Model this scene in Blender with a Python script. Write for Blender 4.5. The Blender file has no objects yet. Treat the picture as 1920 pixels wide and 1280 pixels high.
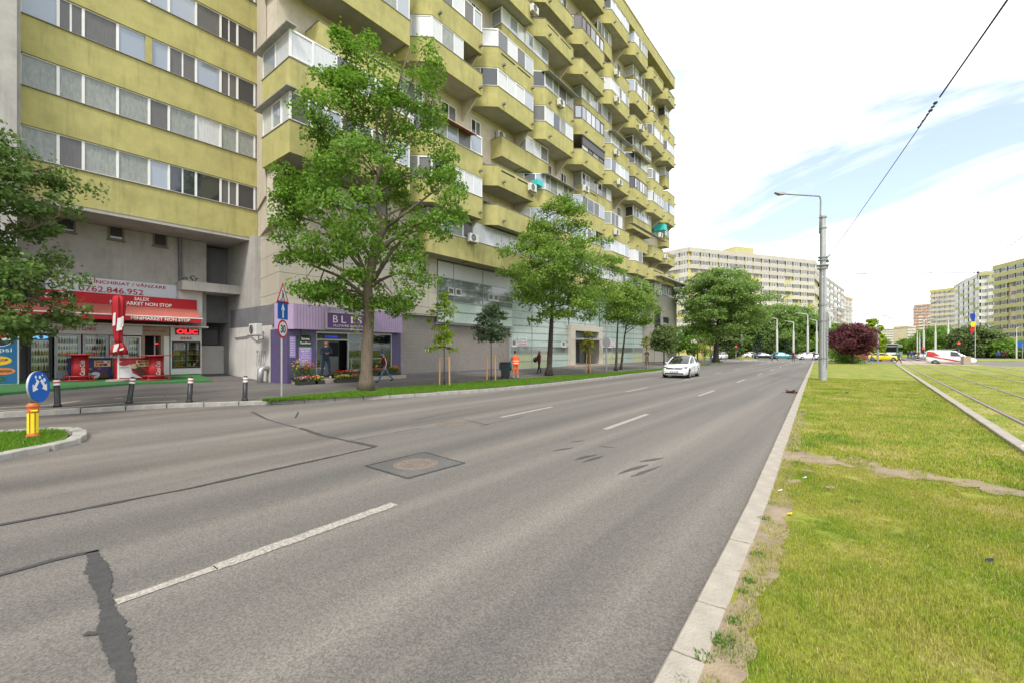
import bpy, bmesh, math, random
import numpy as np
from mathutils import Vector, Matrix
rad = math.radians
random.seed(11)
rng = np.random.default_rng(7)
sc = bpy.context.scene
COL = sc.collection

# ------------------------------------------------------------------ camera
YAW = math.atan(640 / 816)
EYE = 1.85
cd = bpy.data.cameras.new('camera')
cd.sensor_width = 36.0
cd.lens = 816 / 1920 * 36
cd.shift_y = 16 / 1920
cd.clip_start = 0.05
cd.clip_end = 6000
cam = bpy.data.objects.new('camera', cd)
COL.objects.link(cam)
cam.location = (0, 0, EYE)
cam.rotation_euler = (rad(90), 0, YAW)
sc.camera = cam

# ------------------------------------------------------------------ sky, sun, exposure
SUN_EL, SUN_AZ = rad(52), rad(150)      # azimuth measured from +Y towards +X
w = bpy.data.worlds.new('World'); sc.world = w; w.use_nodes = True
nt = w.node_tree; nt.nodes.clear()
def wn(t, **k):
    n = nt.nodes.new(t)
    for a, b in k.items(): setattr(n, a, b)
    return n
out = wn('ShaderNodeOutputWorld'); bg = wn('ShaderNodeBackground'); bg.inputs['Strength'].default_value = 0.12
sky = wn('ShaderNodeTexSky', sky_type='NISHITA', sun_disc=False, sun_elevation=SUN_EL, sun_rotation=SUN_AZ)
sky.air_density = 1.0; sky.dust_density = 2.0; sky.ozone_density = 1.0
tc = wn('ShaderNodeTexCoord'); sep = wn('ShaderNodeSeparateXYZ')
nt.links.new(tc.outputs['Generated'], sep.inputs[0])
den = wn('ShaderNodeMath', operation='MAXIMUM'); den.inputs[1].default_value = 0.0
nt.links.new(sep.outputs['Z'], den.inputs[0])
den2 = wn('ShaderNodeMath', operation='ADD'); den2.inputs[1].default_value = 0.16
nt.links.new(den.outputs[0], den2.inputs[0])
dx = wn('ShaderNodeMath', operation='DIVIDE'); dy = wn('ShaderNodeMath', operation='DIVIDE')
nt.links.new(sep.outputs['X'], dx.inputs[0]); nt.links.new(den2.outputs[0], dx.inputs[1])
nt.links.new(sep.outputs['Y'], dy.inputs[0]); nt.links.new(den2.outputs[0], dy.inputs[1])
cmb = wn('ShaderNodeCombineXYZ')
nt.links.new(dx.outputs[0], cmb.inputs['X']); nt.links.new(dy.outputs[0], cmb.inputs['Y'])
mp = wn('ShaderNodeMapping'); mp.inputs['Scale'].default_value = (0.62, 0.95, 1); mp.inputs['Rotation'].default_value = (0, 0, 0.5)
mp.inputs['Location'].default_value = (3.3, 1.7, 0)
nt.links.new(cmb.outputs[0], mp.inputs['Vector'])
nz = wn('ShaderNodeTexNoise'); nz.inputs['Scale'].default_value = 1.0; nz.inputs['Detail'].default_value = 9
nz.inputs['Roughness'].default_value = 0.58; nz.inputs['Distortion'].default_value = 0.5
nt.links.new(mp.outputs[0], nz.inputs['Vector'])
ramp = wn('ShaderNodeValToRGB')
ramp.color_ramp.elements[0].position = 0.355; ramp.color_ramp.elements[0].color = (0.20, 0.20, 0.20, 1)
ramp.color_ramp.elements[1].position = 0.51; ramp.color_ramp.elements[1].color = (1, 1, 1, 1)
nt.links.new(nz.outputs['Fac'], ramp.inputs['Fac'])
cmix = wn('ShaderNodeMix', data_type='RGBA')
nt.links.new(ramp.outputs['Color'], cmix.inputs['Factor'])
nt.links.new(sky.outputs['Color'], cmix.inputs['A'])
cmix.inputs['B'].default_value = (7.0, 7.1, 7.25, 1)
nt.links.new(cmix.outputs['Result'], bg.inputs['Color'])
nt.links.new(bg.outputs['Background'], out.inputs['Surface'])
sl = bpy.data.lights.new('sun', 'SUN'); sl.energy = 1.45; sl.angle = rad(12); sl.color = (1.0, 0.95, 0.88)
sun = bpy.data.objects.new('sun', sl); COL.objects.link(sun)
sun.rotation_euler = (rad(90) - SUN_EL, 0, math.pi - SUN_AZ)
sc.view_settings.view_transform = 'Standard'; sc.view_settings.look = 'None'
sc.view_settings.exposure = 1.12; sc.view_settings.gamma = 1.0; sc.view_settings.use_curve_mapping = False
sc.render.engine = 'CYCLES'
sc.cycles.use_denoising = True
sc.cycles.max_bounces = 6; sc.cycles.diffuse_bounces = 3; sc.cycles.glossy_bounces = 3
sc.cycles.transmission_bounces = 4; sc.cycles.transparent_max_bounces = 12
sc.cycles.caustics_reflective = False; sc.cycles.caustics_refractive = False

# ------------------------------------------------------------------ measuring helpers
FPX, V0 = 816.0, 656.0
_s, _c = math.sin(YAW), math.cos(YAW)
def dirw(u):
    a = (u - 960) / FPX
    return a * _c - _s, a * _s + _c
def at(u, v, z=0.0):
    t = (EYE - z) * FPX / (v - V0); d = dirw(u)
    return Vector((d[0] * t, d[1] * t, z))
def dep(u, v, t):
    d = dirw(u); return Vector((d[0] * t, d[1] * t, EYE + (V0 - v) / FPX * t))
def yx(u, X):
    d = dirw(u); return d[1] * X / d[0]
def zx(u, v, X):
    d = dirw(u); return EYE + (V0 - v) / FPX * X / d[0]

# ------------------------------------------------------------------ object helpers
def tag(o, label=None, cat=None, group=None, kind=None):
    if label: o['label'] = label
    if cat: o['category'] = cat
    if group: o['group'] = group
    if kind: o['kind'] = kind
    return o
def empty(name, loc=(0, 0, 0), rz=0.0, label=None, cat=None, group=None, kind=None):
    o = bpy.data.objects.new(name, None); COL.objects.link(o)
    o.empty_display_size = 0.2
    o.location = loc; o.rotation_euler = (0, 0, rz)
    return tag(o, label, cat, group, kind)
def link(name, me, parent=None, loc=None, rz=None, world=False):
    o = bpy.data.objects.new(name, me); COL.objects.link(o)
    if parent is not None:
        o.parent = parent
        if world:
            m = Matrix.Identity(4); p = parent
            while p is not None:
                m = p.matrix_parent_inverse @ Matrix.LocRotScale(p.location, p.rotation_euler, p.scale) @ m
                p = p.parent
            o.matrix_parent_inverse = m.inverted()
    if loc is not None: o.location = loc
    if rz is not None: o.rotation_euler = (0, 0, rz)
    return o
def copy_tree(o, parent=None):
    c = o.copy(); COL.objects.link(c); c.parent = parent
    for ch in o.children: copy_tree(ch, c)
    return c

class MB:
    """collects faces; build() links ONE mesh object"""
    def __init__(s): s.v = []; s.f = []; s.m = []; s.mi = 0; s.T = None
    def _a(s, pts):
        n = len(s.v)
        if s.T is not None: pts = [tuple(s.T @ Vector(p)) for p in pts]
        s.v.extend([tuple(p) for p in pts]); return n
    def face(s, *pts):
        n = s._a(pts); s.f.append(tuple(range(n, n + len(pts)))); s.m.append(s.mi); return s
    def box(s, x0, x1, y0, y1, z0, z1):
        if x0 > x1: x0, x1 = x1, x0
        if y0 > y1: y0, y1 = y1, y0
        if z0 > z1: z0, z1 = z1, z0
        n = s._a([(x0, y0, z0), (x1, y0, z0), (x1, y1, z0), (x0, y1, z0), (x0, y0, z1), (x1, y0, z1), (x1, y1, z1), (x0, y1, z1)])
        for q in ((3, 2, 1, 0), (4, 5, 6, 7), (0, 1, 5, 4), (1, 2, 6, 5), (2, 3, 7, 6), (3, 0, 4, 7)):
            s.f.append(tuple(n + i for i in q)); s.m.append(s.mi)
        return s
    def prism(s, poly, z0, z1):
        A = sum(poly[i][0] * poly[(i + 1) % len(poly)][1] - poly[(i + 1) % len(poly)][0] * poly[i][1] for i in range(len(poly)))
        if A < 0: poly = poly[::-1]
        k = len(poly)
        zz0 = z0 if callable(z0) else (lambda x, y: z0); zz1 = z1 if callable(z1) else (lambda x, y: z1)
        n = s._a([(p[0], p[1], zz0(p[0], p[1])) for p in poly] + [(p[0], p[1], zz1(p[0], p[1])) for p in poly])
        s.f.append(tuple(n + k - 1 - i for i in range(k))); s.f.append(tuple(n + k + i for i in range(k))); s.m += [s.mi] * 2
        for i in range(k):
            j = (i + 1) % k
            s.f.append((n + i, n + j, n + k + j, n + k + i)); s.m.append(s.mi)
        return s
    def rings(s, rs, close=True, cap=True):
        k = len(rs[0]); n = s._a([p for r in rs for p in r])
        for a in range(len(rs) - 1):
            for i in range(k if close else k - 1):
                j = (i + 1) % k
                s.f.append((n + a * k + i, n + a * k + j, n + (a + 1) * k + j, n + (a + 1) * k + i)); s.m.append(s.mi)
        if cap and close:
            s.f.append(tuple(n + k - 1 - i for i in range(k))); s.f.append(tuple(n + (len(rs) - 1) * k + i for i in range(k))); s.m += [s.mi] * 2
        return s
    def tube(s, pts, r, n=8, cap=True):
        pts = [Vector(p) for p in pts]
        rr = r if isinstance(r, (list, tuple)) else [r] * len(pts)
        rs = []; ref = None
        for i, p in enumerate(pts):
            d = (pts[min(i + 1, len(pts) - 1)] - pts[max(i - 1, 0)])
            if d.length < 1e-9: d = Vector((0, 0, 1))
            d.normalize()
            if ref is None: ref = Vector((1, 0, 0)) if abs(d.x) < 0.9 else Vector((0, 1, 0))
            a = (ref - d * ref.dot(d)).normalized(); b = d.cross(a); ref = a
            rs.append([tuple(p + (a * math.cos(2 * math.pi * k / n) + b * math.sin(2 * math.pi * k / n)) * rr[i]) for k in range(n)])
        return s.rings(rs, True, cap)
    def lathe(s, prof, n=16, c=(0, 0, 0)):
        rs = [[(c[0] + r * math.cos(2 * math.pi * k / n), c[1] + r * math.sin(2 * math.pi * k / n), c[2] + z) for k in range(n)] for r, z in prof]
        return s.rings(rs)
    def ball(s, c, r, n=10, m=6):
        r = r if isinstance(r, (tuple, list)) else (r, r, r)
        rs = []
        for i in range(m + 1):
            th = math.pi * (0.02 + 0.96 * i / m)
            rs.append([(c[0] + r[0] * math.sin(th) * math.cos(2 * math.pi * k / n), c[1] + r[1] * math.sin(th) * math.sin(2 * math.pi * k / n), c[2] - r[2] * math.cos(th)) for k in range(n)])
        return s.rings(rs)
    def mesh(s, name, mats, smooth=False, bevel=0.0):
        me = bpy.data.meshes.new(name); me.from_pydata(s.v, [], s.f)
        for m in (mats if isinstance(mats, (list, tuple)) else [mats]): me.materials.append(MAT(m))
        if any(s.m): me.polygons.foreach_set('material_index', s.m)
        if bevel > 0:
            bm = bmesh.new(); bm.from_mesh(me)
            bmesh.ops.bevel(bm, geom=bm.edges[:], offset=bevel, segments=1, affect='EDGES', clamp_overlap=True)
            bm.to_mesh(me); bm.free()
        if smooth: me.polygons.foreach_set('use_smooth', [True] * len(me.polygons))
        me.update(); return me
    def build(s, name, mats, parent=None, smooth=False, bevel=0.0, world=False, loc=None, rz=None):
        return link(name, s.mesh(name, mats, smooth, bevel), parent, loc, rz, world)
def box(name, m, parent, b, bevel=0.0, world=False):
    return MB().box(*b).build(name, m, parent, bevel=bevel, world=world)

# ------------------------------------------------------------------ materials
_M = {}
def MAT(m): return _M[m] if isinstance(m, str) else m
def mat(name, colr, rough=0.7, var=0.12, scale=4.0, bump=0.0, bscale=40.0, metal=0.0, spec=0.5, stain=0.0, stretch=(1, 1, 1), emit=0.0, alpha=1.0, trans=0.0, tint=None):
    m = bpy.data.materials.new(name); m.use_nodes = True; N = m.node_tree.nodes; L = m.node_tree.links
    b = N['Principled BSDF']; b.inputs['Roughness'].default_value = rough; b.inputs['Metallic'].default_value = metal
    b.inputs['Specular IOR Level'].default_value = spec
    c = (*colr, 1)
    if var > 0:
        t = N.new('ShaderNodeTexCoord'); mpn = N.new('ShaderNodeMapping'); mpn.inputs['Scale'].default_value = stretch
        L.new(t.outputs['Object'], mpn.inputs['Vector'])
        n = N.new('ShaderNodeTexNoise'); n.inputs['Scale'].default_value = scale; n.inputs['Detail'].default_value = 6; n.inputs['Roughness'].default_value = 0.65
        L.new(mpn.outputs[0], n.inputs['Vector'])
        mr = N.new('ShaderNodeMapRange'); mr.inputs['From Min'].default_value = 0.3; mr.inputs['From Max'].default_value = 0.7
        L.new(n.outputs['Fac'], mr.inputs['Value'])
        mx = N.new('ShaderNodeMix'); mx.data_type = 'RGBA'
        L.new(mr.outputs[0], mx.inputs['Factor'])
        mx.inputs['A'].default_value = (*[x * (1 - var) for x in colr], 1)
        mx.inputs['B'].default_value = (*[min(1, x * (1 + var)) for x in (tint or colr)], 1)
        last = mx.outputs['Result']
        if stain > 0:
            mp2 = N.new('ShaderNodeMapping'); mp2.inputs['Scale'].default_value = (2.2, 2.2, 0.25)
            L.new(t.outputs['Object'], mp2.inputs['Vector'])
            n2 = N.new('ShaderNodeTexNoise'); n2.inputs['Scale'].default_value = 1.3; n2.inputs['Detail'].default_value = 8; n2.inputs['Roughness'].default_value = 0.7
            L.new(mp2.outputs[0], n2.inputs['Vector'])
            r2 = N.new('ShaderNodeMapRange'); r2.inputs['From Min'].default_value = 0.52; r2.inputs['From Max'].default_value = 0.75; r2.inputs['To Max'].default_value = stain
            L.new(n2.outputs['Fac'], r2.inputs['Value'])
            mx2 = N.new('ShaderNodeMix'); mx2.data_type = 'RGBA'; L.new(r2.outputs[0], mx2.inputs['Factor']); L.new(last, mx2.inputs['A'])
            mx2.inputs['B'].default_value = (colr[0] * 0.45, colr[1] * 0.43, colr[2] * 0.42, 1); last = mx2.outputs['Result']
        L.new(last, b.inputs['Base Color'])
        if bump > 0:
            nb = N.new('ShaderNodeTexNoise'); nb.inputs['Scale'].default_value = bscale; nb.inputs['Detail'].default_value = 4
            L.new(t.outputs['Object'], nb.inputs['Vector'])
            bp = N.new('ShaderNodeBump'); bp.inputs['Strength'].default_value = bump; bp.inputs['Distance'].default_value = 0.02
            L.new(nb.outputs['Fac'], bp.inputs['Height']); L.new(bp.outputs[0], b.inputs['Normal'])
    else: b.inputs['Base Color'].default_value = c
    if emit > 0:
        b.inputs['Emission Color'].default_value = c; b.inputs['Emission Strength'].default_value = emit
    if alpha < 1: b.inputs['Alpha'].default_value = alpha
    _M[name] = m; return m
def nodes(m): return m.node_tree.nodes, m.node_tree.links

YG = (0.42, 0.385, 0.150)
mat('plaster_green', YG, 0.9, 0.18, 1.0, 0.25, 60, stain=0.55)
mat('plaster_green_far', (0.46, 0.44, 0.20), 0.9, 0.12, 0.4, stain=0.2)
mat('plaster_cream', (0.56, 0.50, 0.41), 0.9, 0.10, 1.6, 0.2, 50, stain=0.4)
mat('soffit', (0.42, 0.395, 0.345), 0.95, 0.15, 1.5)
mat('concrete', (0.40, 0.385, 0.36), 0.9, 0.16, 1.1, 0.2, 30, stain=0.5)
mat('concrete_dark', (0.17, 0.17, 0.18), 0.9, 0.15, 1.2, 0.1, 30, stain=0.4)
mat('concrete_far', (0.50, 0.46, 0.40), 0.9, 0.10, 0.25, stain=0.35)
mat('cream_far', (0.62, 0.52, 0.38), 0.9, 0.08, 0.3, stain=0.25)
mat('cream_far2', (0.56, 0.52, 0.44), 0.9, 0.08, 0.3, stain=0.25)
mat('grey_far', (0.42, 0.37, 0.33), 0.9, 0.18, 0.4, stain=0.5)
mat('pink_far', (0.52, 0.29, 0.22), 0.9, 0.10, 0.3, stain=0.2)
mat('yellow_far', (0.56, 0.50, 0.16), 0.9, 0.10, 0.3, stain=0.15)
mat('orange_far', (0.55, 0.33, 0.12), 0.9, 0.08, 0.3)
mat('white_far', (0.66, 0.64, 0.60), 0.9, 0.08, 0.3, stain=0.3)
mat('white_wall', (0.60, 0.58, 0.55), 0.9, 0.08, 1.2, 0.2, 30, stain=0.4)
mat('coping', (0.22, 0.20, 0.17), 0.6, 0.2, 6)
mat('pvc', (0.78, 0.78, 0.77), 0.35, 0.04, 3)
mat('brown_frame', (0.07, 0.042, 0.03), 0.5, 0.15, 8)
mat('wood_old', (0.20, 0.17, 0.13), 0.7, 0.2, 8)
mat('tin', (0.36, 0.35, 0.33), 0.55, 0.2, 4, metal=0.2)
mat('shutter', (0.10, 0.10, 0.11), 0.6, 0.1, 5)
mat('clad_beige', (0.52, 0.475, 0.395), 0.42, 0.04, 0.8, spec=0.5, stain=0.10)
mat('clad_grey', (0.33, 0.31, 0.27), 0.45, 0.05, 0.8, stain=0.15)
mat('joint', (0.06, 0.055, 0.05), 0.9, 0)
mat('white_panel', (0.62, 0.62, 0.62), 0.4, 0.05, 0.8)
mat('alu', (0.38, 0.40, 0.40), 0.4, 0.06, 3, metal=0.3)
mat('steel_galv', (0.42, 0.43, 0.43), 0.42, 0.12, 3, metal=0.55)
mat('steel_far', (0.55, 0.55, 0.55), 0.5, 0.08, 2, metal=0.2)
mat('lamp_grey', (0.30, 0.31, 0.32), 0.5, 0.1, 3, metal=0.3)
mat('black_plastic', (0.018, 0.018, 0.019), 0.45, 0.2, 8)
mat('black_rubber', (0.02, 0.02, 0.02), 0.8, 0.2, 10)
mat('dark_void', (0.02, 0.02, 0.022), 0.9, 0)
mat('wire', (0.05, 0.05, 0.055), 0.6, 0)
mat('white_paint', (0.72, 0.72, 0.70), 0.5, 0.05, 3)
mat('red_paint', (0.45, 0.022, 0.03), 0.45, 0.1, 3)
mat('awning_red', (0.42, 0.012, 0.022), 0.75, 0.1, 3)
mat('awning_faded', (0.46, 0.13, 0.10), 0.8, 0.12, 2)
mat('banner', (0.62, 0.64, 0.70), 0.6, 0.05, 1.5)
mat('red_letter', (0.42, 0.02, 0.03), 0.6, 0.06, 5)
mat('white_letter', (0.78, 0.77, 0.74), 0.6, 0.05, 4)
mat('blue_sign', (0.008, 0.10, 0.42), 0.35, 0.05, 3)
mat('white_sign', (0.72, 0.73, 0.74), 0.4, 0.05, 4)
mat('red_sign', (0.45, 0.015, 0.02), 0.4, 0.05, 4)
mat('black_sign', (0.015, 0.015, 0.016), 0.5, 0)
mat('orange_post', (0.52, 0.13, 0.03), 0.5, 0.12, 6)
mat('yellow_film', (0.72, 0.60, 0.01), 0.4, 0.06, 5)
mat('purple_light', (0.40, 0.30, 0.46), 0.6, 0.06, 2, stain=0.1)
mat('purple_sign', (0.095, 0.018, 0.15), 0.4, 0.08, 2)
mat('purple_dark', (0.085, 0.065, 0.145), 0.55, 0.14, 6)
mat('lilac', (0.30, 0.22, 0.52), 0.6, 0.05, 5)
mat('green_board', (0.02, 0.10, 0.035), 0.6, 0.1, 4)
mat('carpet', (0.045, 0.16, 0.05), 1.0, 0.15, 14, 0.4, 120)
mat('blue_cabinet', (0.012, 0.05, 0.16), 0.4, 0.08, 3)
mat('pepsi_blue', (0.004, 0.17, 0.36), 0.4, 0.25, 2.2, tint=(0.01, 0.09, 0.22))
mat('pepsi_navy', (0.006, 0.02, 0.11), 0.4, 0)
mat('freezer_blue', (0.012, 0.025, 0.16), 0.4, 0.1, 3)
mat('yellow', (0.75, 0.52, 0.02), 0.5, 0.1, 5)
mat('orange', (0.70, 0.20, 0.03), 0.5, 0.15, 6)
mat('brown_choc', (0.09, 0.03, 0.015), 0.5, 0.2, 8)
mat('cream_ice', (0.66, 0.50, 0.30), 0.6, 0.15, 8)
mat('skin', (0.50, 0.28, 0.19), 0.6, 0.05, 8)
mat('hair_dark', (0.018, 0.013, 0.010), 0.7, 0.2, 20)
mat('hair_grey', (0.10, 0.09, 0.085), 0.7, 0.2, 20)
mat('hair_red', (0.10, 0.025, 0.014), 0.6, 0.2, 20)
mat('navy_cloth', (0.012, 0.025, 0.052), 0.9, 0.2, 12)
mat('dark_cloth', (0.018, 0.018, 0.022), 0.9, 0.2, 12)
mat('jean', (0.07, 0.15, 0.26), 0.9, 0.2, 14)
mat('maroon_cloth', (0.15, 0.012, 0.026), 0.85, 0.15, 12)
mat('blue_cap', (0.015, 0.06, 0.30), 0.8, 0.1, 10)
mat('hi_vis', (0.85, 0.10, 0.012), 0.7, 0.08, 10)
mat('reflective', (0.55, 0.55, 0.50), 0.5, 0.05, 10)
mat('grey_cloth', (0.22, 0.22, 0.24), 0.9, 0.15, 12)
mat('blue_cloth', (0.02, 0.10, 0.38), 0.9, 0.15, 12)
mat('teal_cloth', (0.01, 0.19, 0.20), 0.9, 0.15, 12)
mat('shoe_light', (0.50, 0.45, 0.42), 0.8, 0.1, 12)
mat('pink_shoe', (0.55, 0.08, 0.22), 0.8, 0.1, 12)
mat('tyre', (0.018, 0.018, 0.018), 0.85, 0.15, 14)
mat('rim', (0.40, 0.41, 0.42), 0.3, 0.05, 5, metal=0.7)
mat('chrome', (0.55, 0.56, 0.57), 0.15, 0, metal=0.9)
for nm, cc in (('car_white', (0.74, 0.74, 0.73)), ('car_navy', (0.012, 0.018, 0.045)), ('car_teal', (0.02, 0.27, 0.33)), ('car_cream', (0.60, 0.57, 0.50)), ('car_yellow', (0.75, 0.55, 0.01)), ('car_red', (0.5, 0.02, 0.03)), ('car_grey', (0.22, 0.23, 0.24)), ('car_blue', (0.02, 0.12, 0.35))):
    m = mat(nm, cc, 0.28, 0.03, 2); m.node_tree.nodes['Principled BSDF'].inputs['Coat Weight'].default_value = 0.6
mat('car_glass', (0.012, 0.016, 0.016), 0.04, 0, spec=0.9)
mat('headlamp', (0.20, 0.21, 0.23), 0.08, 0.3, 14, metal=0.5)
mat('red_light', (0.9, 0.02, 0.01), 0.4, 0, emit=5.0)
mat('red_led', (0.9, 0.01, 0.02), 0.4, 0, emit=1.6)
mat('blue_led', (0.02, 0.04, 0.55), 0.4, 0, emit=0.6)
mat('bulb_blue', (0.10, 0.35, 0.8), 0.4, 0, emit=0.7)
mat('bark', (0.135, 0.105, 0.075), 0.95, 0.35, 5, 0.9, 18, stretch=(3, 3, 0.5))
mat('bark_dark', (0.06, 0.048, 0.038), 0.95, 0.3, 5, 0.6, 18)
mat('stake', (0.50, 0.28, 0.12), 0.8, 0.15, 6, stretch=(4, 4, 0.4))
mat('soil', (0.27, 0.21, 0.14), 1.0, 0.25, 5, 0.6, 60)
mat('plastic_dark', (0.025, 0.025, 0.022), 0.6, 0.15, 8)
mat('bin_grey', (0.035, 0.04, 0.045), 0.5, 0.15, 4)
mat('flag_blue', (0.01, 0.05, 0.32), 0.8, 0.05, 3); mat('flag_yellow', (0.75, 0.58, 0.01), 0.8, 0.05, 3); mat('flag_red', (0.5, 0.01, 0.03), 0.8, 0.05, 3)
mat('kerb_stone', (0.34, 0.305, 0.255), 0.9, 0.14, 5, 0.5, 60, stain=0.25)
mat('kerb_stone_old', (0.31, 0.295, 0.265), 0.9, 0.2, 4, 0.5, 50, stain=0.4)
mat('line_paint', (0.31, 0.29, 0.25), 0.9, 0.55, 38)
mat('line_cream', (0.50, 0.45, 0.34), 0.85, 0.2, 10)
mat('tar', (0.052, 0.051, 0.051), 0.7, 0.25, 14, 0.3, 50)
mat('wet', (0.06, 0.06, 0.06), 0.45, 0.2, 14)
mat('iron', (0.20, 0.165, 0.135), 0.65, 0.25, 12, 0.3, 60, metal=0.2)
mat('rail_steel', (0.30, 0.25, 0.21), 0.38, 0.25, 6, metal=0.7)
mat('rail_rust', (0.12, 0.065, 0.04), 0.9, 0.3, 8)
mat('tile_roof', (0.32, 0.10, 0.045), 0.8, 0.2, 6)
mat('turquoise', (0.04, 0.55, 0.55), 0.6, 0.06, 4)
mat('corr_green', (0.45, 0.58, 0.52), 0.4, 0.05, 4)
mat('ac_white', (0.66, 0.65, 0.62), 0.5, 0.06, 5, stain=0.2)
mat('cooler_light', (0.70, 0.74, 0.70), 0.6, 0, emit=0.10)
mat('hydro', (0.2, 0.2, 0.21), 0.6, 0.1, 5)
mat('stone_tan', (0.36, 0.29, 0.22), 0.9, 0.12, 3, 0.3, 40)

def glass(name, colr, rough, spec=0.8, curtain=False, coat=0.0):
    lace = curtain == 'lace'; m = mat(name, colr, rough, 0.0 if not curtain else 0.24 if lace else 0.16, 3.0, spec=spec, stretch=(4, 4, 1.3) if lace else (6, 6, 0.6) if curtain else (1, 1, 1))
    m.node_tree.nodes['Principled BSDF'].inputs['Coat Weight'].default_value = coat
    m.node_tree.nodes['Principled BSDF'].inputs['Coat Roughness'].default_value = 0.03
    return m
glass('pane_sky', (0.30, 0.34, 0.40), 0.05, 1.0, coat=1.0)
glass('pane_white', (0.55, 0.56, 0.58), 0.3, 0.8, True, coat=0.8)
glass('pane_grey', (0.13, 0.125, 0.125), 0.35, 0.4, True, coat=0.25)
glass('pane_dark', (0.035, 0.04, 0.045), 0.06, 0.8, coat=0.6)
glass('pane_curtain', (0.26, 0.28, 0.26), 0.6, 0.4, 'lace', coat=0.7)
glass('pane_teal', (0.40, 0.50, 0.45), 0.16, 0.6, True, coat=0.4)
glass('pane_clear', (0.15, 0.18, 0.17), 0.08, 0.9, coat=0.7)
glass('pane_lime', (0.42, 0.47, 0.27), 0.2, 0.6, True, coat=0.4)
PANES = ['pane_sky', 'pane_white', 'pane_grey', 'pane_dark', 'pane_curtain']
# see-through shop glass
m = bpy.data.materials.new('shop_glass'); m.use_nodes = True; N, L = nodes(m); N.clear()
o_ = N.new('ShaderNodeOutputMaterial'); mx_ = N.new('ShaderNodeMixShader'); tr_ = N.new('ShaderNodeBsdfTransparent'); gl_ = N.new('ShaderNodeBsdfGlossy')
tr_.inputs['Color'].default_value = (0.86, 0.92, 0.90, 1); gl_.inputs['Roughness'].default_value = 0.02
fr_ = N.new('ShaderNodeFresnel'); fr_.inputs['IOR'].default_value = 1.5
L.new(fr_.outputs[0], mx_.inputs['Fac']); L.new(tr_.outputs[0], mx_.inputs[1]); L.new(gl_.outputs[0], mx_.inputs[2]); L.new(mx_.outputs[0], o_.inputs['Surface'])
_M['shop_glass'] = m

def leaf_mat(name, c1, c2, trans=0.35):
    m = bpy.data.materials.new(name); m.use_nodes = True; N, L = nodes(m); b = N['Principled BSDF']
    g = N.new('ShaderNodeNewGeometry'); r = N.new('ShaderNodeValToRGB')
    r.color_ramp.elements[0].color = (*c1, 1); r.color_ramp.elements[1].color = (*c2, 1)
    L.new(g.outputs['Random Per Island'], r.inputs['Fac']); L.new(r.outputs['Color'], b.inputs['Base Color'])
    b.inputs['Roughness'].default_value = 0.5; b.inputs['Specular IOR Level'].default_value = 0.35
    t = N.new('ShaderNodeBsdfTranslucent'); L.new(r.outputs['Color'], t.inputs['Color'])
    mx = N.new('ShaderNodeMixShader'); mx.inputs['Fac'].default_value = trans
    L.new(b.outputs[0], mx.inputs[1]); L.new(t.outputs[0], mx.inputs[2]); L.new(mx.outputs[0], N['Material Output'].inputs['Surface'])
    _M[name] = m; return m
leaf_mat('leaf_linden', (0.095, 0.215, 0.022), (0.26, 0.43, 0.055), 0.5)
leaf_mat('leaf_linden2', (0.12, 0.235, 0.028), (0.28, 0.42, 0.065), 0.5)
leaf_mat('leaf_dark', (0.07, 0.14, 0.03), (0.18, 0.28, 0.06), 0.45)
leaf_mat('leaf_far', (0.14, 0.25, 0.05), (0.28, 0.41, 0.10), 0.5)
leaf_mat('leaf_birch', (0.09, 0.15, 0.04), (0.18, 0.24, 0.07))
leaf_mat('leaf_lime', (0.24, 0.36, 0.02), (0.40, 0.52, 0.05), 0.45)
leaf_mat('leaf_yellow', (0.34, 0.36, 0.03), (0.50, 0.46, 0.05), 0.45)
leaf_mat('leaf_olive', (0.05, 0.09, 0.04), (0.11, 0.16, 0.07))
leaf_mat('leaf_plum', (0.075, 0.024, 0.032), (0.20, 0.055, 0.065), 0.35)
leaf_mat('leaf_pine', (0.02, 0.045, 0.02), (0.045, 0.08, 0.03), 0.15)
leaf_mat('petal_red', (0.5, 0.01, 0.01), (0.75, 0.05, 0.02), 0.3)
leaf_mat('petal_pink', (0.6, 0.02, 0.18), (0.75, 0.25, 0.35), 0.3)
leaf_mat('petal_yellow', (0.75, 0.45, 0.01), (0.8, 0.65, 0.05), 0.3)
leaf_mat('petal_orange', (0.7, 0.12, 0.02), (0.75, 0.35, 0.12), 0.3)
leaf_mat('petal_white', (0.6, 0.55, 0.5), (0.75, 0.72, 0.68), 0.3)
leaf_mat('bottle_mix', (0.35, 0.02, 0.015), (0.03, 0.12, 0.03), 0.0)
N, L = nodes(_M['bottle_mix'])
for n in N:
    if n.type == 'VALTORGB':
        cr = n.color_ramp; cr.interpolation = 'CONSTANT'
        cols = [(0.35, 0.02, 0.015), (0.55, 0.24, 0.03), (0.05, 0.03, 0.02), (0.10, 0.22, 0.04), (0.55, 0.50, 0.12), (0.04, 0.12, 0.30), (0.45, 0.45, 0.42), (0.30, 0.10, 0.03)]
        while len(cr.elements) < 8: cr.elements.new(0.5)
        for i, e in enumerate(cr.elements): e.position = i / 8; e.color = (*cols[i], 1)
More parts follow.
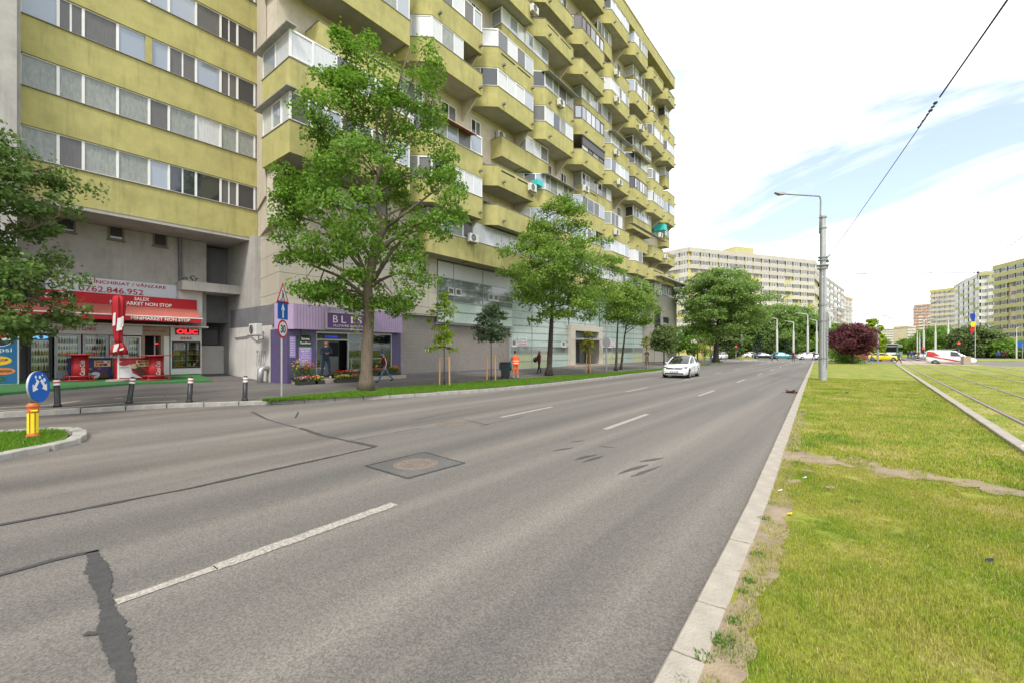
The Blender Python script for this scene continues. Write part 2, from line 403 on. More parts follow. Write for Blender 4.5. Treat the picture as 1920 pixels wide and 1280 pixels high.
# ------------------------------------------------------------------ ground materials
def asphalt(name, base, warm, speck=1.0, streak=0.05):
    m = bpy.data.materials.new(name); m.use_nodes = True; N, L = nodes(m); b = N['Principled BSDF']
    b.inputs['Roughness'].default_value = 0.85; b.inputs['Specular IOR Level'].default_value = 0.35
    t = N.new('ShaderNodeTexCoord')
    n1 = N.new('ShaderNodeTexVoronoi'); n1.inputs['Scale'].default_value = 85; L.new(t.outputs['Object'], n1.inputs['Vector'])
    n3 = N.new('ShaderNodeTexNoise'); n3.inputs['Scale'].default_value = 62; n3.inputs['Detail'].default_value = 6; n3.inputs['Roughness'].default_value = 0.75; L.new(t.outputs['Object'], n3.inputs['Vector'])
    mpn = N.new('ShaderNodeMapping'); mpn.inputs['Scale'].default_value = (1.1, streak, 1); mpn.inputs['Rotation'].default_value = (0, 0, 0.05); L.new(t.outputs['Object'], mpn.inputs['Vector'])
    n2 = N.new('ShaderNodeTexNoise'); n2.inputs['Scale'].default_value = 0.8; n2.inputs['Detail'].default_value = 7; n2.inputs['Roughness'].default_value = 0.6; L.new(mpn.outputs[0], n2.inputs['Vector'])
    big = N.new('ShaderNodeMix'); big.data_type = 'RGBA'; mr = N.new('ShaderNodeMapRange'); mr.inputs['From Min'].default_value = 0.32; mr.inputs['From Max'].default_value = 0.68
    L.new(n2.outputs['Fac'], mr.inputs['Value']); L.new(mr.outputs[0], big.inputs['Factor'])
    big.inputs['A'].default_value = (*base, 1); big.inputs['B'].default_value = (*warm, 1)
    sp = N.new('ShaderNodeMapRange'); sp.inputs['From Min'].default_value = 0.28; sp.inputs['From Max'].default_value = 0.72; sp.inputs['To Min'].default_value = 1 - 0.26 * speck; sp.inputs['To Max'].default_value = 1 + 0.26 * speck
    L.new(n3.outputs['Fac'], sp.inputs['Value'])
    vb = N.new('ShaderNodeSeparateColor'); L.new(n1.outputs['Color'], vb.inputs[0])
    sv = N.new('ShaderNodeMapRange'); sv.inputs['To Min'].default_value = 1 - 0.28 * speck; sv.inputs['To Max'].default_value = 1 + 0.28 * speck; L.new(vb.outputs[0], sv.inputs['Value'])
    mu = N.new('ShaderNodeMath'); mu.operation = 'MULTIPLY'; L.new(sp.outputs[0], mu.inputs[0]); L.new(sv.outputs[0], mu.inputs[1])
    fin = N.new('ShaderNodeVectorMath'); fin.operation = 'SCALE'; L.new(big.outputs['Result'], fin.inputs[0]); L.new(mu.outputs[0], fin.inputs['Scale'])
    mp6 = N.new('ShaderNodeMapping'); mp6.inputs['Scale'].default_value = (0.9, 0.012, 1); mp6.inputs['Rotation'].default_value = (0, 0, 0.04); L.new(t.outputs['Object'], mp6.inputs['Vector'])
    n6 = N.new('ShaderNodeTexNoise'); n6.inputs['Scale'].default_value = 1.0; n6.inputs['Detail'].default_value = 3; L.new(mp6.outputs[0], n6.inputs['Vector'])
    r6 = N.new('ShaderNodeMapRange'); r6.inputs['From Min'].default_value = 0.32; r6.inputs['From Max'].default_value = 0.68; r6.inputs['To Min'].default_value = 0.80; r6.inputs['To Max'].default_value = 1.2; L.new(n6.outputs['Fac'], r6.inputs['Value'])
    f2 = N.new('ShaderNodeVectorMath'); f2.operation = 'SCALE'; L.new(fin.outputs[0], f2.inputs[0]); L.new(r6.outputs[0], f2.inputs['Scale']); L.new(f2.outputs[0], b.inputs['Base Color'])
    bp = N.new('ShaderNodeBump'); bp.inputs['Strength'].default_value = 0.55; bp.inputs['Distance'].default_value = 0.012
    L.new(n3.outputs['Fac'], bp.inputs['Height']); L.new(bp.outputs[0], b.inputs['Normal'])
    _M[name] = m
asphalt('asphalt', (0.120, 0.113, 0.105), (0.176, 0.159, 0.138))
asphalt('asphalt_side', (0.122, 0.112, 0.102), (0.178, 0.158, 0.136), 0.8, 0.3)
asphalt('asphalt_pave', (0.115, 0.108, 0.102), (0.155, 0.142, 0.130), 0.6, 0.8)
asphalt('asphalt_patch', (0.105, 0.103, 0.10), (0.118, 0.112, 0.105), 0.9, 0.6)
def lawn_mat(name, blade):
    m = bpy.data.materials.new(name); m.use_nodes = True; N, L = nodes(m); b = N['Principled BSDF']
    t = N.new('ShaderNodeTexCoord')
    n = N.new('ShaderNodeTexNoise'); n.inputs['Scale'].default_value = 0.8; n.inputs['Detail'].default_value = 8; n.inputs['Roughness'].default_value = 0.72; L.new(t.outputs['Object'], n.inputs['Vector'])
    r = N.new('ShaderNodeValToRGB'); e = r.color_ramp.elements
    e[0].position = 0.36; e[0].color = (0.13, 0.225, 0.015, 1); e[1].position = 0.66; e[1].color = (0.47, 0.41, 0.17, 1)
    k = e.new(0.43); k.color = (0.225, 0.295, 0.026, 1); k = e.new(0.55); k.color = (0.335, 0.34, 0.055, 1)
    L.new(n.outputs['Fac'], r.inputs['Fac'])
    mx = N.new('ShaderNodeMix'); mx.data_type = 'RGBA'; mx.blend_type = 'MULTIPLY'; mx.inputs['Factor'].default_value = 1.0
    L.new(r.outputs['Color'], mx.inputs['A'])
    if blade:
        g = N.new('ShaderNodeNewGeometry'); v = N.new('ShaderNodeMapRange'); v.inputs['To Min'].default_value = 0.6; v.inputs['To Max'].default_value = 1.75
        L.new(g.outputs['Random Per Island'], v.inputs['Value']); L.new(v.outputs[0], mx.inputs['B'])
        st_ = N.new('ShaderNodeMapRange'); st_.inputs['From Min'].default_value = 0.86; st_.inputs['From Max'].default_value = 0.88; L.new(g.outputs['Random Per Island'], st_.inputs['Value'])
        m3 = N.new('ShaderNodeMix'); m3.data_type = 'RGBA'; L.new(st_.outputs[0], m3.inputs['Factor']); L.new(mx.outputs['Result'], m3.inputs['A']); m3.inputs['B'].default_value = (0.50, 0.43, 0.19, 1); mx = m3
        tr = N.new('ShaderNodeBsdfTranslucent'); ms = N.new('ShaderNodeMixShader'); ms.inputs['Fac'].default_value = 0.35
        L.new(mx.outputs['Result'], tr.inputs['Color']); L.new(b.outputs[0], ms.inputs[1]); L.new(tr.outputs[0], ms.inputs[2]); L.new(ms.outputs[0], N['Material Output'].inputs['Surface'])
    else:
        n5 = N.new('ShaderNodeTexNoise'); n5.inputs['Scale'].default_value = 16; n5.inputs['Detail'].default_value = 8; n5.inputs['Roughness'].default_value = 0.8; L.new(t.outputs['Object'], n5.inputs['Vector'])
        v = N.new('ShaderNodeMapRange'); v.inputs['From Min'].default_value = 0.3; v.inputs['From Max'].default_value = 0.7; v.inputs['To Min'].default_value = 0.42; v.inputs['To Max'].default_value = 1.08
        L.new(n5.outputs['Fac'], v.inputs['Value']); L.new(v.outputs[0], mx.inputs['B'])
        bp = N.new('ShaderNodeBump'); bp.inputs['Strength'].default_value = 0.6; bp.inputs['Distance'].default_value = 0.05; L.new(n5.outputs['Fac'], bp.inputs['Height']); L.new(bp.outputs[0], b.inputs['Normal'])
    L.new(mx.outputs['Result'], b.inputs['Base Color']); b.inputs['Roughness'].default_value = 0.8; b.inputs['Specular IOR Level'].default_value = 0.2
    _M[name] = m
lawn_mat('lawn', False); lawn_mat('blade', True)
leaf_mat('blade_green', (0.07, 0.18, 0.008), (0.17, 0.32, 0.02), 0.35)
mat('verge_soil', (0.085, 0.15, 0.018), 1.0, 0.35, 9, 0.5, 60)
leaf_mat('weed', (0.06, 0.15, 0.015), (0.16, 0.29, 0.04))

# ------------------------------------------------------------------ polylines of the street
def lerp_poly(P, n):
    P = [Vector((p[0], p[1])) for p in P]; d = [0]
    for i in range(1, len(P)): d.append(d[-1] + (P[i] - P[i - 1]).length)
    o = []
    for k in range(n):
        s = d[-1] * k / (n - 1); i = max(j for j in range(len(d)) if d[j] <= s + 1e-9); i = min(i, len(P) - 2)
        f = (s - d[i]) / max(1e-9, d[i + 1] - d[i]); o.append(P[i].lerp(P[i + 1], f))
    return o
def plen(P): return sum((Vector(P[i + 1][:2]) - Vector(P[i][:2])).length for i in range(len(P) - 1))
KR_ = [(-0.30, -14), (-0.80, 1.0), (-0.84, 2.4), (-0.96, 5.56), (-1.82, 21.4), (-5.1, 84.5)]
def XR(y):
    for a, b in zip(KR_, KR_[1:]):
        if y <= b[1]: return a[0] + (b[0] - a[0]) * (y - a[1]) / (b[1] - a[1])
    return KR_[-1][0]
XT = lambda y: 1.93 + 0.03 * y            # kerb strip beside the tram line
KL_ = [(-24.0, -14.0), (-21.0, -4.0)] + [tuple(at(u, v)[:2]) for u, v in ((0, 783), (101, 777), (297, 765), (430, 760), (520, 757.5), (600, 754), (685, 749), (800, 742), (901, 735), (1000, 726), (1120, 712), (1240, 697), (1300, 688.5), (1340, 682), (1362, 678.5))] + [(-17.6, 80), (-21, 84), (-27, 86.5), (-40, 87.5)]
KL_.sort(key=lambda p: p[1])
PZ = lambda x, y=0: 0.13 + 0.035 * max(0.0, -x - 17.5)

# ------------------------------------------------------------------ ground, road, pavement
tag(MB().face((-3000, -3000, -0.06), (3000, -3000, -0.06), (3000, 3000, -0.06), (-3000, 3000, -0.06)).build('ground', 'lawn'), 'wide flat ground reaching to the horizon', 'ground', kind='structure')
road = tag(MB().face((-70, -40, 0), (60, -40, 0), (90, 160, 0), (-140, 160, 0)).build('road', 'asphalt'), 'grey asphalt carriageway running to the crossing', 'road', kind='structure')
def sheet(name, m, pts, z, parent):
    return MB().face(*[(p[0], p[1], z) for p in pts]).build(name, m, parent)
G = lambda *uv: [tuple(at(u, v)[:2]) for u, v in uv]
# lighter side-road surface, bounded by a tar seam
sheet('side_road_surface', 'asphalt_side', [(-34, -13)] + G((0, 985), (350, 915), (640, 852), (705, 836), (640, 822), (560, 802), (500, 786), (478, 772), (470, 758.5), (297, 766), (101, 778), (0, 784)) + [(-34, -6)], 0.004, road)
def seam(pts, wd, name='tar_seam', m='tar', z=0.008, jag=0.35, step=0.12):
    P = lerp_poly(pts, max(3, int(plen(pts) / step))); Lf = []; Rt = []; ja = jb = 0.0
    for i, p in enumerate(P):
        d = (P[min(i + 1, len(P) - 1)] - P[max(i - 1, 0)]).normalized(); n = Vector((-d.y, d.x))
        wv = wd if not callable(wd) else wd(i / (len(P) - 1))
        ja = 0.72 * ja + random.uniform(-jag, jag) * 0.6; jb = 0.72 * jb + random.uniform(-jag, jag) * 0.6
        Lf.append(p + n * wv * max(0.08, 0.5 + ja)); Rt.append(p - n * wv * max(0.08, 0.5 + jb))
    b = MB()
    for i in range(len(P) - 1): b.face((*Lf[i], z), (*Rt[i], z), (*Rt[i + 1], z), (*Lf[i + 1], z))
    return b.build(name, m, road)
seam(G((-60, 998), (0, 984), (350, 916), (640, 852), (704, 837)), 0.07)
seam(G((704, 837), (650, 826), (600, 815), (560, 802)), 0.10)
seam(G((556, 801), (500, 786), (472, 771)), 0.05)
seam(G((560, 772), (554, 783)), 0.05)
seam(G((-60, 1094), (0, 1078), (110, 1047), (185, 1032)), 0.055)
seam(G((172, 1034), (190, 1090), (205, 1160), (228, 1240), (250, 1330)), lambda f: 0.075 + 0.055 * math.sin(f * 7) ** 2, jag=0.13, step=0.012)
seam(G((158, 1190), (205, 1185)), 0.05, z=0.0095, jag=0.4, step=0.02)
for q in (((685, 873), (795, 847)), ((795, 847), (872, 868)), ((872, 868), (765, 897)), ((765, 897), (685, 873)), ((770, 799), (862, 784)), ((862, 784), (915, 796)), ((650, 827), (790, 801)), ((770, 788), (850, 772)), ((850, 772), (1000, 755)), ((900, 798), (980, 780))):
    seam(G(*q), 0.018, jag=0.25)
sheet('manhole_patch', 'asphalt_patch', G((690, 873), (795, 849), (868, 868), (765, 895)), 0.0055, road)
for q in (((1035, 845), (1075, 838)), ((1078, 862), (1100, 855), (1120, 851)), ((1092, 866), (1132, 854)), ((1122, 836), (1152, 838)), ((1160, 888), (1195, 876), (1215, 870)), ((1183, 893), (1215, 882), (1240, 872)), ((1200, 865), (1243, 857)), ((1070, 828), (1095, 825))):
    seam(G(*q), lambda f: 0.02 + 0.055 * math.sin(math.pi * f), 'oil_stain', 'wet', 0.003, 0.35, 0.07)
# lane dashes
def dash(a, b, wd=0.15, name='lane_marking', m='line_paint', z=0.006, parent=None):
    a = Vector(a[:2]); b = Vector(b[:2]); d = (b - a).normalized(); n = Vector((-d.y, d.x)) * wd / 2
    k = max(2, int((b - a).length / 0.06)) if wd > 0.12 and (b - a).length < 4 else 2
    mb = MB(); P = [a.lerp(b, i / k) for i in range(k + 1)]
    j = [(1 + random.uniform(-0.16, 0.1), 1 + random.uniform(-0.16, 0.1)) for _ in P]
    for i in range(k):
        mb.face((*(P[i] + n * j[i][0]), z), (*(P[i] - n * j[i][1]), z), (*(P[i + 1] - n * j[i + 1][1]), z), (*(P[i + 1] + n * j[i + 1][0]), z))
    return mb.build(name, m, parent or road)
for k in range(9):
    y = 0.9 + 9.15 * k - (0 if k else 0.0)
    y0, y1 = (1.35, 3.25) if k == 0 else (y - 0.7, y + 2.3)
    f = lambda yy: -4.22 - 0.038 * yy
    dash((f(y0), y0), (f(y1), y1))
    y0, y1 = y - 0.8, y + 1.95
    if k: dash((-7.33 - 0.034 * y0, y0), (-7.33 - 0.034 * y1, y1))
dash((-4.26, 0.72), (-4.27, 1.36), 0.10, 'worn_lane_marking')
# far crossing stripes
for k in range(9): dash((-13.6 + 0.95 * k, 80.5 - 0.02 * k), (-13.7 + 0.95 * k, 83.2 - 0.02 * k), 0.45, 'crossing_stripe')
dash((-14.5, 78.8), (-5.6, 78.6), 0.3, 'stop_line')

# left pavement (slopes up towards the shops)
mb = MB(); rows = []
for x, y in KL_:
    x = x - 0.1
    xs = [x] + [v for v in (-17.5, -22, -27.5, -40) if v < x - 0.3]
    rows.append((xs, y))
ns = 6
for i in range(len(rows)):
    xs, y = rows[i]; xe = min(-41, xs[0] - 1)
    rows[i] = [(xs[0] + (xe - xs[0]) * (k / ns), y) for k in range(ns + 1)]
for a, b in zip(rows, rows[1:]):
    for k in range(ns):
        q = [a[k], b[k], b[k + 1], a[k + 1]]
        mb.face(*[(p[0], p[1], PZ(p[0])) for p in q])
pave = tag(mb.build('pavement', 'asphalt_pave'), 'sloping asphalt pavement in front of the shops', 'pavement', kind='structure')
def pline(uvs, wd=0.11):
    P = [at(u, v, 0.17) for u, v in uvs]
    for _ in range(3): P = [at(u, v, PZ(p.x) + 0.004) for (u, v), p in zip(uvs, P)]
    m_ = MB()
    for a, b in zip(P, P[1:]):
        d = (b - a); d.z = 0; d.normalize(); n = Vector((-d.y, d.x, 0)) * wd / 2; e = Vector((0, 0, 0.004))
        n1 = 8
        for i in range(n1):
            p, q = a.lerp(b, i / n1), b.lerp(a, 1 - (i + 1) / n1)
            c = []
            for w_ in (p + n, p - n, q - n, q + n): c.append((w_.x, w_.y, PZ(w_.x) + 0.006))
            m_.face(*c)
    return m_.build('cycle_lane_line', 'line_cream', pave)
for q in (((-40, 765), (90, 759), (150, 750)), ((-40, 770), (100, 765), (252, 753.5), (400, 748)), ((215, 746), (230, 745.5)), ((240, 745), (308, 742)), ((312, 742), (420, 738), (580, 733)), ((400, 748), (520, 744), (584, 740)),
          ((714, 724.5), (722, 724)), ((732, 723), (744, 722)), ((754, 721), (762, 720.5)), ((812, 717), (820, 716.5)), ((857, 713.5), (915, 709.5)), ((984, 703.3), (1046, 699.5)), ((1051, 698.6), (1103, 695)), ((1115, 694), (1170, 690.5)), ((1180, 690), (1235, 686.5))):
    pline(q, 0.09)
seam(G((5, 760), (10, 759)), 0.01, 'pavement_mark', 'tar')

# kerbs, stone by stone
def kerb(name, label, P, ln, wd, h, m, zf, limit=300):
    root = empty(name, (P[0][0], P[0][1], 0), 0, label, 'kerb', kind='structure')
    n = int(plen(P) / ln); Q = lerp_poly(P, n + 1); rest = MB()
    me = MB().box(0, ln - 0.02, 0, wd, -0.05, h).mesh('kerb_stone', m, bevel=0.012)
    for i in range(n):
        a, b = Q[i], Q[i + 1]; d = b - a
        o = link('kerb_stone', me, root)
        o.location = (a.x - P[0][0], a.y - P[0][1], zf(a.x) + random.uniform(-0.006, 0.006)); o.rotation_euler = (random.uniform(-0.012, 0.012), 0, math.atan2(d.y, d.x) + random.uniform(-0.006, 0.006))
        o.scale = (d.length / ln, 1, 1)
    return root
kr = [(XR(y), y) for y in (-3, 1, 2.4, 5.56, 21.4, 52, 84.5)][::-1]
kerb('kerb_beside_lawn', 'pale stone kerb between the carriageway and the yellowing lawn', kr, 0.62, 0.195, 0.095, 'kerb_stone', lambda x: 0.0)
kl = [p for p in KL_ if -14 < p[1] < 88]
kerb('kerb_along_pavement', 'old grey stone kerb curving along the shop pavement', kl, 1.0, 0.2, 0.13, 'kerb_stone_old', lambda x: PZ(x) - 0.13)
kt = [(XT(y), y) for y in (-6, 20, 75)][::-1]
kerb('kerb_beside_tram_track', 'pale concrete strip between the lawn and the tram rails', kt, 1.0, 0.20, 0.155, 'kerb_stone', lambda x: 0.0)
kt2 = [(XT(y) + 7.6, y) for y in (10, 40, 72)][::-1]
kerb('kerb_far_side_of_track', 'thin concrete edging on the far side of the tram rails', kt2, 1.5, 0.2, 0.15, 'kerb_stone', lambda x: 0.0)

# lawns
def strip(name, A, B, n, zf, m, label, cat='lawn'):
    A = lerp_poly(A, n); B = lerp_poly(B, n); b = MB()
    for i in range(n - 1): b.face((*A[i], zf(A[i].x)), (*B[i], zf(B[i].x)), (*B[i + 1], zf(B[i + 1].x)), (*A[i + 1], zf(A[i + 1].x)))
    return tag(b.build(name, m), label, cat, kind='structure')
LZ = 0.085
ys = [-4, 2, 8, 20, 40, 60, 77]
lawn = strip('lawn_by_kerb', [(XR(y) + 0.18, y) for y in ys], [(XT(y) + 0.02, y) for y in ys], 60, lambda x: LZ, 'lawn', 'patchy green and yellow lawn between road and tram line')
strip('lawn_in_tram_track', [(XT(y) + 0.18, y) for y in (-4, 72)], [(XT(y) + 7.6, y) for y in (-4, 72)], 20, lambda x: 0.115, 'lawn', 'mown grass growing between the tram rails')
strip('lawn_beyond_track', [(XT(y) + 7.8, y) for y in (-4, 70)], [(90, y) for y in (-4, 70)], 20, lambda x: 0.11, 'lawn', 'grass strip on the far side of the tram line')
def soilsheet(pts, wd, name='bare_soil', z=LZ + 0.004, step=0.05, jag=0.45, wd_big=False):
    P = lerp_poly(pts, max(4, int(plen(pts) / step))); b = MB(); Lf = []; Rt = []; ja = jb = 0.0
    for i, p in enumerate(P):
        d = (P[min(i + 1, len(P) - 1)] - P[max(i - 1, 0)]).normalized(); n = Vector((-d.y, d.x)); f = i / (len(P) - 1)
        kj = 0.6 if wd_big else 1.0; ja = (0.8 if not wd_big else 0.93) * ja + random.uniform(-0.22, 0.22) * kj * (0.25 if wd_big else 1); jb = (0.8 if not wd_big else 0.93) * jb + random.uniform(-0.22, 0.22) * kj * (0.25 if wd_big else 1); wv = (wd(f) if callable(wd) else wd) * min(1, f * 12, (1 - f) * 12)
        Lf.append(p + n * wv * (0.5 + 0.7 * ja)); Rt.append(p - n * wv * (0.5 + 0.7 * jb))
    for i in range(len(P) - 1): b.face((*Lf[i], z), (*Rt[i], z), (*Rt[i + 1], z), (*Lf[i + 1], z))
    return b.build(name, 'soil', lawn)
GL = lambda *uv: [tuple(at(u, v, LZ)[:2]) for u, v in uv]
PATH = GL((1502, 856), (1530, 860), (1570, 863), (1640, 877), (1720, 890), (1800, 902), (1905, 926))
def blob(cx, cy, rx, ry, z, n=22):
    ph_ = [random.uniform(0, 6.28) for _ in range(4)]; b = MB(); P = []
    for k in range(n):
        a_ = 2 * math.pi * k / n; q = 1 + 0.28 * math.sin(2 * a_ + ph_[0]) + 0.2 * math.sin(3 * a_ + ph_[1]) + 0.13 * math.sin(5 * a_ + ph_[2]) + random.uniform(-0.06, 0.06); P.append((cx + rx * q * math.cos(a_), cy + ry * q * math.sin(a_), z))
    for k in range(n): b.face((cx, cy, z), P[k], P[(k + 1) % n])
    return b.build('bare_soil', 'soil', lawn)
for i_, p_ in enumerate(lerp_poly(PATH, 15)):
    f_ = i_ / 14; blob(p_.x + random.uniform(-0.05, 0.05), p_.y + random.uniform(-0.25, 0.25) * (1 - f_), 0.20, (0.42 - 0.24 * f_) * random.uniform(0.6, 1.2), LZ + 0.006 + 0.0004 * i_)
soilsheet([(XR(y) + 0.27, y) for y in (1, 2.4, 3.5, 5, 7, 9, 12, 16)], lambda f: 0.22)
SPOTS = [ GL((1480, 905), (1500, 900)), GL((1545, 912), (1568, 916)), GL((1500, 880), (1530, 886))]
for i_, s_ in enumerate(SPOTS): soilsheet(s_, z=LZ + 0.012 + 0.0004 * i_, wd= lambda f: 0.17 * math.sin(math.pi * f) ** 0.6)

def blades(name, P, h, wd, m, label=None, cat='grass', lean=0.45, parent=None):
    n = len(P); yaw = rng.uniform(0, 2 * np.pi, n); l = rng.normal(0, lean, n) * h; la = rng.uniform(0, 2 * np.pi, n)
    dxv = np.stack([np.cos(yaw), np.sin(yaw), np.zeros(n)], 1) * (wd * 0.5)[:, None]
    off = np.stack([np.cos(la) * l, np.sin(la) * l, np.zeros(n)], 1); up = np.zeros((n, 3)); up[:, 2] = h
    V = np.empty((n, 5, 3)); V[:, 0] = P - dxv; V[:, 1] = P + dxv
    mid = P + off * 0.35 + up * 0.55; V[:, 2] = mid + dxv * 0.75; V[:, 3] = mid - dxv * 0.75; V[:, 4] = P + off + up * (1 - 0.3 * np.abs(l / np.maximum(h, 1e-6)))[:, None]
    me = bpy.data.meshes.new(name); me.vertices.add(n * 5); me.vertices.foreach_set('co', V.ravel())
    base = (np.arange(n) * 5)[:, None]; li = np.concatenate([base + np.array([0, 1, 2, 3]), base + np.array([3, 2, 4])], 1).ravel()
    me.loops.add(n * 7); me.loops.foreach_set('vertex_index', li.astype(np.int32))
    st = np.stack([np.arange(n) * 7, np.arange(n) * 7 + 4], 1).ravel(); me.polygons.add(n * 2)
    me.polygons.foreach_set('loop_start', st.astype(np.int32)); me.polygons.foreach_set('loop_total', np.tile([4, 3], n).astype(np.int32))
    me.materials.append(MAT(m)); me.update(calc_edges=True); me.validate()
    o = link(name, me, parent)
    if label: tag(o, label, cat, kind='stuff')
    return o
def segdist(p, poly):
    d = np.full(len(p), 1e9)
    for a, b in zip(poly, poly[1:]):
        a = np.array(a[:2]); b = np.array(b[:2]); ab = b - a; t = np.clip(((p - a) @ ab) / max(1e-9, ab @ ab), 0, 1)
        d = np.minimum(d, np.linalg.norm(p - (a + t[:, None] * ab), axis=1))
    return d
def vnoise(x, y, s, seed):
    g = np.random.default_rng(seed).uniform(-1, 1, (64, 64)); X, Yv = x / s + 500, y / s + 500; i, j = np.floor(X).astype(int), np.floor(Yv).astype(int); fx, fy = X - i, Yv - j
    fx, fy = fx * fx * (3 - 2 * fx), fy * fy * (3 - 2 * fy); q = lambda a, b: g[(i + a) % 64, (j + b) % 64]
    return (q(0, 0) * (1 - fx) + q(1, 0) * fx) * (1 - fy) + (q(0, 1) * (1 - fx) + q(1, 1) * fx) * fy
def lawn_pts(n, y0, y1, edge, pw=1.0):
    y = y0 + (y1 - y0) * rng.uniform(0, 1, n) ** pw
    xr = np.interp(y, [k[1] for k in KR_], [k[0] for k in KR_]); x0 = xr + 0.205; x1 = 1.93 + 0.03 * y
    ok = x1 > x0; y, x0, x1 = y[ok], x0[ok], x1[ok]
    # even area density
    wv = x1 - x0; keep = rng.uniform(0, wv.max(), len(y)) < wv; y, x0, x1 = y[keep], x0[keep], x1[keep]
    x = x0 + (x1 - x0) * rng.uniform(0, 1, len(y)); p = np.stack([x, y], 1)
    nn = 0.6 * vnoise(x, y, 0.33, 1) + 0.5 * vnoise(x, y, 0.12, 2)
    keep = (x - x0 > -0.02 + 0.13 * nn + rng.uniform(-0.07, 0.05, len(x))) | (y > 14)
    dp_ = segdist(p, PATH) - (0.34 - 0.09 * (x + 1)); n7 = vnoise(x, y, 0.5, 9) + 0.7 * vnoise(x, y, 0.17, 8); keep &= (dp_ + 0.22 * n7 + rng.normal(0, 0.05, len(x)) > 0) | (n7 > 0.05) | (rng.uniform(0, 1, len(x)) < 0.07)
    for s_ in SPOTS: keep &= (segdist(p, s_) > 0.035 + 0.04 * nn + rng.normal(0, 0.03, len(x)))
    big = vnoise(x, y, 0.8, 3); keep &= nn + 0.4 * big > -0.62
    p = p[keep]; big = big[keep]; nn = nn[keep]
    return np.concatenate([p, np.full((len(p), 1), LZ)], 1), big, nn
p, bg_, nn_ = lawn_pts(270000, -1.5, 8.5, 0.1)
h = (0.023 + 0.012 * bg_ + 0.009 * nn_ + rng.uniform(-0.012, 0.022, len(p))).clip(0.008, 0.07)
blades('grass', p, h, rng.uniform(0.0025, 0.0055, len(p)), 'blade', 'short yellow-green grass blades nearest the pale kerb')
p, bg_, nn_ = lawn_pts(135000, 8.5, 34, 0.1, 1.3)
blades('grass', p, rng.uniform(0.02, 0.06, len(p)), rng.uniform(0.006, 0.014, len(p)), 'blade', 'mown lawn grass on the strip around the steel tram pole')
# grass between rails, near part
n = 60000; y = rng.uniform(9, 45, n); x = 2.15 + 0.03 * y + rng.uniform(0, 7.3, n); rx = x - 0.03 * y
ok = np.ones(n, bool)
for r0 in (2.7, 4.15, 6.0, 7.45): ok &= np.abs(rx - r0) > 0.09
p = np.stack([x, y, np.full(n, 0.115)], 1)[ok]
blades('grass', p, rng.uniform(0.015, 0.045, len(p)), rng.uniform(0.006, 0.016, len(p)), 'blade', 'mown grass between the tram rails')
# weeds beside the kerb
def weed(u, v, r, n, label):
    c = at(u, v, LZ); P = np.zeros((n, 3)); a = rng.uniform(0, 6.28, n); q = r * np.sqrt(rng.uniform(0, 1, n)); P[:, 0] = c.x + q * np.cos(a); P[:, 1] = c.y + q * np.sin(a); P[:, 2] = LZ
    o = blades('weed_tuft', P, rng.uniform(0.015, 0.05, n) * (r / 0.09) ** 0.5, rng.uniform(0.006, 0.012, n), 'weed', lean=0.7)
    tag(o, label, 'weed', 'weeds on the bare soil along the kerb')
for i, (u, v, r, n) in enumerate(((1356, 1203, 0.075, 130), (1322, 1232, 0.055, 60), (1375, 1165, 0.05, 70), (1405, 1090, 0.05, 70), (1420, 1040, 0.06, 70), (1432, 972, 0.06, 60), (1497, 868, 0.09, 70), (1490, 845, 0.1, 80), (1395, 1110, 0.04, 50), (1280, 1276, 0.04, 40), (1600, 940, 0.08, 80))):
    weed(u, v, r, n, ('bushy green weed tuft on bare soil, biggest beside the kerb', 'thin weed tuft on soil just below the bushy one', 'small weed at the lawn edge above the bushy tuft', 'low weed patch by the kerb at mid lawn', 'weed clump by the kerb where grass turns yellow', 'weed tuft beside the kerb next to the dry grass', 'weed patch at the start of the worn soil path', 'weed clump by the kerb just beyond the soil path', 'tiny weed sprig between kerb and grass edge', 'weed sprig at the bottom edge against the kerb', 'weed clump beside the small bare spot in the lawn')[i])

# verge in front of the shops
VB = [at(u, v, 0.15) for u, v in ((492, 751), (560, 743), (640, 735), (720, 728), (850, 719), (1000, 708.5), (1120, 700.5), (1240, 690.5), (1330, 681.5), (1352, 679))]
VF = [at(u, v, 0.13) for u, v in ((500, 752.5), (600, 747.5), (685, 743), (800, 735), (901, 728), (1000, 719.5), (1120, 707), (1240, 693.5), (1300, 686), (1340, 680.8), (1355, 679))]
VFl, VBl = lerp_poly(VF, 80), lerp_poly(VB, 80)
verge = strip('grass_verge', VFl, VBl, 80, lambda x: max(0.145, PZ(x) + 0.012), 'verge_soil', 'narrow green grass verge between kerb and pavement', 'verge')
n = 75000; f = rng.uniform(0, 1, n) ** 1.25 * 78.9; i = f.astype(int); fr = f - i
A = np.array([[q.x, q.y] for q in VFl]); B = np.array([[q.x, q.y] for q in VBl]); s_ = rng.uniform(0, 1, n)[:, None]
pa = A[i] + (A[i + 1] - A[i]) * fr[:, None]; pb = B[i] + (B[i + 1] - B[i]) * fr[:, None]; p = pa + (pb - pa) * s_
z = np.maximum(0.145, 0.142 + 0.035 * np.maximum(0, -p[:, 0] - 17.5))
keep = segdist(p, [at(690, 733, 0.15), at(705, 733, 0.15)]) > 0.35
keep &= segdist(p, [at(1012, 712, 0.15), at(1030, 712, 0.15)]) > 0.5
p3 = np.concatenate([p, z[:, None]], 1)[keep]
blades('grass', p3, rng.uniform(0.05, 0.13, len(p3)), rng.uniform(0.008, 0.02, len(p3)), 'blade_green', 'lush bright green grass on the narrow verge')

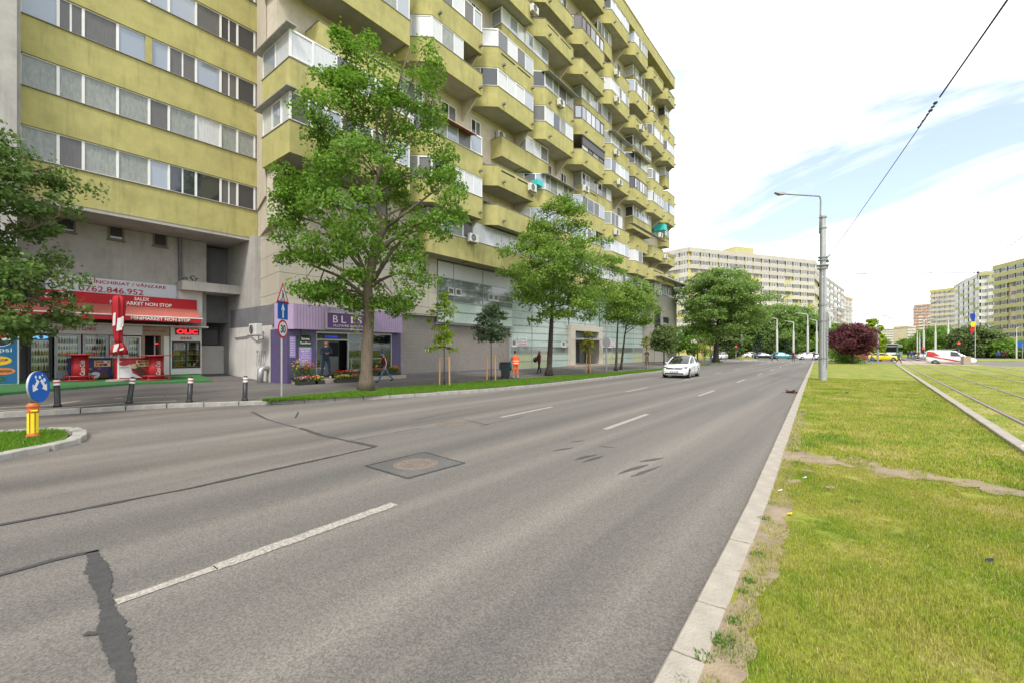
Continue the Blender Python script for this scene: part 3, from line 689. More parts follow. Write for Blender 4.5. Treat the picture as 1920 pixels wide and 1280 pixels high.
# traffic island with grass
isl = [at(u, v) for u, v in ((-160, 895), (-40, 868), (0, 859.5), (60, 848), (110, 838), (134, 829), (138, 819), (128, 813), (105, 811), (60, 814), (0, 818), (-160, 832))]
c = sum(isl, Vector()) / len(isl)
tag(MB().prism([tuple(c + (p - c) * 0.9)[:2] for p in isl], -0.02, 0.10).build('island_bed', 'verge_soil'), 'small grassy traffic island in the side road', 'island', kind='structure')
kerb('kerb_round_island', 'grey stone kerb round the small grassy traffic island', [tuple(p[:2]) for p in (isl + [isl[0]])][::-1], 0.55, 0.22, 0.12, 'kerb_stone_old', lambda x: 0)
n = 14000; q = []
xs = rng.uniform(min(p.x for p in isl), max(p.x for p in isl), n); ysv = rng.uniform(min(p.y for p in isl), max(p.y for p in isl), n)
poly = [tuple(c + (p - c) * 0.86)[:2] for p in isl]
ins = np.zeros(n, bool); j = len(poly) - 1
for i in range(len(poly)):
    xi, yi = poly[i]; xj, yj = poly[j]
    ins ^= ((yi > ysv) != (yj > ysv)) & (xs < (xj - xi) * (ysv - yi) / (yj - yi + 1e-12) + xi); j = i
p = np.stack([xs[ins], ysv[ins], np.full(ins.sum(), 0.10)], 1)
blades('grass', p, rng.uniform(0.04, 0.10, len(p)), rng.uniform(0.005, 0.012, len(p)), 'blade_green', 'bright green grass on the small traffic island')

# tram rails
def rail(x0, lab):
    b = MB()
    P = lambda y, dx: (x0 + dx + 0.03 * y, y)
    y0, y1 = -6, 140
    for dx, w2, zz, mi in ((0, 0.034, 0.132, 0), (0, 0.075, 0.122, 1)):
        b.mi = mi; b.prism([P(y0, -w2), P(y1, -w2), P(y1, w2), P(y0, w2)], 0.02, zz)
    tag(b.build('tram_rail', ['rail_steel', 'rail_rust']), lab, 'rail', 'tram rails in the grass')
for x0, lab in ((2.7, 'steel tram rail nearest the concrete strip beside the lawn'), (4.15, 'second tram rail from the lawn, far rail of near track'), (6.0, 'third tram rail, near rail of the farther track'), (7.45, 'fourth tram rail, farthest from the lawn')): rail(x0, lab)
mb = MB(); mb.prism([(XT(72) + 0.3, 72), (XT(72) + 7.6, 72), (XT(96) + 7.6, 96), (XT(96) + 0.3, 96)], 0.0, 0.112)
tag(mb.build('tram_crossing', 'stone_tan'), 'brownish paved tram crossing across the side street', 'paving', kind='structure')

# manholes
def manhole(u, v, r, lab):
    p = at(u, v); root = empty('manhole_cover', (p.x, p.y, 0.0), 0.6, lab, 'manhole', 'manhole covers in the road')
    MB().lathe([(r, 0.0), (r, 0.012), (r - 0.035, 0.012), (r - 0.035, 0.006)], 28).build('frame', 'iron', root)
    b = MB(); b.lathe([(r - 0.045, 0.0), (r - 0.045, 0.009)], 28); n = int(r / 0.055)
    for i in range(-n, n + 1):
        for j in range(-n, n + 1):
            x, y = i * 0.055, j * 0.055
            if x * x + y * y < (r - 0.09) ** 2: b.box(x - 0.017, x + 0.017, y - 0.017, y + 0.017, 0.009, 0.014)
    b.build('lid', 'iron', root)
manhole(780, 870, 0.36, 'round rusty manhole cover inside a square patch, nearer one')
manhole(845, 794, 0.34, 'round rusty manhole cover farther away, without a square patch')
# ------------------------------------------------------------------ lettering
def text(s, m, parent, loc, w, h, face='X', shear=0.0, bold=0.0, name='lettering', rot=0.0, extr=0.004, world=True, normal=None):
    """s fitted into w x h metres, centred on loc, reading towards +Y (seen from +X) or along direction 'normal'"""
    cu = bpy.data.curves.new(name, 'FONT'); cu.body = s; cu.size = 1.0; cu.shear = shear; cu.offset = bold; cu.extrude = 0.01; cu.resolution_u = 3
    o = bpy.data.objects.new(name, cu); me = bpy.data.meshes.new_from_object(o); bpy.data.objects.remove(o); bpy.data.curves.remove(cu)
    n = len(me.vertices); co = np.empty(n * 3); me.vertices.foreach_get('co', co); co = co.reshape(-1, 3)
    lo, hi = co.min(0), co.max(0); co = (co - (lo + hi) / 2) / np.maximum(hi - lo, 1e-6); co *= np.array([w, h, extr * 2])
    if rot: c_, s__ = math.cos(rot), math.sin(rot); co = np.stack([co[:, 0] * c_ - co[:, 1] * s__, co[:, 0] * s__ + co[:, 1] * c_, co[:, 2]], 1)
    nv = Vector(normal) if normal is not None else Vector((1, 0, 0)); up = Vector((0, 0, 1)); rt = up.cross(nv).normalized(); upn = nv.cross(rt)
    P = np.array(loc) + co[:, :1] * np.array(rt) + co[:, 1:2] * np.array(upn) + co[:, 2:] * np.array(nv)
    me.vertices.foreach_set('co', P.ravel().astype(np.float32)); me.materials.clear(); me.materials.append(MAT(m)); me.update()
    return link(name, me, parent, world=world)
def disc(name, m, parent, c, ry, rz, n=28, th=0.006, normal=(1, 0, 0), a0=0.0, a1=2 * math.pi, rot=0.0):
    nv = Vector(normal).normalized(); rt = Vector((0, 0, 1)).cross(nv).normalized(); up = nv.cross(rt); c = Vector(c); P = []
    full = abs(a1 - a0 - 2 * math.pi) < 1e-6
    for k in range(n if full else n + 1):
        a = a0 + (a1 - a0) * k / n; x, y = ry * math.cos(a), rz * math.sin(a)
        x, y = x * math.cos(rot) - y * math.sin(rot), x * math.sin(rot) + y * math.cos(rot)
        P.append(c + rt * x + up * y)
    b = MB(); b.rings([[tuple(p - nv * th) for p in P], [tuple(p) for p in P]])
    return b.build(name, m, parent, world=True)
def plate(name, m, parent, pts, normal, th=0.006):
    """thin polygon given by 3-D outline points"""
    nv = Vector(normal).normalized() * th; P = [Vector(p) for p in pts]
    return MB().rings([[tuple(p - nv) for p in P], [tuple(p) for p in P]]).build(name, m, parent, world=True)

# ------------------------------------------------------------------ the long olive apartment block
XW, XF, X0F = -21.3, -19.5, -20.3
YB = [9.2, 15.65, 21.7, 27.6, 33.7, 39.8, 45.9, 51.4, 56.9, 61.5]
ZK = lambda k: 7.8 + 2.75 * k
PAR = 1.42
main = empty('apartment_building', (-24, 30, 0.3), 0, 'long olive green high-rise block with staggered balconies above glass shopfronts', 'building')
b = MB(); b.prism([(-36, 9.98), (-25.2, 9.98), (-22.35, 9.26), (XW, 9.26), (XW, 61.5), (-36, 61.5)], ZK(0), 38.2); b.build('wall', 'plaster_cream', main, world=True)
box('base_wall', 'concrete', main, (-36, -24.4, 9.5, 61.3, 0.0, ZK(0) - 0.01), world=True)
def pick(r):
    return PANES[0] if r < 0.26 else PANES[1] if r < 0.62 else PANES[2] if r < 0.80 else PANES[4] if r < 0.92 else PANES[3]
def glazing(parent, segs, z0, z1, frame='pvc', joined=False, pw=1.05, kinds=None, fw=0.055):
    """frames and single panes along plan segments [(a, b)...]"""
    fr = MB(); pl = []
    for (a, b_) in segs:
        a = Vector(a); b_ = Vector(b_); L_ = (b_ - a).length
        if L_ < 0.3: continue
        d = (b_ - a) / L_; nrm = Vector((d.y, -d.x)) ; n = max(1, round(L_ / pw))
        def slab(s0, s1, za, zb, t0, t1):
            p = [a + d * s0 + nrm * t0, a + d * s1 + nrm * t0, a + d * s1 + nrm * t1, a + d * s0 + nrm * t1]
            return [tuple(q) for q in p], za, zb
        cuts = [L_ * (i + (random.uniform(-0.12, 0.12) if 0 < i < n else 0)) / n for i in range(n + 1)]
        for i, s0 in enumerate(cuts):
            e = 0.0 if i == 0 else -fw / 2 if i < n else -fw
            fr.prism(*slab(s0 + e, s0 + e + fw, z0, z1, -0.03, 0.035))
        fr.prism(*slab(fw, L_ - fw, z0, z0 + fw, -0.028, 0.033)); fr.prism(*slab(fw, L_ - fw, z1 - fw, z1, -0.028, 0.033))
        for i in range(n):
            q = slab(cuts[i] + fw * 0.4, cuts[i + 1] - fw * 0.4, z0 + fw * 0.5, z1 - fw * 0.5, -0.012, 0.008)
            kind = kinds[len(pl) % len(kinds)] if kinds else pick(random.random())
            pl.append((q, kind))
            if random.random() < 0.3:   # casement leaf with its own bars
                c0, c1 = cuts[i] + fw * 0.5, cuts[i + 1] - fw * 0.5
                for s0 in (c0, c1 - 0.05): fr.prism(*slab(s0, s0 + 0.05, z0 + fw, z1 - fw, 0.0, 0.05))
                for zz in (z0 + fw, z1 - fw - 0.05): fr.prism(*slab(c0 + 0.05, c1 - 0.05, zz, zz + 0.05, 0.0, 0.048))
    fr.build('window_frame', frame, parent, world=True)
    if joined:
        ks = sorted(set(k for _, k in pl)); jb = MB()
        for q, k in pl: jb.mi = ks.index(k); jb.prism(*q)
        jb.build('window_panes', ks, parent, world=True)['kind'] = 'stuff'
    else:
        for q, k in pl: MB().prism(*q).build('pane', k, parent, world=True)
def balcony(c, k, plan, style, joined, slots=False, frame='pvc', partial=1.0, spouts=True, top=None, par=PAR, end_wall=True, m='plaster_green', glaze_all=True):
    """plan: wall point, front points..., wall point; going towards +Y"""
    z = ZK(k); b = MB(); P = [Vector(p) for p in plan]
    th = 0.13
    def offs(t):      # outline moved outwards by t (negative: inwards), mitred
        o_ = []
        for i, p in enumerate(P):
            ns_ = []
            if i > 0: d = (P[i] - P[i - 1]).normalized(); ns_.append(Vector((d.y, -d.x)))
            if i < len(P) - 1: d = (P[i + 1] - P[i]).normalized(); ns_.append(Vector((d.y, -d.x)))
            n_ = sum(ns_, Vector((0, 0))); n_ = n_ / max(0.3, n_.dot(ns_[0])); o_.append(tuple(p + n_ * t))
        return o_
    b.mi = 1; b.prism(offs(-0.07), z + 0.10, z + 0.24)
    b.mi = 0; b.prism([tuple(p) for p in P] + offs(-th)[::-1], z, z + par)
    b.mi = 2; b.prism(offs(0.03) + offs(-th - 0.02)[::-1], z + par + 0.001, z + par + 0.036)
    f0, f1 = P[-3] if len(P) > 3 else P[1], P[-2]
    if slots:
        L_ = (f1 - f0).length; d = (f1 - f0) / L_
        for s0, s1 in ((0.08, 0.45), (0.52, 0.9)):
            p, q = f0 + d * L_ * s0, f0 + d * L_ * s1
            b.mi = 3; b.box(p.x - 0.06, p.x + 0.006, p.y, q.y, z + par - 0.34, z + par - 0.22)
    if spouts:
        for s0 in (0.12, 0.93):
            p = f0.lerp(f1, s0); b.mi = 4
            b.box(p.x, p.x + 0.26, p.y - 0.07, p.y + 0.07, z + 0.32, z + 0.44)
    b.mi = 5   # triangular bracket at the end
    if end_wall:
        xw, xf, y = P[-1].x, P[-2].x, P[-1].y
        pts = [(xw + 0.01, z + 0.1), (xf - 0.2, z + 0.1), (xw + 0.01, z - 1.15)]
        b.rings([[(x, y - 0.16, zz) for x, zz in pts], [(x, y - 0.02, zz) for x, zz in pts]])
    o = b.build('balcony', [m, 'soffit', 'coping', 'dark_void', 'coping', 'plaster_cream'], main, world=True)
    zt = (top or ZK(k + 1)) - 0.02
    if style == 'glass':
        segs = [(tuple(P[i]), tuple(P[i + 1])) for i in range(len(P) - 2)]
        if partial < 1: a, q = P[-3], P[-2]; segs[-1] = (tuple(a), tuple(a.lerp(q, partial)))
        segs = [((Vector(a) - (Vector(q) - Vector(a)).normalized().orthogonal() * 0 ), q) for a, q in segs]
        off = []
        for a, q in segs:
            a, q = Vector(a), Vector(q); d = (q - a).normalized(); nr = Vector((d.y, -d.x)); off.append((tuple(a - nr * 0.06), tuple(q - nr * 0.06)))
        glazing(o, off, z + par + 0.038, zt, frame, joined, pw=random.choice((0.85, 1.0, 1.15)))
        # head infill above glass
    if style == 'shut':
        a, q = P[-3], P[-2]
        glazing(o, [((a.x - 0.06, a.y), (q.x - 0.06, q.y))], z + par + 0.038, zt, 'brown_frame', joined)
        box('roller_shutter', 'shutter', o, (a.x - 0.04, a.x + 0.03, a.y + 0.08, q.y, z + par + 0.45, zt), world=True)
        MB().tube([(a.x + 0.02, a.y, zt - 0.06), (a.x + 0.02, q.y, zt - 0.06)], 0.09, 8).build('shutter_box', 'shutter', o, world=True)
    # door and window on the wall behind open balconies
    if style == 'open' or partial < 1:
        y0, y1 = P[0].y, P[-1].y; w_ = empty_window(main, XW, (y0 + y1) / 2 - 0.9, (y0 + y1) / 2 + 0.9, z + 0.9, z + 2.2, 'wood_old')
    return o
def empty_window(parent, X, y0, y1, z0, z1, frame='pvc', kinds=('pane_dark', 'pane_grey'), n=None, name='window'):
    f = MB(); fw = 0.07; n = n or max(2, round((y1 - y0) / 0.62))
    f.box(X + 0.002, X + 0.05, y0, y1, z0, z0 + fw).box(X + 0.002, X + 0.05, y0, y1, z1 - fw, z1)
    for i in range(n + 1):
        y = y0 + (y1 - y0 - fw) * i / n; f.box(X + 0.001, X + 0.055, y, y + fw, z0 + fw, z1 - fw)
    f.box(X + 0.0, X + 0.12, y0 - 0.05, y1 + 0.05, z0 - 0.05, z0 - 0.003)
    o = f.build(name, frame, parent, world=True)
    for i in range(n):
        a = y0 + (y1 - y0 - fw) * i / n
        MB().box(X - 0.02, X + 0.022, a + fw, a + (y1 - y0 - fw) / n, z0 + fw, z1 - fw).build('pane', kinds[i % len(kinds)], o, world=True)
    return o
STY = {}   # exceptions read from the facade
STY.update({(1, 5): 'g', (1, 4): 'p', (1, 2): 'g', (1, 1): 'g', (2, 5): 'gs', (2, 4): 'g', (2, 2): 'os', (2, 1): 'o', (2, 7): 'o', (2, 8): 'g', (3, 8): 'p', (3, 7): 'os', (3, 5): 'g', (3, 4): 'g', (3, 2): 'g', (4, 8): 'b', (4, 7): 'o', (4, 5): 'b', (4, 4): 'shut', (4, 10): 'o', (5, 8): 'o', (5, 7): 'g', (5, 2): 'p', (6, 1): 'p', (6, 2): 'o', (6, 4): 'b', (7, 1): 'os', (7, 7): 'g', (8, 8): 'o', (8, 5): 'o', (7, 2): 'o', (6, 7): 'os'})
for c in range(1, 9):
    y0, y1 = YB[c], YB[c + 1] - 0.03
    for k in range(0, 11):
        joined = c >= 5
        if k == 0:
            ya = 17.6 if c == 1 else y0
            balcony(c, k, [(XW, ya), (X0F, ya), (X0F, y1), (XW, y1)], 'glass', joined, spouts=False, end_wall=False)
            continue
        if k in (3, 6, 9):
            side = 'R' if c % 2 == 0 else 'L'
            xf = -20.25
            if c == 1: continue_wall = True
            if c == 1 and k == 3: pass
            elif side == 'R': balcony(c, k, [(XW, y0 + 2.9), (xf, y0 + 2.9), (xf, y1), (XW, y1)], 'open' if (c, k) in ((2, 3), (4, 9)) else 'glass', joined, slots=random.random() < 0.3, spouts=False, end_wall=False)
            else: balcony(c, k, [(XW, y0), (xf, y0), (xf, y0 + 3.2), (XW, y0 + 3.2)], 'glass', joined, spouts=False, end_wall=False)
            if side == 'R': empty_window(main, XW, y0 + 0.7, y0 + 1.7, ZK(k) + 0.95, ZK(k) + 2.2)
            else: empty_window(main, XW, y0 + 3.9, y0 + 5.3, ZK(k) + 0.95, ZK(k) + 2.2)
            if c == 1: empty_window(main, XW, y0 + 0.6, y0 + 2.4, ZK(k) + 0.95, ZK(k) + 2.2, kinds=('pane_sky', 'pane_grey'))
            continue
        s = STY.get((c, k), random.choice(['g', 'g', 'g', 'gs', 'g', 'p', 'os']))
        style = 'shut' if s == 'shut' else 'open' if s[0] == 'o' else 'glass'
        cham = 1.6
        balcony(c, k, [(XW, y0), (XF, y0 + cham), (XF, y1), (XW, y1)], style, joined, slots='s' in s and s != 'shut', frame='brown_frame' if s == 'b' else 'pvc', partial=0.6 if s == 'p' else 1.0)
# corner bays
for k in range(1, 11):
    if k in (3, 6, 9):
        balcony(0, k, [(-21.25, 10.6), (-19.95, 10.6), (-19.95, YB[1] - 0.4), (XW, YB[1] - 0.4)], 'open', False, slots=True, spouts=False, end_wall=False)
        empty_window(main, XW, 11.2, 14.8, ZK(k) + 1.2, ZK(k) + 2.4, 'wood_old', kinds=('pane_dark', 'pane_dark', 'pane_grey'), n=4)
    else:
        balcony(0, k, [(-22.3, 9.2), (-22.3, 9.02), (XF, 9.02), (XF, YB[1] - 0.03), (XW, YB[1] - 0.03)], 'glass', False, spouts=False, end_wall=False)
        c_ = MB(); c_.box(-22.6, XF + 0.3, 8.75, 9.2, ZK(k + 1) - 0.03, ZK(k + 1) + 0.02); c_.build('canopy', 'tin', main, world=True)
glz = empty_window(main, XW, 9.5, 15.4, 9.35, 10.5, 'brown_frame', ('pane_dark', 'pane_grey', 'pane_white'), 5)
# roof parapets, lift houses, antennas
for c in range(9):
    y0, y1 = YB[c], YB[c + 1]; x = XF + (0.02 if c % 2 else 0.0)
    b = MB(); b.prism([(XW, y0), (x, y0 + 0.02), (x, y1 - 0.03), (XW, y1 - 0.03)], 38.06, 39.45); b.mi = 1
    b.box(XW - 0.05, x + 0.05, y0 + 0.01, y1 - 0.02, 39.452, 39.5); b.build('roof_parapet', ['plaster_green', 'coping'], main, world=True)
box('roof_slab', 'concrete', main, (-36, XW - 0.01, 9.3, 61.4, 38.21, 38.9), world=True)
b = MB(); b.prism([(-26, 44), (-20.2, 46), (-20.2, 52), (-26, 52)], 39.51, 41.2); b.build('lift_house', 'plaster_green', main, world=True)
b = MB()
for y in (40, 46, 53, 60): b.tube([(-20, y, 39.4), (-20, y, 40.6)], 0.02, 5)
b.tube([(-20, 38, 40.55), (-20, 61, 40.55)], 0.015, 5).build('roof_aerial', 'wire', main, world=True)
# awnings and canopies over some windows
def canopy(parent, y0, y1, z, x0, m='tin'):
    b = MB(); b.rings([[(x0, y0, z), (x0 + 0.75, y0, z - 0.22), (x0 + 0.75, y0, z - 0.25), (x0, y0, z - 0.04)], [(x0, y1, z), (x0 + 0.75, y1, z - 0.22), (x0 + 0.75, y1, z - 0.25), (x0, y1, z - 0.04)]])
    return b.build('canopy', m, parent, world=True)
canopy(main, 17.1, 20.6, ZK(3) - 0.2, -19.75, 'tile_roof'); canopy(main, YB[3] + 1.4, YB[4], ZK(6) - 0.05, -19.7); canopy(main, YB[3] + 1.2, YB[4], ZK(3) - 0.05, -19.7)
canopy(main, YB[5] + 1.2, YB[6], ZK(6) - 0.05, -19.7); canopy(main, YB[6] + 1.0, YB[7], ZK(6) - 0.05, -19.7); canopy(main, YB[6], YB[7], ZK(3) - 0.05, -19.7); canopy(main, YB[7], YB[8], ZK(3) - 0.05, -19.7)
canopy(main, YB[1] + 2, YB[2], ZK(7) - 0.1, -19.7)
box('awning_panel', 'turquoise', main, (-20.9, -19.48, YB[3] + 0.5, YB[3] + 1.2, ZK(2) + 1.53, ZK(2) + 1.95), world=True)
box('awning_panel', 'turquoise', main, (-20.9, -19.47, YB[8] + 0.2, YB[8] + 1.2, ZK(3) + 1.53, ZK(3) + 2.3), world=True)

# cladding on the near corner
rowsz = [4.10, 4.56, 5.55, 6.52, 7.50, 8.42, 9.25]
ysj = [9.4] + [yx(u, -21.45) for u in (574, 632, 685, 732, 773, 803, 819)]
XC = -21.42
box('cladding_backing', 'joint', main, (-24.3, XC - 0.04, 9.95, ysj[-1] - 0.03, 4.12, 9.23), world=True)
for i in range(len(ysj) - 1):
    for j in range(6):
        MB().box(XC - 0.035, XC + random.uniform(-0.003, 0.003), ysj[i] + 0.009, ysj[i + 1] - 0.009, rowsz[j] + 0.009, rowsz[j + 1] - 0.009).build('cladding_panel', 'clad_beige', main, world=True)
pe = lambda f: Vector((-21.44, 9.40)).lerp(Vector((-25.1, 9.9)), f)
for fa, fb in ((0.0, 0.5), (0.5, 1.0)):
    for j in range(6):
        a_, q_ = pe(fa + 0.003), pe(fb - 0.003); MB().prism([tuple(a_), tuple(q_), (q_.x, q_.y + 0.04), (a_.x, a_.y + 0.04)], rowsz[j] + 0.009, rowsz[j + 1] - 0.009).build('cladding_panel', 'clad_beige', main, world=True)
box('soffit', 'concrete', main, (-24.3, XC - 0.02, 9.5, ysj[-1] - 0.05, 4.02, 4.09), world=True)
empty_window(main, XC - 0.02, yx(783, -21.4), yx(800, -21.4), 6.75, 7.55, 'alu', ('pane_dark',), 2)
MB().prism([(-25.3, 9.93), (-22.35, 9.17), (-22.35, 9.24), (-25.3, 9.99)], 9.27, 38.2).build('end_wall', 'plaster_cream', main, world=True)

# tiled ground-floor wall
m = mat('tile_wall', (0.27, 0.24, 0.215), 0.5, 0.10, 1.5)
N, L = nodes(m); b_ = N['Principled BSDF']; t = N.new('ShaderNodeTexCoord'); sp = N.new('ShaderNodeSeparateXYZ'); cb = N.new('ShaderNodeCombineXYZ')
L.new(t.outputs['Object'], sp.inputs[0]); L.new(sp.outputs['Y'], cb.inputs['X']); L.new(sp.outputs['Z'], cb.inputs['Y'])
br = N.new('ShaderNodeTexBrick'); br.offset = 0.0; br.inputs['Scale'].default_value = 1.0; br.inputs['Brick Width'].default_value = 0.2; br.inputs['Row Height'].default_value = 0.2; br.inputs['Mortar Size'].default_value = 0.008
br.inputs['Color1'].default_value = (0.255, 0.226, 0.205, 1); br.inputs['Color2'].default_value = (0.285, 0.255, 0.232, 1); br.inputs['Mortar'].default_value = (0.215, 0.192, 0.176, 1)
L.new(cb.outputs[0], br.inputs['Vector'])
n_ = N.new('ShaderNodeTexNoise'); n_.inputs['Scale'].default_value = 0.8; n_.inputs['Detail'].default_value = 6; L.new(t.outputs['Object'], n_.inputs['Vector'])
r_ = N.new('ShaderNodeMapRange'); r_.inputs['From Min'].default_value = 0.56; r_.inputs['From Max'].default_value = 0.66; r_.inputs['To Max'].default_value = 0.55; L.new(n_.outputs['Fac'], r_.inputs['Value'])
mx = N.new('ShaderNodeMix'); mx.data_type = 'RGBA'; L.new(r_.outputs[0], mx.inputs['Factor']); L.new(br.outputs['Color'], mx.inputs['A']); mx.inputs['B'].default_value = (0.33, 0.30, 0.28, 1); L.new(mx.outputs['Result'], b_.inputs['Base Color'])
XB = -21.75
YG0, YG1 = ysj[-1], yx(955, XB)
box('tiled_wall', 'tile_wall', main, (-24.4, XB, 16.35, YG1, 0.05, 4.05), world=True)
box('plinth', 'concrete_dark', main, (XB, XB + 0.04, 16.4, YG1, 0.05, 0.42), world=True)
box('poster', 'white_panel', main, (XB, XB + 0.01, yx(797, XB), yx(804, XB), 1.75, 2.0), world=True)
# glass front: upper box, then full height
def glassgrid(ycuts, zcuts, X, kindf, parent=main, mw=0.05):
    fr = MB()
    for y in ycuts: fr.box(X - 0.06, X + 0.05, y - mw / 2, y + mw / 2, zcuts[0], zcuts[-1])
    for z in zcuts:
        for a, q in zip(ycuts, ycuts[1:]): fr.box(X - 0.05, X + 0.04, a + mw / 2, q - mw / 2, z - mw / 2, z + mw / 2)
    fr.build('mullion_grid', 'alu', parent, world=True)
    for i, (a, q) in enumerate(zip(ycuts, ycuts[1:])):
        for j, (z0, z1) in enumerate(zip(zcuts, zcuts[1:])):
            MB().box(X - 0.02, X + 0.008, a + mw / 2, q - mw / 2, z0 + mw / 2, z1 - mw / 2).build('glass_pane', kindf(i, j), parent, world=True)
XGU = -21.45
box('glass_box_floor', 'alu', main, (-24, XGU - 0.07, YG0 + 0.05, YG1, 3.55, 3.68), world=True)
yu = [YG0 + 0.06, yx(850, XGU), yx(905, XGU), YG1]
glassgrid(yu, [3.7, 4.45, 5.1, 5.55, 6.05, 6.65, 7.7], XGU, lambda i, j: 'white_panel' if j == 5 else 'pane_teal' if j < 2 else 'pane_clear')
for y in (yu[0] + 0.9, yu[0] + 1.6, yu[2] + 0.6, yu[2] + 1.2): empty_window(main, XGU + 0.01, y, y + 0.55, 5.56, 6.04, 'white_panel', ('pane_grey',), 1, 'vent_window')
zc = [0.32, 0.95, 1.55, 2.15, 2.7, 3.3, 3.9, 4.5, 5.1, 5.7, 6.3, 6.9, 7.7]
YP0, YP1 = yx(1066, XB), yx(1124, XB)
ya = [YG1 + 0.05 + (YP0 - YG1 - 0.05) * i / 3 for i in range(4)]
yc = [YP1 + (55.5 - YP1) * i / 4 for i in range(5)]
kf = lambda i, j: 'pane_lime' if j < 2 and i % 3 != 2 else 'pane_clear' if j in (2,) else 'pane_teal'
glassgrid(ya, zc, XB, kf); glassgrid(yc, zc, XB, kf)
zb = zc[6:]
glassgrid([YP0, (YP0 + YP1) / 2, YP1], [4.2] + zc[7:], XB, lambda i, j: 'pane_teal')
box('corner_post', 'alu', main, (-23, XB + 0.14, YG1 - 0.12, YG1 + 0.03, 0.1, 3.5), world=True)
for y, lab in ((yx(973, XB + 0.1), 0), (yx(1143, XB), 1)):
    o = box('notice', 'white_sign', main, (XB + 0.045, XB + 0.06, y, y + 1.15, 2.2, 2.85), world=True)
    text('DE VANZARE', 'blue_sign', o, (XB + 0.065, y + 0.57, 2.74), 0.9, 0.1); text('0722.51.11.04', 'red_letter', o, (XB + 0.065, y + 0.57, 2.54), 1.0, 0.16); text('0744.59.98.20', 'red_letter', o, (XB + 0.065, y + 0.57, 2.33), 1.0, 0.16)
for y in (YG1 + 0.25, YP0 - 1.3, YP1 + 1.6, YP1 + 2.2): empty_window(main, XB + 0.012, y, y + 0.6, 2.17, 2.66, 'white_panel', ('pane_grey',), 1, 'vent_window')
# entrance portal
for y in (YP0 - 0.1, YP1 - 0.75): box('portal_pillar', 'stone_tan' if 0 else 'clad_beige', main, (-23, XB + 0.35, y, y + 0.85, 0.25, 4.3), world=True)
box('portal_lintel', 'clad_beige', main, (-23, XB + 0.33, YP0 + 0.76, YP1 - 0.76, 3.75, 4.28), world=True)
box('entrance_step', 'stone_tan', main, (-23, XB + 0.9, YP0 - 0.4, YP1 + 0.5, 0.1, 0.42), world=True)
box('canopy', 'alu', main, (-23, XB + 1.1, YP0 + 0.76, YP1 - 0.76, 2.85, 3.0), world=True)
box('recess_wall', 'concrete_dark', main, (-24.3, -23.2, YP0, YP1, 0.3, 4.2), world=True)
dr = empty_window(main, -23.15, YP0 + 0.9, YP1 - 0.9, 0.45, 2.8, 'alu', ('pane_clear', 'pane_dark'), 5, 'entrance_door')
empty_window(main, -23.15, YP0 + 0.9, YP1 - 0.9, 3.02, 3.72, 'alu', ('pane_teal',), 2, 'transom_window')
# grey-clad end block with a roof terrace
EX, EY0, EY1 = -20.18, 55.6, 64.5
box('end_block_wall', 'joint', main, (-30, EX - 0.04, EY0 + 0.05, EY1 - 0.05, 0.0, 9.2), world=True)
zz = [0.3, 1.9, 3.3, 4.7, 6.1, 7.5, 9.25]
for i in range(4):
    for j in range(6):
        if i == 0 and j in (3, 4): continue
        a, q = EY0 + (EY1 - EY0) * i / 4, EY0 + (EY1 - EY0) * (i + 1) / 4
        box('cladding_panel', 'clad_grey', main, (EX - 0.035, EX, a + 0.012, q - 0.012, zz[j] + 0.012, zz[j + 1] - 0.012), world=True)
for i in range(3):
    for j in range(6): box('cladding_panel', 'clad_grey', main, (EX - 0.06 - 1.0 * (i + 1), EX - 0.06 - 1.0 * i - 0.012, EY0 - 0.0, EY0 + 0.04, zz[j] + 0.012, zz[j + 1] - 0.012), world=True)
box('slot_window', 'pane_dark', main, (EX - 0.03, EX + 0.01, EY0 + 3.2, EY0 + 5.4, 5.5, 6.3), world=True)
for j in range(3): box('louvre_window', 'pane_dark', main, (EX - 0.03, EX + 0.012, EY0 + 0.12, EY0 + 2.0, 4.75 + j * 0.85, 5.5 + j * 0.85), world=True)
zt = 9.3
o = box('terrace_roof', 'tin', main, (-27, EX + 1.4, EY0 - 1.6, EY1 + 0.9, zt + 1.75, zt + 1.85), world=True)
glazing(o, [((EX, EY0 + 0.1), (EX, EY1 - 0.4)), ((EX - 3, EY0 + 0.1), (EX, EY0 + 0.1))], zt, zt + 1.72, 'pvc', True)

# ------------------------------------------------------------------ air conditioners
ORD = ['zeroth', 'first', 'second', 'third', 'fourth', 'fifth', 'sixth', 'seventh', 'eighth', 'ninth', 'tenth', 'eleventh']
_ac = None; _used = set()
def ac_unit(loc, label, group):
    global _ac
    if _ac is None:
        r = empty('air_conditioner', (0, 0, 0), 0, label, 'air conditioner', group)
        MB().box(0, 0.30, -0.40, 0.40, 0, 0.55).build('casing', 'ac_white', r, bevel=0.02)
        g = MB(); g.T = Matrix.Translation((0.302, -0.1, 0.275)) @ Matrix.Rotation(rad(90), 4, 'Y')
        g.lathe([(0.225, 0), (0.225, 0.012), (0.205, 0.012), (0.205, 0.0)], 20)
        for rr in (0.16, 0.115, 0.07): g.lathe([(rr, 0.002), (rr, 0.01), (rr - 0.014, 0.01), (rr - 0.014, 0.002)], 20)
        g.build('fan_grille', 'grey_cloth', r)
        g = MB(); g.T = Matrix.Translation((0.3005, -0.1, 0.275)) @ Matrix.Rotation(rad(90), 4, 'Y'); g.lathe([(0.204, 0), (0.204, 0.003)], 20); g.build('fan_opening', 'dark_void', r)
        for y in (-0.28, 0.28): MB().box(-0.12, 0.32, y - 0.02, y + 0.02, -0.04, -0.001).box(-0.12, -0.08, y - 0.021, y + 0.021, -0.35, -0.04).build('bracket', 'steel_galv', r)
        _ac = r; o = r
    else: o = copy_tree(_ac)
    o.location = loc; tag(o, label, 'air conditioner', group)
    return o
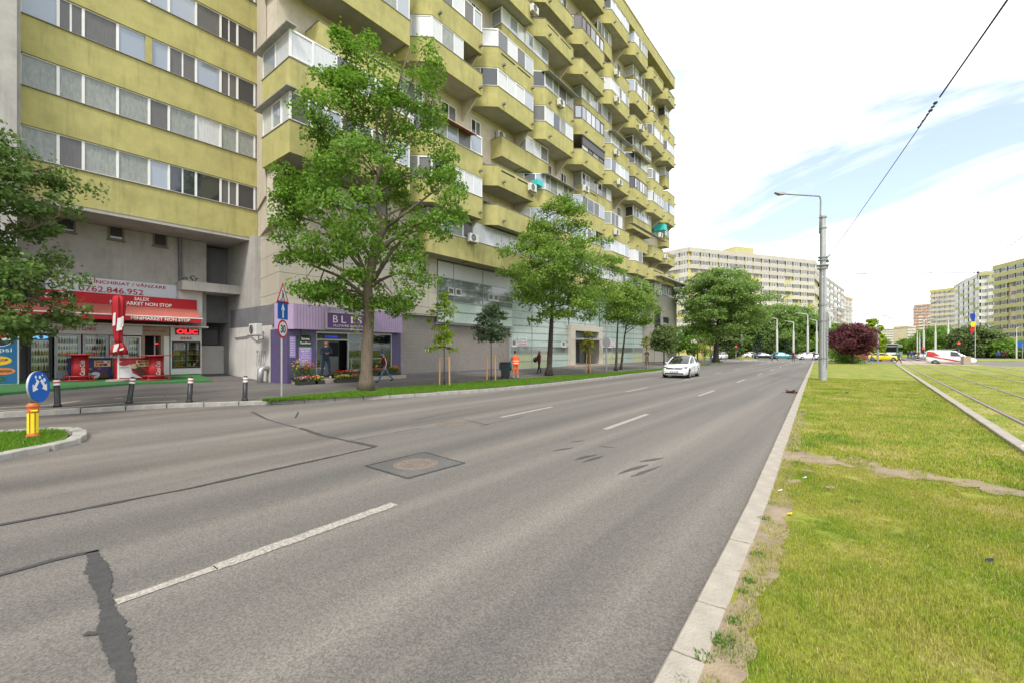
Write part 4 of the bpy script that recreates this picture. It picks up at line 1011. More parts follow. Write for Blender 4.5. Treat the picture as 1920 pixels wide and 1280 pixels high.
for u, v, X in ((934, 257, XW), (993, 354, -19.45), (997, 22, XF), (1047, 196, XF), (1086, 202, XW), (1086, 362, XW + 0.1), (1153, 140, XF), (1153, 190, XF), (1152, 288, XF), (1158, 344, XF), (1199, 242, XF), (1220, 207, -20.2), (882, 448, X0F), (1152, 437, XF), (1235, 442, XF), (1150, 480, X0F), (1233, 550, EX), (1245, 482, XF), (1094, 356, XF)):
    y, z = yx(u, X), zx(u, v, X)
    k = int((z - ZK(0)) // 2.75); cc = max(i for i in range(9) if YB[i] <= y) + 1
    lab = f'white air conditioner on the olive block, {ORD[k + 1]} storey above the shops, {ORD[cc]} balcony column'
    if lab in _used: lab = lab.replace('white air conditioner', 'second white air conditioner')
    _used.add(lab); ac_unit((X + 0.1, y, z - 0.28), lab, 'air conditioners on the olive block')

# ------------------------------------------------------------------ the lower olive block at the near end, over the minimarket
XL, YL0, YL1 = -25.0, 1.5, 9.87
left = empty('apartment_building', (-28, 5, 0.4), 0, 'olive block with continuous window strips above the red minimarket awning', 'building')
b = MB(); b.box(-40, XL - 0.25, YL0 - 0.02, YL1, 7.75, 39); b.build('wall', 'concrete', left, world=True)
cut = [yx(37, XL)] + [yx(q / 2.667, XL) for q in (292, 418, 590, 748, 847, 983, 1106, 1190)] + [YL1 - 0.1]
pier = {2: 3}
seq = {0: 'cdccsvvgv', 1: 'ccccdcwcc', 2: 'sggssgsgv', 3: 'ssssssgvv'}
KM = {'c': 'pane_curtain', 'd': 'pane_grey', 'g': 'pane_grey', 's': 'pane_sky', 'v': 'pane_dark', 'w': 'pane_white'}
for k in range(11):
    z = ZK(k) - 0.05
    b = MB(); b.box(XL - 0.24, XL, YL0, YL1, z, z + 1.46); b.mi = 1; b.box(XL - 0.2, XL + 0.06, YL0 + 0.01, YL1 - 0.01, z + 1.462, z + 1.49)
    bd = b.build('spandrel', ['plaster_green', 'coping'], left, world=True)
    z0, z1 = z + 1.492, z + 2.748; fr = MB()
    ss = seq.get(k) or ''.join(random.choice('csgvws') for _ in range(9))
    fr.box(XL - 0.16, XL - 0.08, YL0 + 0.03, YL1 - 0.03, z0, z0 + 0.05); fr.box(XL - 0.16, XL - 0.08, YL0 + 0.03, YL1 - 0.03, z1 - 0.05, z1)
    for i, y in enumerate(cut): fr.box(XL - 0.17, XL - 0.07, y - 0.045, y + 0.045, z0 + 0.05, z1 - 0.05)
    fo = fr.build('window_frame', 'pvc', bd, world=True)
    for i in range(9):
        MB().box(XL - 0.135, XL - 0.115, cut[i] + 0.045, cut[i + 1] - 0.045, z0 + 0.05, z1 - 0.05).build('pane', KM[ss[i]], bd, world=True)
        if ss[i] in 'gv' and i % 2: MB().box(XL - 0.13, XL - 0.105, (cut[i] + cut[i + 1]) / 2 - 0.03, (cut[i] + cut[i + 1]) / 2 + 0.03, z0 + 0.05, z1 - 0.05).build('transom', 'pvc', bd, world=True)
    if k == 2: box('pier', 'plaster_green', bd, (XL - 0.12, XL - 0.03, cut[4] - 0.14, cut[4] + 0.1, z0, z1), world=True)
box('soffit', 'concrete', left, (-40, XL - 0.02, YL0, YL1 - 0.02, 7.60, 7.745), world=True)
XR_ = -27.3
box('recessed_wall', 'concrete', left, (-40, XR_, -14, 8.25, 3.0, 7.58), world=True)
for u0, u1, v0, v1 in ((104, 142, 398, 438), (203, 233, 412, 453), (287, 314, 428, 465), (390, 414, 446, 480)):
    y0, y1 = yx(u0, XR_ + 0.05), yx(u1, XR_ + 0.05); z0, z1 = zx(u1, v1, XR_), zx(u0, v0, XR_)
    if y1 < 8.2: empty_window(left, XR_ + 0.003, y0, y1, z0, z1, 'wood_old', ('pane_dark', 'pane_dark'), 1, 'small_window')
box('downpipe', 'concrete_dark', left, (XR_ + 0.003, XR_ + 0.15, 7.0, 7.15, 5.2, 7.58), world=True)
box('beam', 'concrete', left, (-30, -26.2, 6.9, YL1 - 0.03, 4.85, 5.3), world=True)
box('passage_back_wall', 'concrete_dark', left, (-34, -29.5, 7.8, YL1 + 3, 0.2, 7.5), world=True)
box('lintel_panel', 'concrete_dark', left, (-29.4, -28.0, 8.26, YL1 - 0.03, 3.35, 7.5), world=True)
box('gate_wall', 'white_wall', left, (-29.45, -28.6, 8.4, YL1 - 0.05, 0.3, 2.1), world=True)
gr = MB()
for i in range(6): gr.box(-28.75, -28.68, 8.45, 9.2, 2.2 + i * 0.13, 2.28 + i * 0.13)
gr.build('grille', 'concrete_dark', left, world=True)
# grey pier and neighbouring concrete tower
box('side_tower', 'concrete', left, (-40, XL + 0.9, -14, YL0 - 0.15, 5.6, 39), world=True)
box('side_column', 'concrete', left, (XL - 1.5, XL + 0.35, YL0 - 0.15, YL0 - 0.02, 7.0, 39), world=True)
# white rendered end wall at pavement level
ew = MB(); ew.box(-27.6, -22.22, 9.42, 9.62, 0.15, 3.05); ewo = ew.build('end_wall', 'white_wall', main, world=True)
box('end_wall_band', 'concrete_dark', main, (-27.4, -22.0, 9.43, 9.9, 3.06, 4.05), world=True)
dp = at(501, 700, 0.3)
MB().tube([(-22.55, 9.40, 0.95), (-22.55, 9.2, 1.0), (-22.5, 9.05, 0.9), (-22.5, 9.0, 0.25)], 0.14, 12).build('vent_pipe', 'steel_galv', main, smooth=True, world=True)
ac_unit((-22.6, 9.0, 2.55), 'white air conditioner on the white end wall beside the purple shop', 'air conditioners on the end wall')
bpy.data.objects[_ac.name]
last = [o for o in bpy.data.objects if o.get('label', '').endswith('purple shop') and o.get('category') == 'air conditioner'][0]
last.rotation_euler = (0, 0, rad(-90))
b = MB(); b.tube([(-23, 9.36, 2.75), (-24.3, 9.36, 2.72), (-25, 9.36, 2.55), (-26.6, 9.36, 2.5)], 0.03, 6); b.tube([(-23, 9.36, 2.4), (-23.8, 9.36, 2.3), (-24.6, 9.36, 2.6)], 0.025, 6); b.build('cable', 'grey_cloth', main, world=True)
text('TAKO', 'alu', ewo, (-23.4, 9.412, 1.45), 1.1, 0.8, normal=(0, -1, 0), shear=0.3, extr=0.002, name='graffiti')
# ------------------------------------------------------------------ flower shop
FX = -21.2
shop = empty('flower_shop', (-21.5, 12.8, 0.3), 0, 'purple flower boutique with lilac slatted fascia under the beige cladding', 'shop')
fy0, fy1 = 9.62, yx(754, -20.95)
b = MB(); b.prism([(-21.65, 9.3), (-20.95, fy0 + 0.25), (-20.95, fy1), (-21.65, fy1)], 2.84, 4.06)
b.build('fascia', 'purple_light', shop, world=True)
b = MB(); n = 42
for i in range(n):
    y = fy0 + 0.3 + (fy1 - fy0 - 0.32) * i / n; b.box(-20.95, -20.935, y, y + 0.115, 2.86, 4.04)
b.build('fascia_slats', 'purple_light', shop, world=True)['kind'] = 'stuff'
sy0, sy1 = yx(613, -20.85), yx(701, -20.85)
sb = box('sign_board', 'purple_sign', shop, (-20.93, -20.82, sy0, sy1, 2.95, 3.72), world=True)
b = MB()
for q in ((sy0 - 0.05, sy0, 2.9, 3.77), (sy1, sy1 + 0.05, 2.9, 3.77), (sy0, sy1, 2.9, 2.95), (sy0, sy1, 3.72, 3.77)): b.box(-20.93, -20.80, *q)
b.build('sign_frame', 'alu', sb, world=True)
sm = (sy0 + sy1) / 2
for i, ch in enumerate('BLISS'): text(ch, 'white_letter', sb, (-20.815, sm - 0.92 + 0.46 * i, 3.42), 0.26 if ch != 'I' else 0.1, 0.36)
text('FLOWER BOUTIQUE', 'white_letter', sb, (-20.815, sm, 3.08), 2.05, 0.13)
for y in (sy0 + 0.1, sy1 - 0.1):
    MB().tube([(-20.93, y, 3.8), (-20.6, y, 3.95)], 0.02, 6).box(-20.72, -20.42, y - 0.22, y + 0.22, 3.93, 4.0).build('sign_lamp', 'alu', shop, world=True)
d0, d1, dm = yx(592, FX), yx(735, FX), yx(652, FX)
box('wall_tiles', 'purple_dark', shop, (-24.2, FX, 9.7, d0, 0.15, 2.83), world=True)
box('wall_pier', 'purple_dark', shop, (-24.2, FX + 0.06, d0 - 0.75, d0, 0.2, 2.828), world=True)
box('side_pier', 'purple_dark', shop, (-24.2, FX - 0.05, d1, 16.34, 0.15, 2.83), world=True)
MB().prism([(-22.2, 9.36), (-21.24, 9.7), (-21.24, 9.75), (-22.2, 9.75)], 0.15, 2.83).build('corner_wall', 'purple_dark', shop, world=True)
b = MB()
for i in range(16):
    z = 0.35 + i * 0.155; b.box(FX, FX + 0.008, 9.72, d0 - 0.77, z, z + 0.14)
b.build('wall_boards', 'purple_dark', shop, world=True)['kind'] = 'stuff'
box('doorstep', 'kerb_stone', shop, (FX - 0.4, -20.55, 9.9, 16.2, 0.15, 0.42), bevel=0.01, world=True)
box('shop_floor', 'kerb_stone_old', shop, (-24.2, FX - 0.41, d0, d1, 0.2, 0.44), world=True)
box('back_wall', 'white_wall', shop, (-24.3, -23.6, d0, d1, 0.3, 2.82), world=True)
box('shop_ceiling', 'white_wall', shop, (-24.2, FX - 0.1, d0, d1, 2.78, 2.83), world=True)
# shop window
fr = MB()
for y in (d0 + 0.02, dm, d1 - 0.07): fr.box(FX - 0.08, FX, y, y + 0.05, 0.45, 2.78)
fr.box(FX - 0.079, FX - 0.001, d0, d1, 2.70, 2.775); fr.box(FX - 0.079, FX - 0.001, dm + 0.05, d1 - 0.07, 0.45, 0.52); fr.box(FX - 0.079, FX - 0.001, d0 + 0.07, dm, 2.35, 2.41)
fr.build('shop_window_frame', 'alu', shop, world=True)
box('shop_window_pane', 'shop_glass', shop, (FX - 0.05, FX - 0.04, dm + 0.05, d1 - 0.07, 0.52, 2.70), world=True)
os_ = box('open_sign', 'black_sign', shop, (FX - 0.12, FX - 0.09, d0 + 0.45, d0 + 1.35, 2.43, 2.62), world=True); text('FLORARIE', 'blue_led', os_, (FX - 0.086, d0 + 0.9, 2.525), 0.7, 0.11)
o = box('door_leaf', 'shop_glass', shop, (FX - 1.0, FX - 0.1, dm + 0.03, dm + 0.045, 0.45, 2.34), world=True)
# shelves and goods
def bunch(name, c, r, n, mleaf, mpet, npet, parent=None, size=0.06, up=0.5):
    """a leafy bunch of flowers with petals on its upper side, one part for leaves and one for blossoms"""
    a = rng.uniform(0, 2 * np.pi, n); q = np.sqrt(rng.uniform(0, 1, n)); P = np.stack([c[0] + r[0] * q * np.cos(a), c[1] + r[1] * q * np.sin(a), c[2] + r[2] * rng.uniform(0, 1, n) * (1 - 0.4 * q)], 1)
    leaves(name, P, size, mleaf, parent, up)
    if npet:
        a = rng.uniform(0, 2 * np.pi, npet); q = np.sqrt(rng.uniform(0, 1, npet)); P = np.stack([c[0] + r[0] * q * np.cos(a), c[1] + r[1] * q * np.sin(a), c[2] + r[2] * (rng.uniform(0.75, 1.15, npet) - 0.3 * q)], 1)
        leaves('blossoms', P, size * 0.95, mpet, parent, 1.2)
def leaves(name, P, size, m, parent=None, up=0.6, aspect=0.75, outward=None, fold=0.25, world=True):
    n = len(P); nv = rng.normal(0, 1, (n, 3)); nv /= np.linalg.norm(nv, axis=1)[:, None]; nv[:, 2] += up
    if outward is not None: nv += outward
    nv /= np.maximum(np.linalg.norm(nv, axis=1), 1e-6)[:, None]
    t = rng.normal(0, 1, (n, 3)); t -= (t * nv).sum(1)[:, None] * nv; t /= np.maximum(np.linalg.norm(t, axis=1), 1e-6)[:, None]
    b_ = np.cross(nv, t); s = (size * rng.uniform(0.65, 1.35, n))[:, None]
    V = np.empty((n, 4, 3)); V[:, 0] = P - t * s * 0.5; V[:, 1] = P + b_ * s * 0.5 * aspect + nv * s * fold * 0.5; V[:, 2] = P + t * s * 0.55 - nv * s * 0.08; V[:, 3] = P - b_ * s * 0.5 * aspect + nv * s * fold * 0.5
    me = bpy.data.meshes.new(name); me.vertices.add(n * 4); me.vertices.foreach_set('co', V.ravel()); me.loops.add(n * 4); me.loops.foreach_set('vertex_index', np.arange(n * 4, dtype=np.int32))
    me.polygons.add(n); me.polygons.foreach_set('loop_start', np.arange(n, dtype=np.int32) * 4); me.polygons.foreach_set('loop_total', np.full(n, 4, np.int32))
    me.materials.append(MAT(m)); me.update(calc_edges=True)
    o = link(name, me, parent, world=world and parent is not None); return o
for i, z in enumerate((0.75, 1.35)):
    s = box('shelf', 'white_paint', shop, (-22.5, -21.6, dm + 0.4, d1 - 0.2, z, z + 0.05), world=True)
    for y in (dm + 0.45, (dm + d1) / 2, d1 - 0.3): box('shelf_leg', 'white_paint', s, (-21.68, -21.62, y, y + 0.05, 0.45, z), world=True)
box('display_table', 'white_paint', shop, (-21.9, -21.4, d0 + 0.1, d0 + 0.6, 0.9, 0.95), world=True)
for i, (y, z, ml, mp_) in enumerate(((dm + 0.7, 1.45, 'leaf_dark', 'petal_white'), (dm + 1.25, 1.6, 'leaf_birch', 'petal_pink'), (dm + 1.8, 1.45, 'leaf_dark', 'petal_orange'), (dm + 2.4, 1.5, 'leaf_linden', 'petal_yellow'), (dm + 3.0, 1.45, 'leaf_dark', 'petal_pink'), (d1 - 0.6, 1.5, 'leaf_dark', 'petal_red'), (dm + 0.8, 0.85, 'leaf_dark', 'petal_white'), (dm + 1.6, 0.85, 'leaf_dark', 'petal_red'), (dm + 2.5, 0.85, 'leaf_dark', 'petal_yellow'), (dm + 3.2, 0.85, 'leaf_birch', 'petal_white'), (dm + 2.2, 2.2, 'leaf_dark', 'petal_yellow'), (d0 + 0.35, 1.0, 'leaf_dark', 'petal_yellow'))):
    if y > d1 - 0.2: continue
    r = empty('bouquet', (-21.9, y, z), 0, ('white', 'mixed pink', 'orange', 'yellow', 'rose pink', 'red', 'small white', 'small red', 'small yellow', 'pale', 'hanging yellow', 'door-side yellow')[i] + ' bouquet on the shelves inside the flower shop window', 'flowers', 'bouquets inside the flower shop')
    bunch('foliage', (-21.9, y, z), (0.2, 0.24, 0.4), 90, ml, mp_, 45, r, 0.09)
for i in range(6): tag(MB().ball((FX - 0.2, dm + 0.95 + 0.02 * (i % 2), 0.75 + i * 0.33), 0.05, 8, 6).build('hanging_ball', 'orange', None, True), f'orange ball on the string in the shop window, {ORD[i + 1]} from the bottom', 'ornament', 'orange ornament string')
for i in range(3): tag(MB().ball((-21.9, dm + 1.35 + i * 0.28, 2.45), 0.07, 10, 6).build('lantern_ball', 'bulb_blue', None, True), f'glowing bluish ball lamp high in the shop window, {ORD[i + 1]} from the door', 'lamp', 'bluish ball lamps')
for i in range(3): box('picture_frame', 'black_plastic', shop, (-23.59, -23.55, dm + 0.3 + i * 1.3, dm + 0.9 + i * 1.3, 1.5, 2.3), world=True)
# tall board and paper sheets on the purple wall
ty = yx(571, FX)
o = box('board', 'green_board', shop, (FX + 0.06, FX + 0.09, ty - 0.33, ty + 0.33, 2.02, 2.55), world=True)
disc('board_crest', 'green_board', o, (FX + 0.09, ty, 2.55), 0.2, 0.12, 14, 0.03)
box('board_face', 'black_sign', o, (FX + 0.085, FX + 0.095, ty - 0.28, ty + 0.28, 2.08, 2.5), world=True)
text('Sensus', 'white_letter', o, (FX + 0.1, ty, 2.40), 0.4, 0.12); text('Pantelimon', 'white_letter', o, (FX + 0.1, ty, 2.20), 0.5, 0.12)
o = box('price_sheet', 'lilac', shop, (FX + 0.06, FX + 0.075, ty - 0.31, ty + 0.31, 1.02, 2.0), world=True)
text('FLORARIE', 'white_letter', o, (FX + 0.08, ty, 1.93), 0.52, 0.08); text('BLISS', 'white_letter', o, (FX + 0.08, ty, 1.81), 0.4, 0.08)
for i in range(8): text(('Flori', 'Plante', 'Buchete', 'Aranjamente', 'Lumanari', 'Coroane', 'Ghivece', 'Comenzi')[i], 'white_letter', o, (FX + 0.08, ty, 1.70 - i * 0.085), 0.28 + 0.05 * (i % 4), 0.045)
o = box('price_sheet', 'lilac', shop, (FX + 0.012, FX + 0.02, 9.8, 10.08, 1.5, 2.5), world=True)
for i in range(8): text('Bliss', 'white_letter', o, (FX + 0.024, 9.94, 2.4 - i * 0.11), 0.2, 0.05)

# flower troughs on the pavement
def trough(u, v, wy, lab, pets, tall=0.0, dx=0.35):
    X = -20.25 if v > 709.2 else -20.75
    p = Vector((X, yx(u, X), 0)); z = 0.42 if X < -20.55 else PZ(X)
    r = empty('flower_trough', (p.x, p.y, z), 0, lab, 'flowers', 'flower troughs outside the flower shop')
    MB().box(p.x - dx, p.x + 0.02, p.y - wy / 2, p.y + wy / 2, z, z + 0.16).build('tray', 'plastic_dark', r, bevel=0.01, world=True)
    bunch('foliage', (p.x - dx / 2, p.y, z + 0.12), (dx * 0.6, wy * 0.55, 0.28 + tall), int(260 * wy), 'leaf_dark' if tall < 0.3 else 'leaf_linden', pets[0], int(80 * wy), r, 0.085)
    for q in pets[1:]: bunch('foliage', (p.x - dx / 2, p.y + random.uniform(-0.25, 0.25) * wy, z + 0.14), (dx * 0.5, wy * 0.35, 0.26 + tall), 50, 'leaf_dark', q, int(50 * wy), r, 0.085)
trough(578, 714.5, 0.95, 'trough of pink and white flowers left of the shop door', ['petal_pink', 'petal_white'])
trough(600, 713.5, 0.5, 'smaller trough of yellow flowers at the shop doorstep', ['petal_yellow', 'petal_orange'])
trough(562, 708.5, 0.5, 'tall leafy canna pot with yellow bloom against purple wall', ['petal_yellow'], 0.6)
trough(583, 708.0, 0.6, 'tall leafy pot with red bloom against purple wall', ['petal_red', 'petal_yellow'], 0.5)
trough(648, 711.5, 0.95, 'trough of bushy green plants with yellow flowers right of the door', ['petal_yellow', 'petal_white'])
trough(642, 706.5, 0.8, 'wide pot of bright red geraniums below the shop window', ['petal_red', 'petal_red'])
trough(662, 706.5, 0.9, 'pot row of orange and pink flowers below the shop window', ['petal_orange', 'petal_pink'])
trough(672, 709.5, 0.5, 'green plant pot beside the big trunk outside the shop', ['petal_pink'])
trough(703, 708.0, 0.8, 'green plants with small red flowers right of the big trunk', ['petal_red'])
trough(718, 707.0, 0.6, 'dark leafy pots behind the walking man', ['petal_red', 'petal_yellow'])
trough(741, 705.0, 0.8, 'flower pots with orange blooms at the right end of the shop', ['petal_orange', 'petal_yellow'], 0.15)

# ------------------------------------------------------------------ minimarket
MX = -27.2
mk = empty('minimarket', (-27.5, 5, 0.45), 0, 'corner minimarket with white fridge fascia and open dark doorway', 'shop')
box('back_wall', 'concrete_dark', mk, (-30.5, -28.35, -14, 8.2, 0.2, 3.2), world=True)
box('upper_wall', 'concrete', mk, (-28.3, MX - 0.12, -14, 8.2, 3.0, 5.4), world=True)
box('brown_lintel', 'brown_frame', mk, (-28.3, MX + 0.05, 1.5, 7.0, 3.02, 3.3), world=True)
Y = lambda u: yx(u, MX)
box('fascia', 'white_panel', mk, (-28.3, MX + 0.1, Y(40), Y(266), 2.55, 3.0), world=True)
box('roof_ledge', 'white_paint', mk, (-28.3, MX + 0.55, Y(40), Y(384), 3.01, 3.06), world=True)
text('RACORITOARE', 'red_letter', mk, (MX + 0.105, (Y(103) + Y(180)) / 2, 2.80), Y(180) - Y(103), 0.17, bold=0.01)
box('door_surround', 'stone_tan', mk, (-28.3, MX, Y(266), Y(318), 2.55, 3.0), world=True)
text('BINE ATI VENIT', 'red_letter', mk, (MX + 0.005, (Y(270) + Y(310)) / 2, 2.78), 0.85, 0.09)
for u in (266, 302): box('door_jamb', 'stone_tan', mk, (-28.3, MX - 0.02, Y(u), Y(u) + 0.12, 0.4, 2.56), world=True)
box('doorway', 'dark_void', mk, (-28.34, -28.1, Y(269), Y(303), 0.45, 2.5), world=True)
box('door_leaf', 'alu', mk, (-27.6, -27.5, Y(292), Y(294.5), 0.45, 2.5), world=True); box('led_strip', 'red_led', mk, (-27.7, -27.68, Y(296), Y(301), 2.15, 2.2), world=True)
box('white_pillar', 'white_paint', mk, (-28.3, MX - 0.03, Y(306), Y(318), 0.4, 2.54), world=True)
box('white_upper_panel', 'white_panel', mk, (-27.2, -26.85, Y(331), Y(375), 3.3, 5.0), world=True)

# coolers
def bottles(parent, y0, y1, x, z0, zs, m='bottle_mix', tall=0.26):
    b = MB(); 
    for z in zs:
        y = y0 + 0.05; 
        while y < y1 - 0.04:
            r = random.uniform(0.03, 0.042); h = tall * random.uniform(0.75, 1.05)
            for dx_ in (0, ):
                b.lathe([(r, 0), (r, h * 0.6), (r * 0.4, h * 0.8), (r * 0.4, h)], 7, (x + dx_, y + r, z))
            y += 2 * r + 0.012
    o = b.build('bottles', m, parent, world=True); o['kind'] = 'stuff'; return o
def cooler(u0, u1, z1, label, body, shelf, X=MX, z0=0.62, nsh=5, header=None, glow=False, lab_m='white_panel', dbl=False):
    y0, y1 = yx(u0, X), yx(u1, X); r = empty('drinks_cooler', (X, (y0 + y1) / 2, z0), 0, label, 'cooler', 'drinks coolers in the minimarket front')
    b = MB(); d = 0.65
    b.box(X - d, X - d + 0.04, y0, y1, z0, z1); b.box(X - d + 0.04, X, y0, y0 + 0.06, z0, z1).box(X - d + 0.04, X, y1 - 0.06, y1, z0, z1)
    zg0, zg1 = z0 + 0.35, z1 - (0.22 if header else 0.08)
    b.box(X - d + 0.04, X, y0 + 0.06, y1 - 0.06, z0, zg0).box(X - d + 0.04, X, y0 + 0.06, y1 - 0.06, zg1, z1)
    b.build('cabinet', body, r, bevel=0.008, world=True)
    box('interior_lining', 'cooler_light', r, (X - d + 0.042, X - d + 0.05, y0 + 0.06, y1 - 0.06, zg0, zg1), world=True)
    zs = []
    for i in range(nsh):
        z = zg0 + 0.02 + (zg1 - zg0 - 0.05) * i / nsh; zs.append(z + 0.02)
        box('shelf', shelf, r, (X - 0.45, X - 0.06, y0 + 0.065, y1 - 0.065, z, z + 0.018), world=True)
    bottles(r, y0 + 0.07, y1 - 0.07, X - 0.13, 0, zs, tall=(zg1 - zg0) / nsh * 0.8)
    box('glass_door', 'shop_glass', r, (X - 0.03, X - 0.022, y0 + 0.06, y1 - 0.06, zg0, zg1), world=True)
    fr = MB(); nd = 2 if dbl else 1
    for i in range(nd + 1):
        y = y0 + 0.06 + (y1 - y0 - 0.16) * i / nd; fr.box(X - 0.02, X + 0.015, y, y + 0.04, zg0, zg1)
    fr.box(X - 0.02, X + 0.014, y0 + 0.06, y1 - 0.06, zg0 - 0.03, zg0).box(X - 0.02, X + 0.014, y0 + 0.06, y1 - 0.06, zg1, zg1 + 0.03)
    fr.build('door_frame', 'black_plastic' if body in ('black_plastic',) or dbl else 'alu', r, world=True)
    g = MB()
    for i in range(9): y = y0 + 0.1 + (y1 - y0 - 0.2) * i / 8; g.box(X, X + 0.006, y - 0.012, y + 0.012, z0 + 0.06, z0 + 0.28)
    g.build('grille', 'grey_cloth', r, world=True)
    if header: disc('header_logo', header, r, (X + 0.012, (y0 + y1) / 2, z1 - 0.11), (y1 - y0) * 0.34, 0.075)
    return r
cooler(52, 98, 2.5, 'black drinks cooler with lit blue header beside the blue vending cabinet', 'black_plastic', 'yellow', header='bulb_blue', nsh=4)
cooler(102, 152, 2.54, 'grey drinks cooler with orange and yellow bottles, left of its twin', 'alu', 'white_paint')
cooler(155, 204, 2.54, 'grey drinks cooler with red shelf edges behind the blue freezer', 'alu', 'red_paint')
cooler(206, 236, 2.5, 'narrow white drinks cooler behind the furled red parasol', 'white_paint', 'white_paint', glow=True)
cooler(237, 265, 2.5, 'narrow lit white drinks cooler just beside the doorway', 'white_paint', 'white_paint', glow=True)
y0, y1 = Y(320), Y(378)
ol = empty('beer_cabinet', (MX, (y0 + y1) / 2, 0.5), 0, 'white beer cabinet with red letters and two glass doors', 'cooler')
box('cabinet', 'white_paint', ol, (-28, MX + 0.0, y0, y1, 0.60, 0.92), world=True)
box('header', 'white_paint', ol, (-28, MX + 0.0, y0, y1, 2.30, 2.99), world=True)
for ya_, yb_ in ((y0, y0 + 0.05), (y1 - 0.05, y1)): box('side_panel', 'white_paint', ol, (-28, MX + 0.0, ya_, yb_, 0.925, 2.295), world=True)
box('back_panel', 'black_plastic', ol, (-28, -27.7, y0 + 0.06, y1 - 0.06, 0.93, 2.29), world=True)
fr = MB(); fr.box(MX - 0.05, MX + 0.005, y0 + 0.055, y1 - 0.055, 0.925, 1.0).box(MX - 0.05, MX + 0.005, y0 + 0.055, y1 - 0.055, 2.22, 2.293)
for y in (y0 + 0.055, (y0 + y1) / 2 - 0.035, y1 - 0.125): fr.box(MX - 0.05, MX + 0.004, y, y + 0.07, 1.0, 2.22)
fr.build('door_frame', 'black_plastic', ol, world=True)
zs = [1.02, 1.33, 1.63, 1.92]
for z in zs: box('shelf', 'yellow', ol, (-27.65, MX - 0.08, y0 + 0.08, y1 - 0.08, z - 0.018, z), world=True)
bottles(ol, y0 + 0.1, y1 - 0.1, MX - 0.15, 0, zs, tall=0.24)
for a, q in ((y0 + 0.13, (y0 + y1) / 2 - 0.04), ((y0 + y1) / 2 + 0.04, y1 - 0.13)): box('glass_door', 'shop_glass', ol, (MX - 0.03, MX - 0.022, a, q, 1.0, 2.22), world=True)
for y in (y0 + 0.08, y1 - 0.1): box('handle', 'red_paint', ol, (MX + 0.006, MX + 0.03, y, y + 0.03, 1.55, 1.8), world=True)
lo = box('led_panel', 'black_sign', ol, (MX + 0.002, MX + 0.03, y0 + 0.18, y1 - 0.12, 2.63, 2.95), world=True)
text('OLIC', 'red_led', lo, (MX + 0.034, (y0 + y1) / 2 + 0.03, 2.79), y1 - y0 - 0.42, 0.24, bold=0.03)
text('BERE', 'red_letter', ol, (MX + 0.004, (y0 + y1) / 2, 2.45), 0.5, 0.13, bold=0.02)
# awning
aw = empty('awning', (-26.5, 4.5, 3.0), 0, 'red shop awning with faded slope and white lettering', 'awning')
ax, ay0, ay1 = -26.75, -3.0, yx(371, -26.6)
zt_ = zx(371, 563, -26.6)
box('fascia', 'awning_red', aw, (ax - 0.02, ax, ay0, ay1, 3.92, zt_ + 0.0), world=True)
bx_ = -25.75; ay2 = yx(377, bx_)
b = MB(); b.rings([[(ax, ay0, 3.915), (bx_, ay0, 3.42), (bx_, ay0, 3.40), (ax - 0.01, ay0, 3.89)], [(ax, ay1, 3.915), (bx_, ay2, 3.42), (bx_, ay2, 3.40), (ax - 0.01, ay1, 3.89)]]); b.build('slope', 'awning_faded', aw, world=True)
b = MB(); nv = 40
for i in range(nv):
    a, q = ay0 + (ay2 - ay0) * i / nv, ay0 + (ay2 - ay0) * (i + 1) / nv; e0, e1 = 0.012 * math.sin(i * 1.1), 0.012 * math.sin((i + 1) * 1.1)
    b.face((bx_ + 0.01, a, 3.418), (bx_ + 0.02 + e0, a, 3.18), (bx_ + 0.02 + e1, q, 3.18), (bx_ + 0.01, q, 3.418))
b.build('valance', 'awning_red', aw, world=True)
MB().tube([(bx_ + 0.0, ay0, 3.40), (bx_, ay2 + 0.08, 3.40)], 0.03, 8).build('front_bar', 'white_paint', aw, world=True)
MB().tube([(bx_, ay2 + 0.06, 3.40), (ax, ay1 + 0.1, 3.25)], 0.02, 6).tube([(bx_, ay2 + 0.06, 3.38), (bx_ - 0.1, ay2 + 0.06, 2.98)], 0.016, 6).build('arm', 'steel_galv', aw, world=True)
tx = ax + 0.004
text('SALEX', 'white_letter', aw, (tx, yx(266, ax), zt_ - 0.14), yx(281, ax) - yx(253, ax), 0.16, bold=0.02)
text('MINIMARKET NON STOP', 'white_letter', aw, (tx, (yx(206, ax) + yx(322, ax)) / 2, zt_ - 0.37), yx(322, ax) - yx(206, ax), 0.17, bold=0.02)
text('Coca-Cola', 'white_letter', aw, (tx, yx(100, ax), zt_ - 0.2), 1.2, 0.32, shear=0.35)
text('MINIMARKET NON STOP', 'white_letter', aw, (bx_ + 0.045, (yx(245, bx_) + yx(356, bx_)) / 2, 3.295), yx(356, bx_) - yx(245, bx_), 0.14, bold=0.02)
text('Coca-Cola', 'white_letter', aw, (bx_ + 0.045, yx(125, bx_), 3.30), 0.8, 0.2, shear=0.35)
# banner
bnx = -27.15
bn = box('banner', 'banner', None, (bnx - 0.02, bnx, yx(85, bnx), yx(331, bnx), 4.42, 5.12))
tag(bn, 'white rental banner with red lettering above the red awning', 'banner')
text('SPAȚIU DE ÎNCHIRIAT / VÂNZARE', 'red_letter', bn, (bnx + 0.005, (yx(97, bnx) + yx(311, bnx)) / 2, 4.95), yx(311, bnx) - yx(97, bnx), 0.235, bold=0.018)
text('0762.846.952', 'red_letter', bn, (bnx + 0.005, (yx(147, bnx) + yx(269, bnx)) / 2, 4.62), yx(269, bnx) - yx(147, bnx), 0.27, bold=0.012)
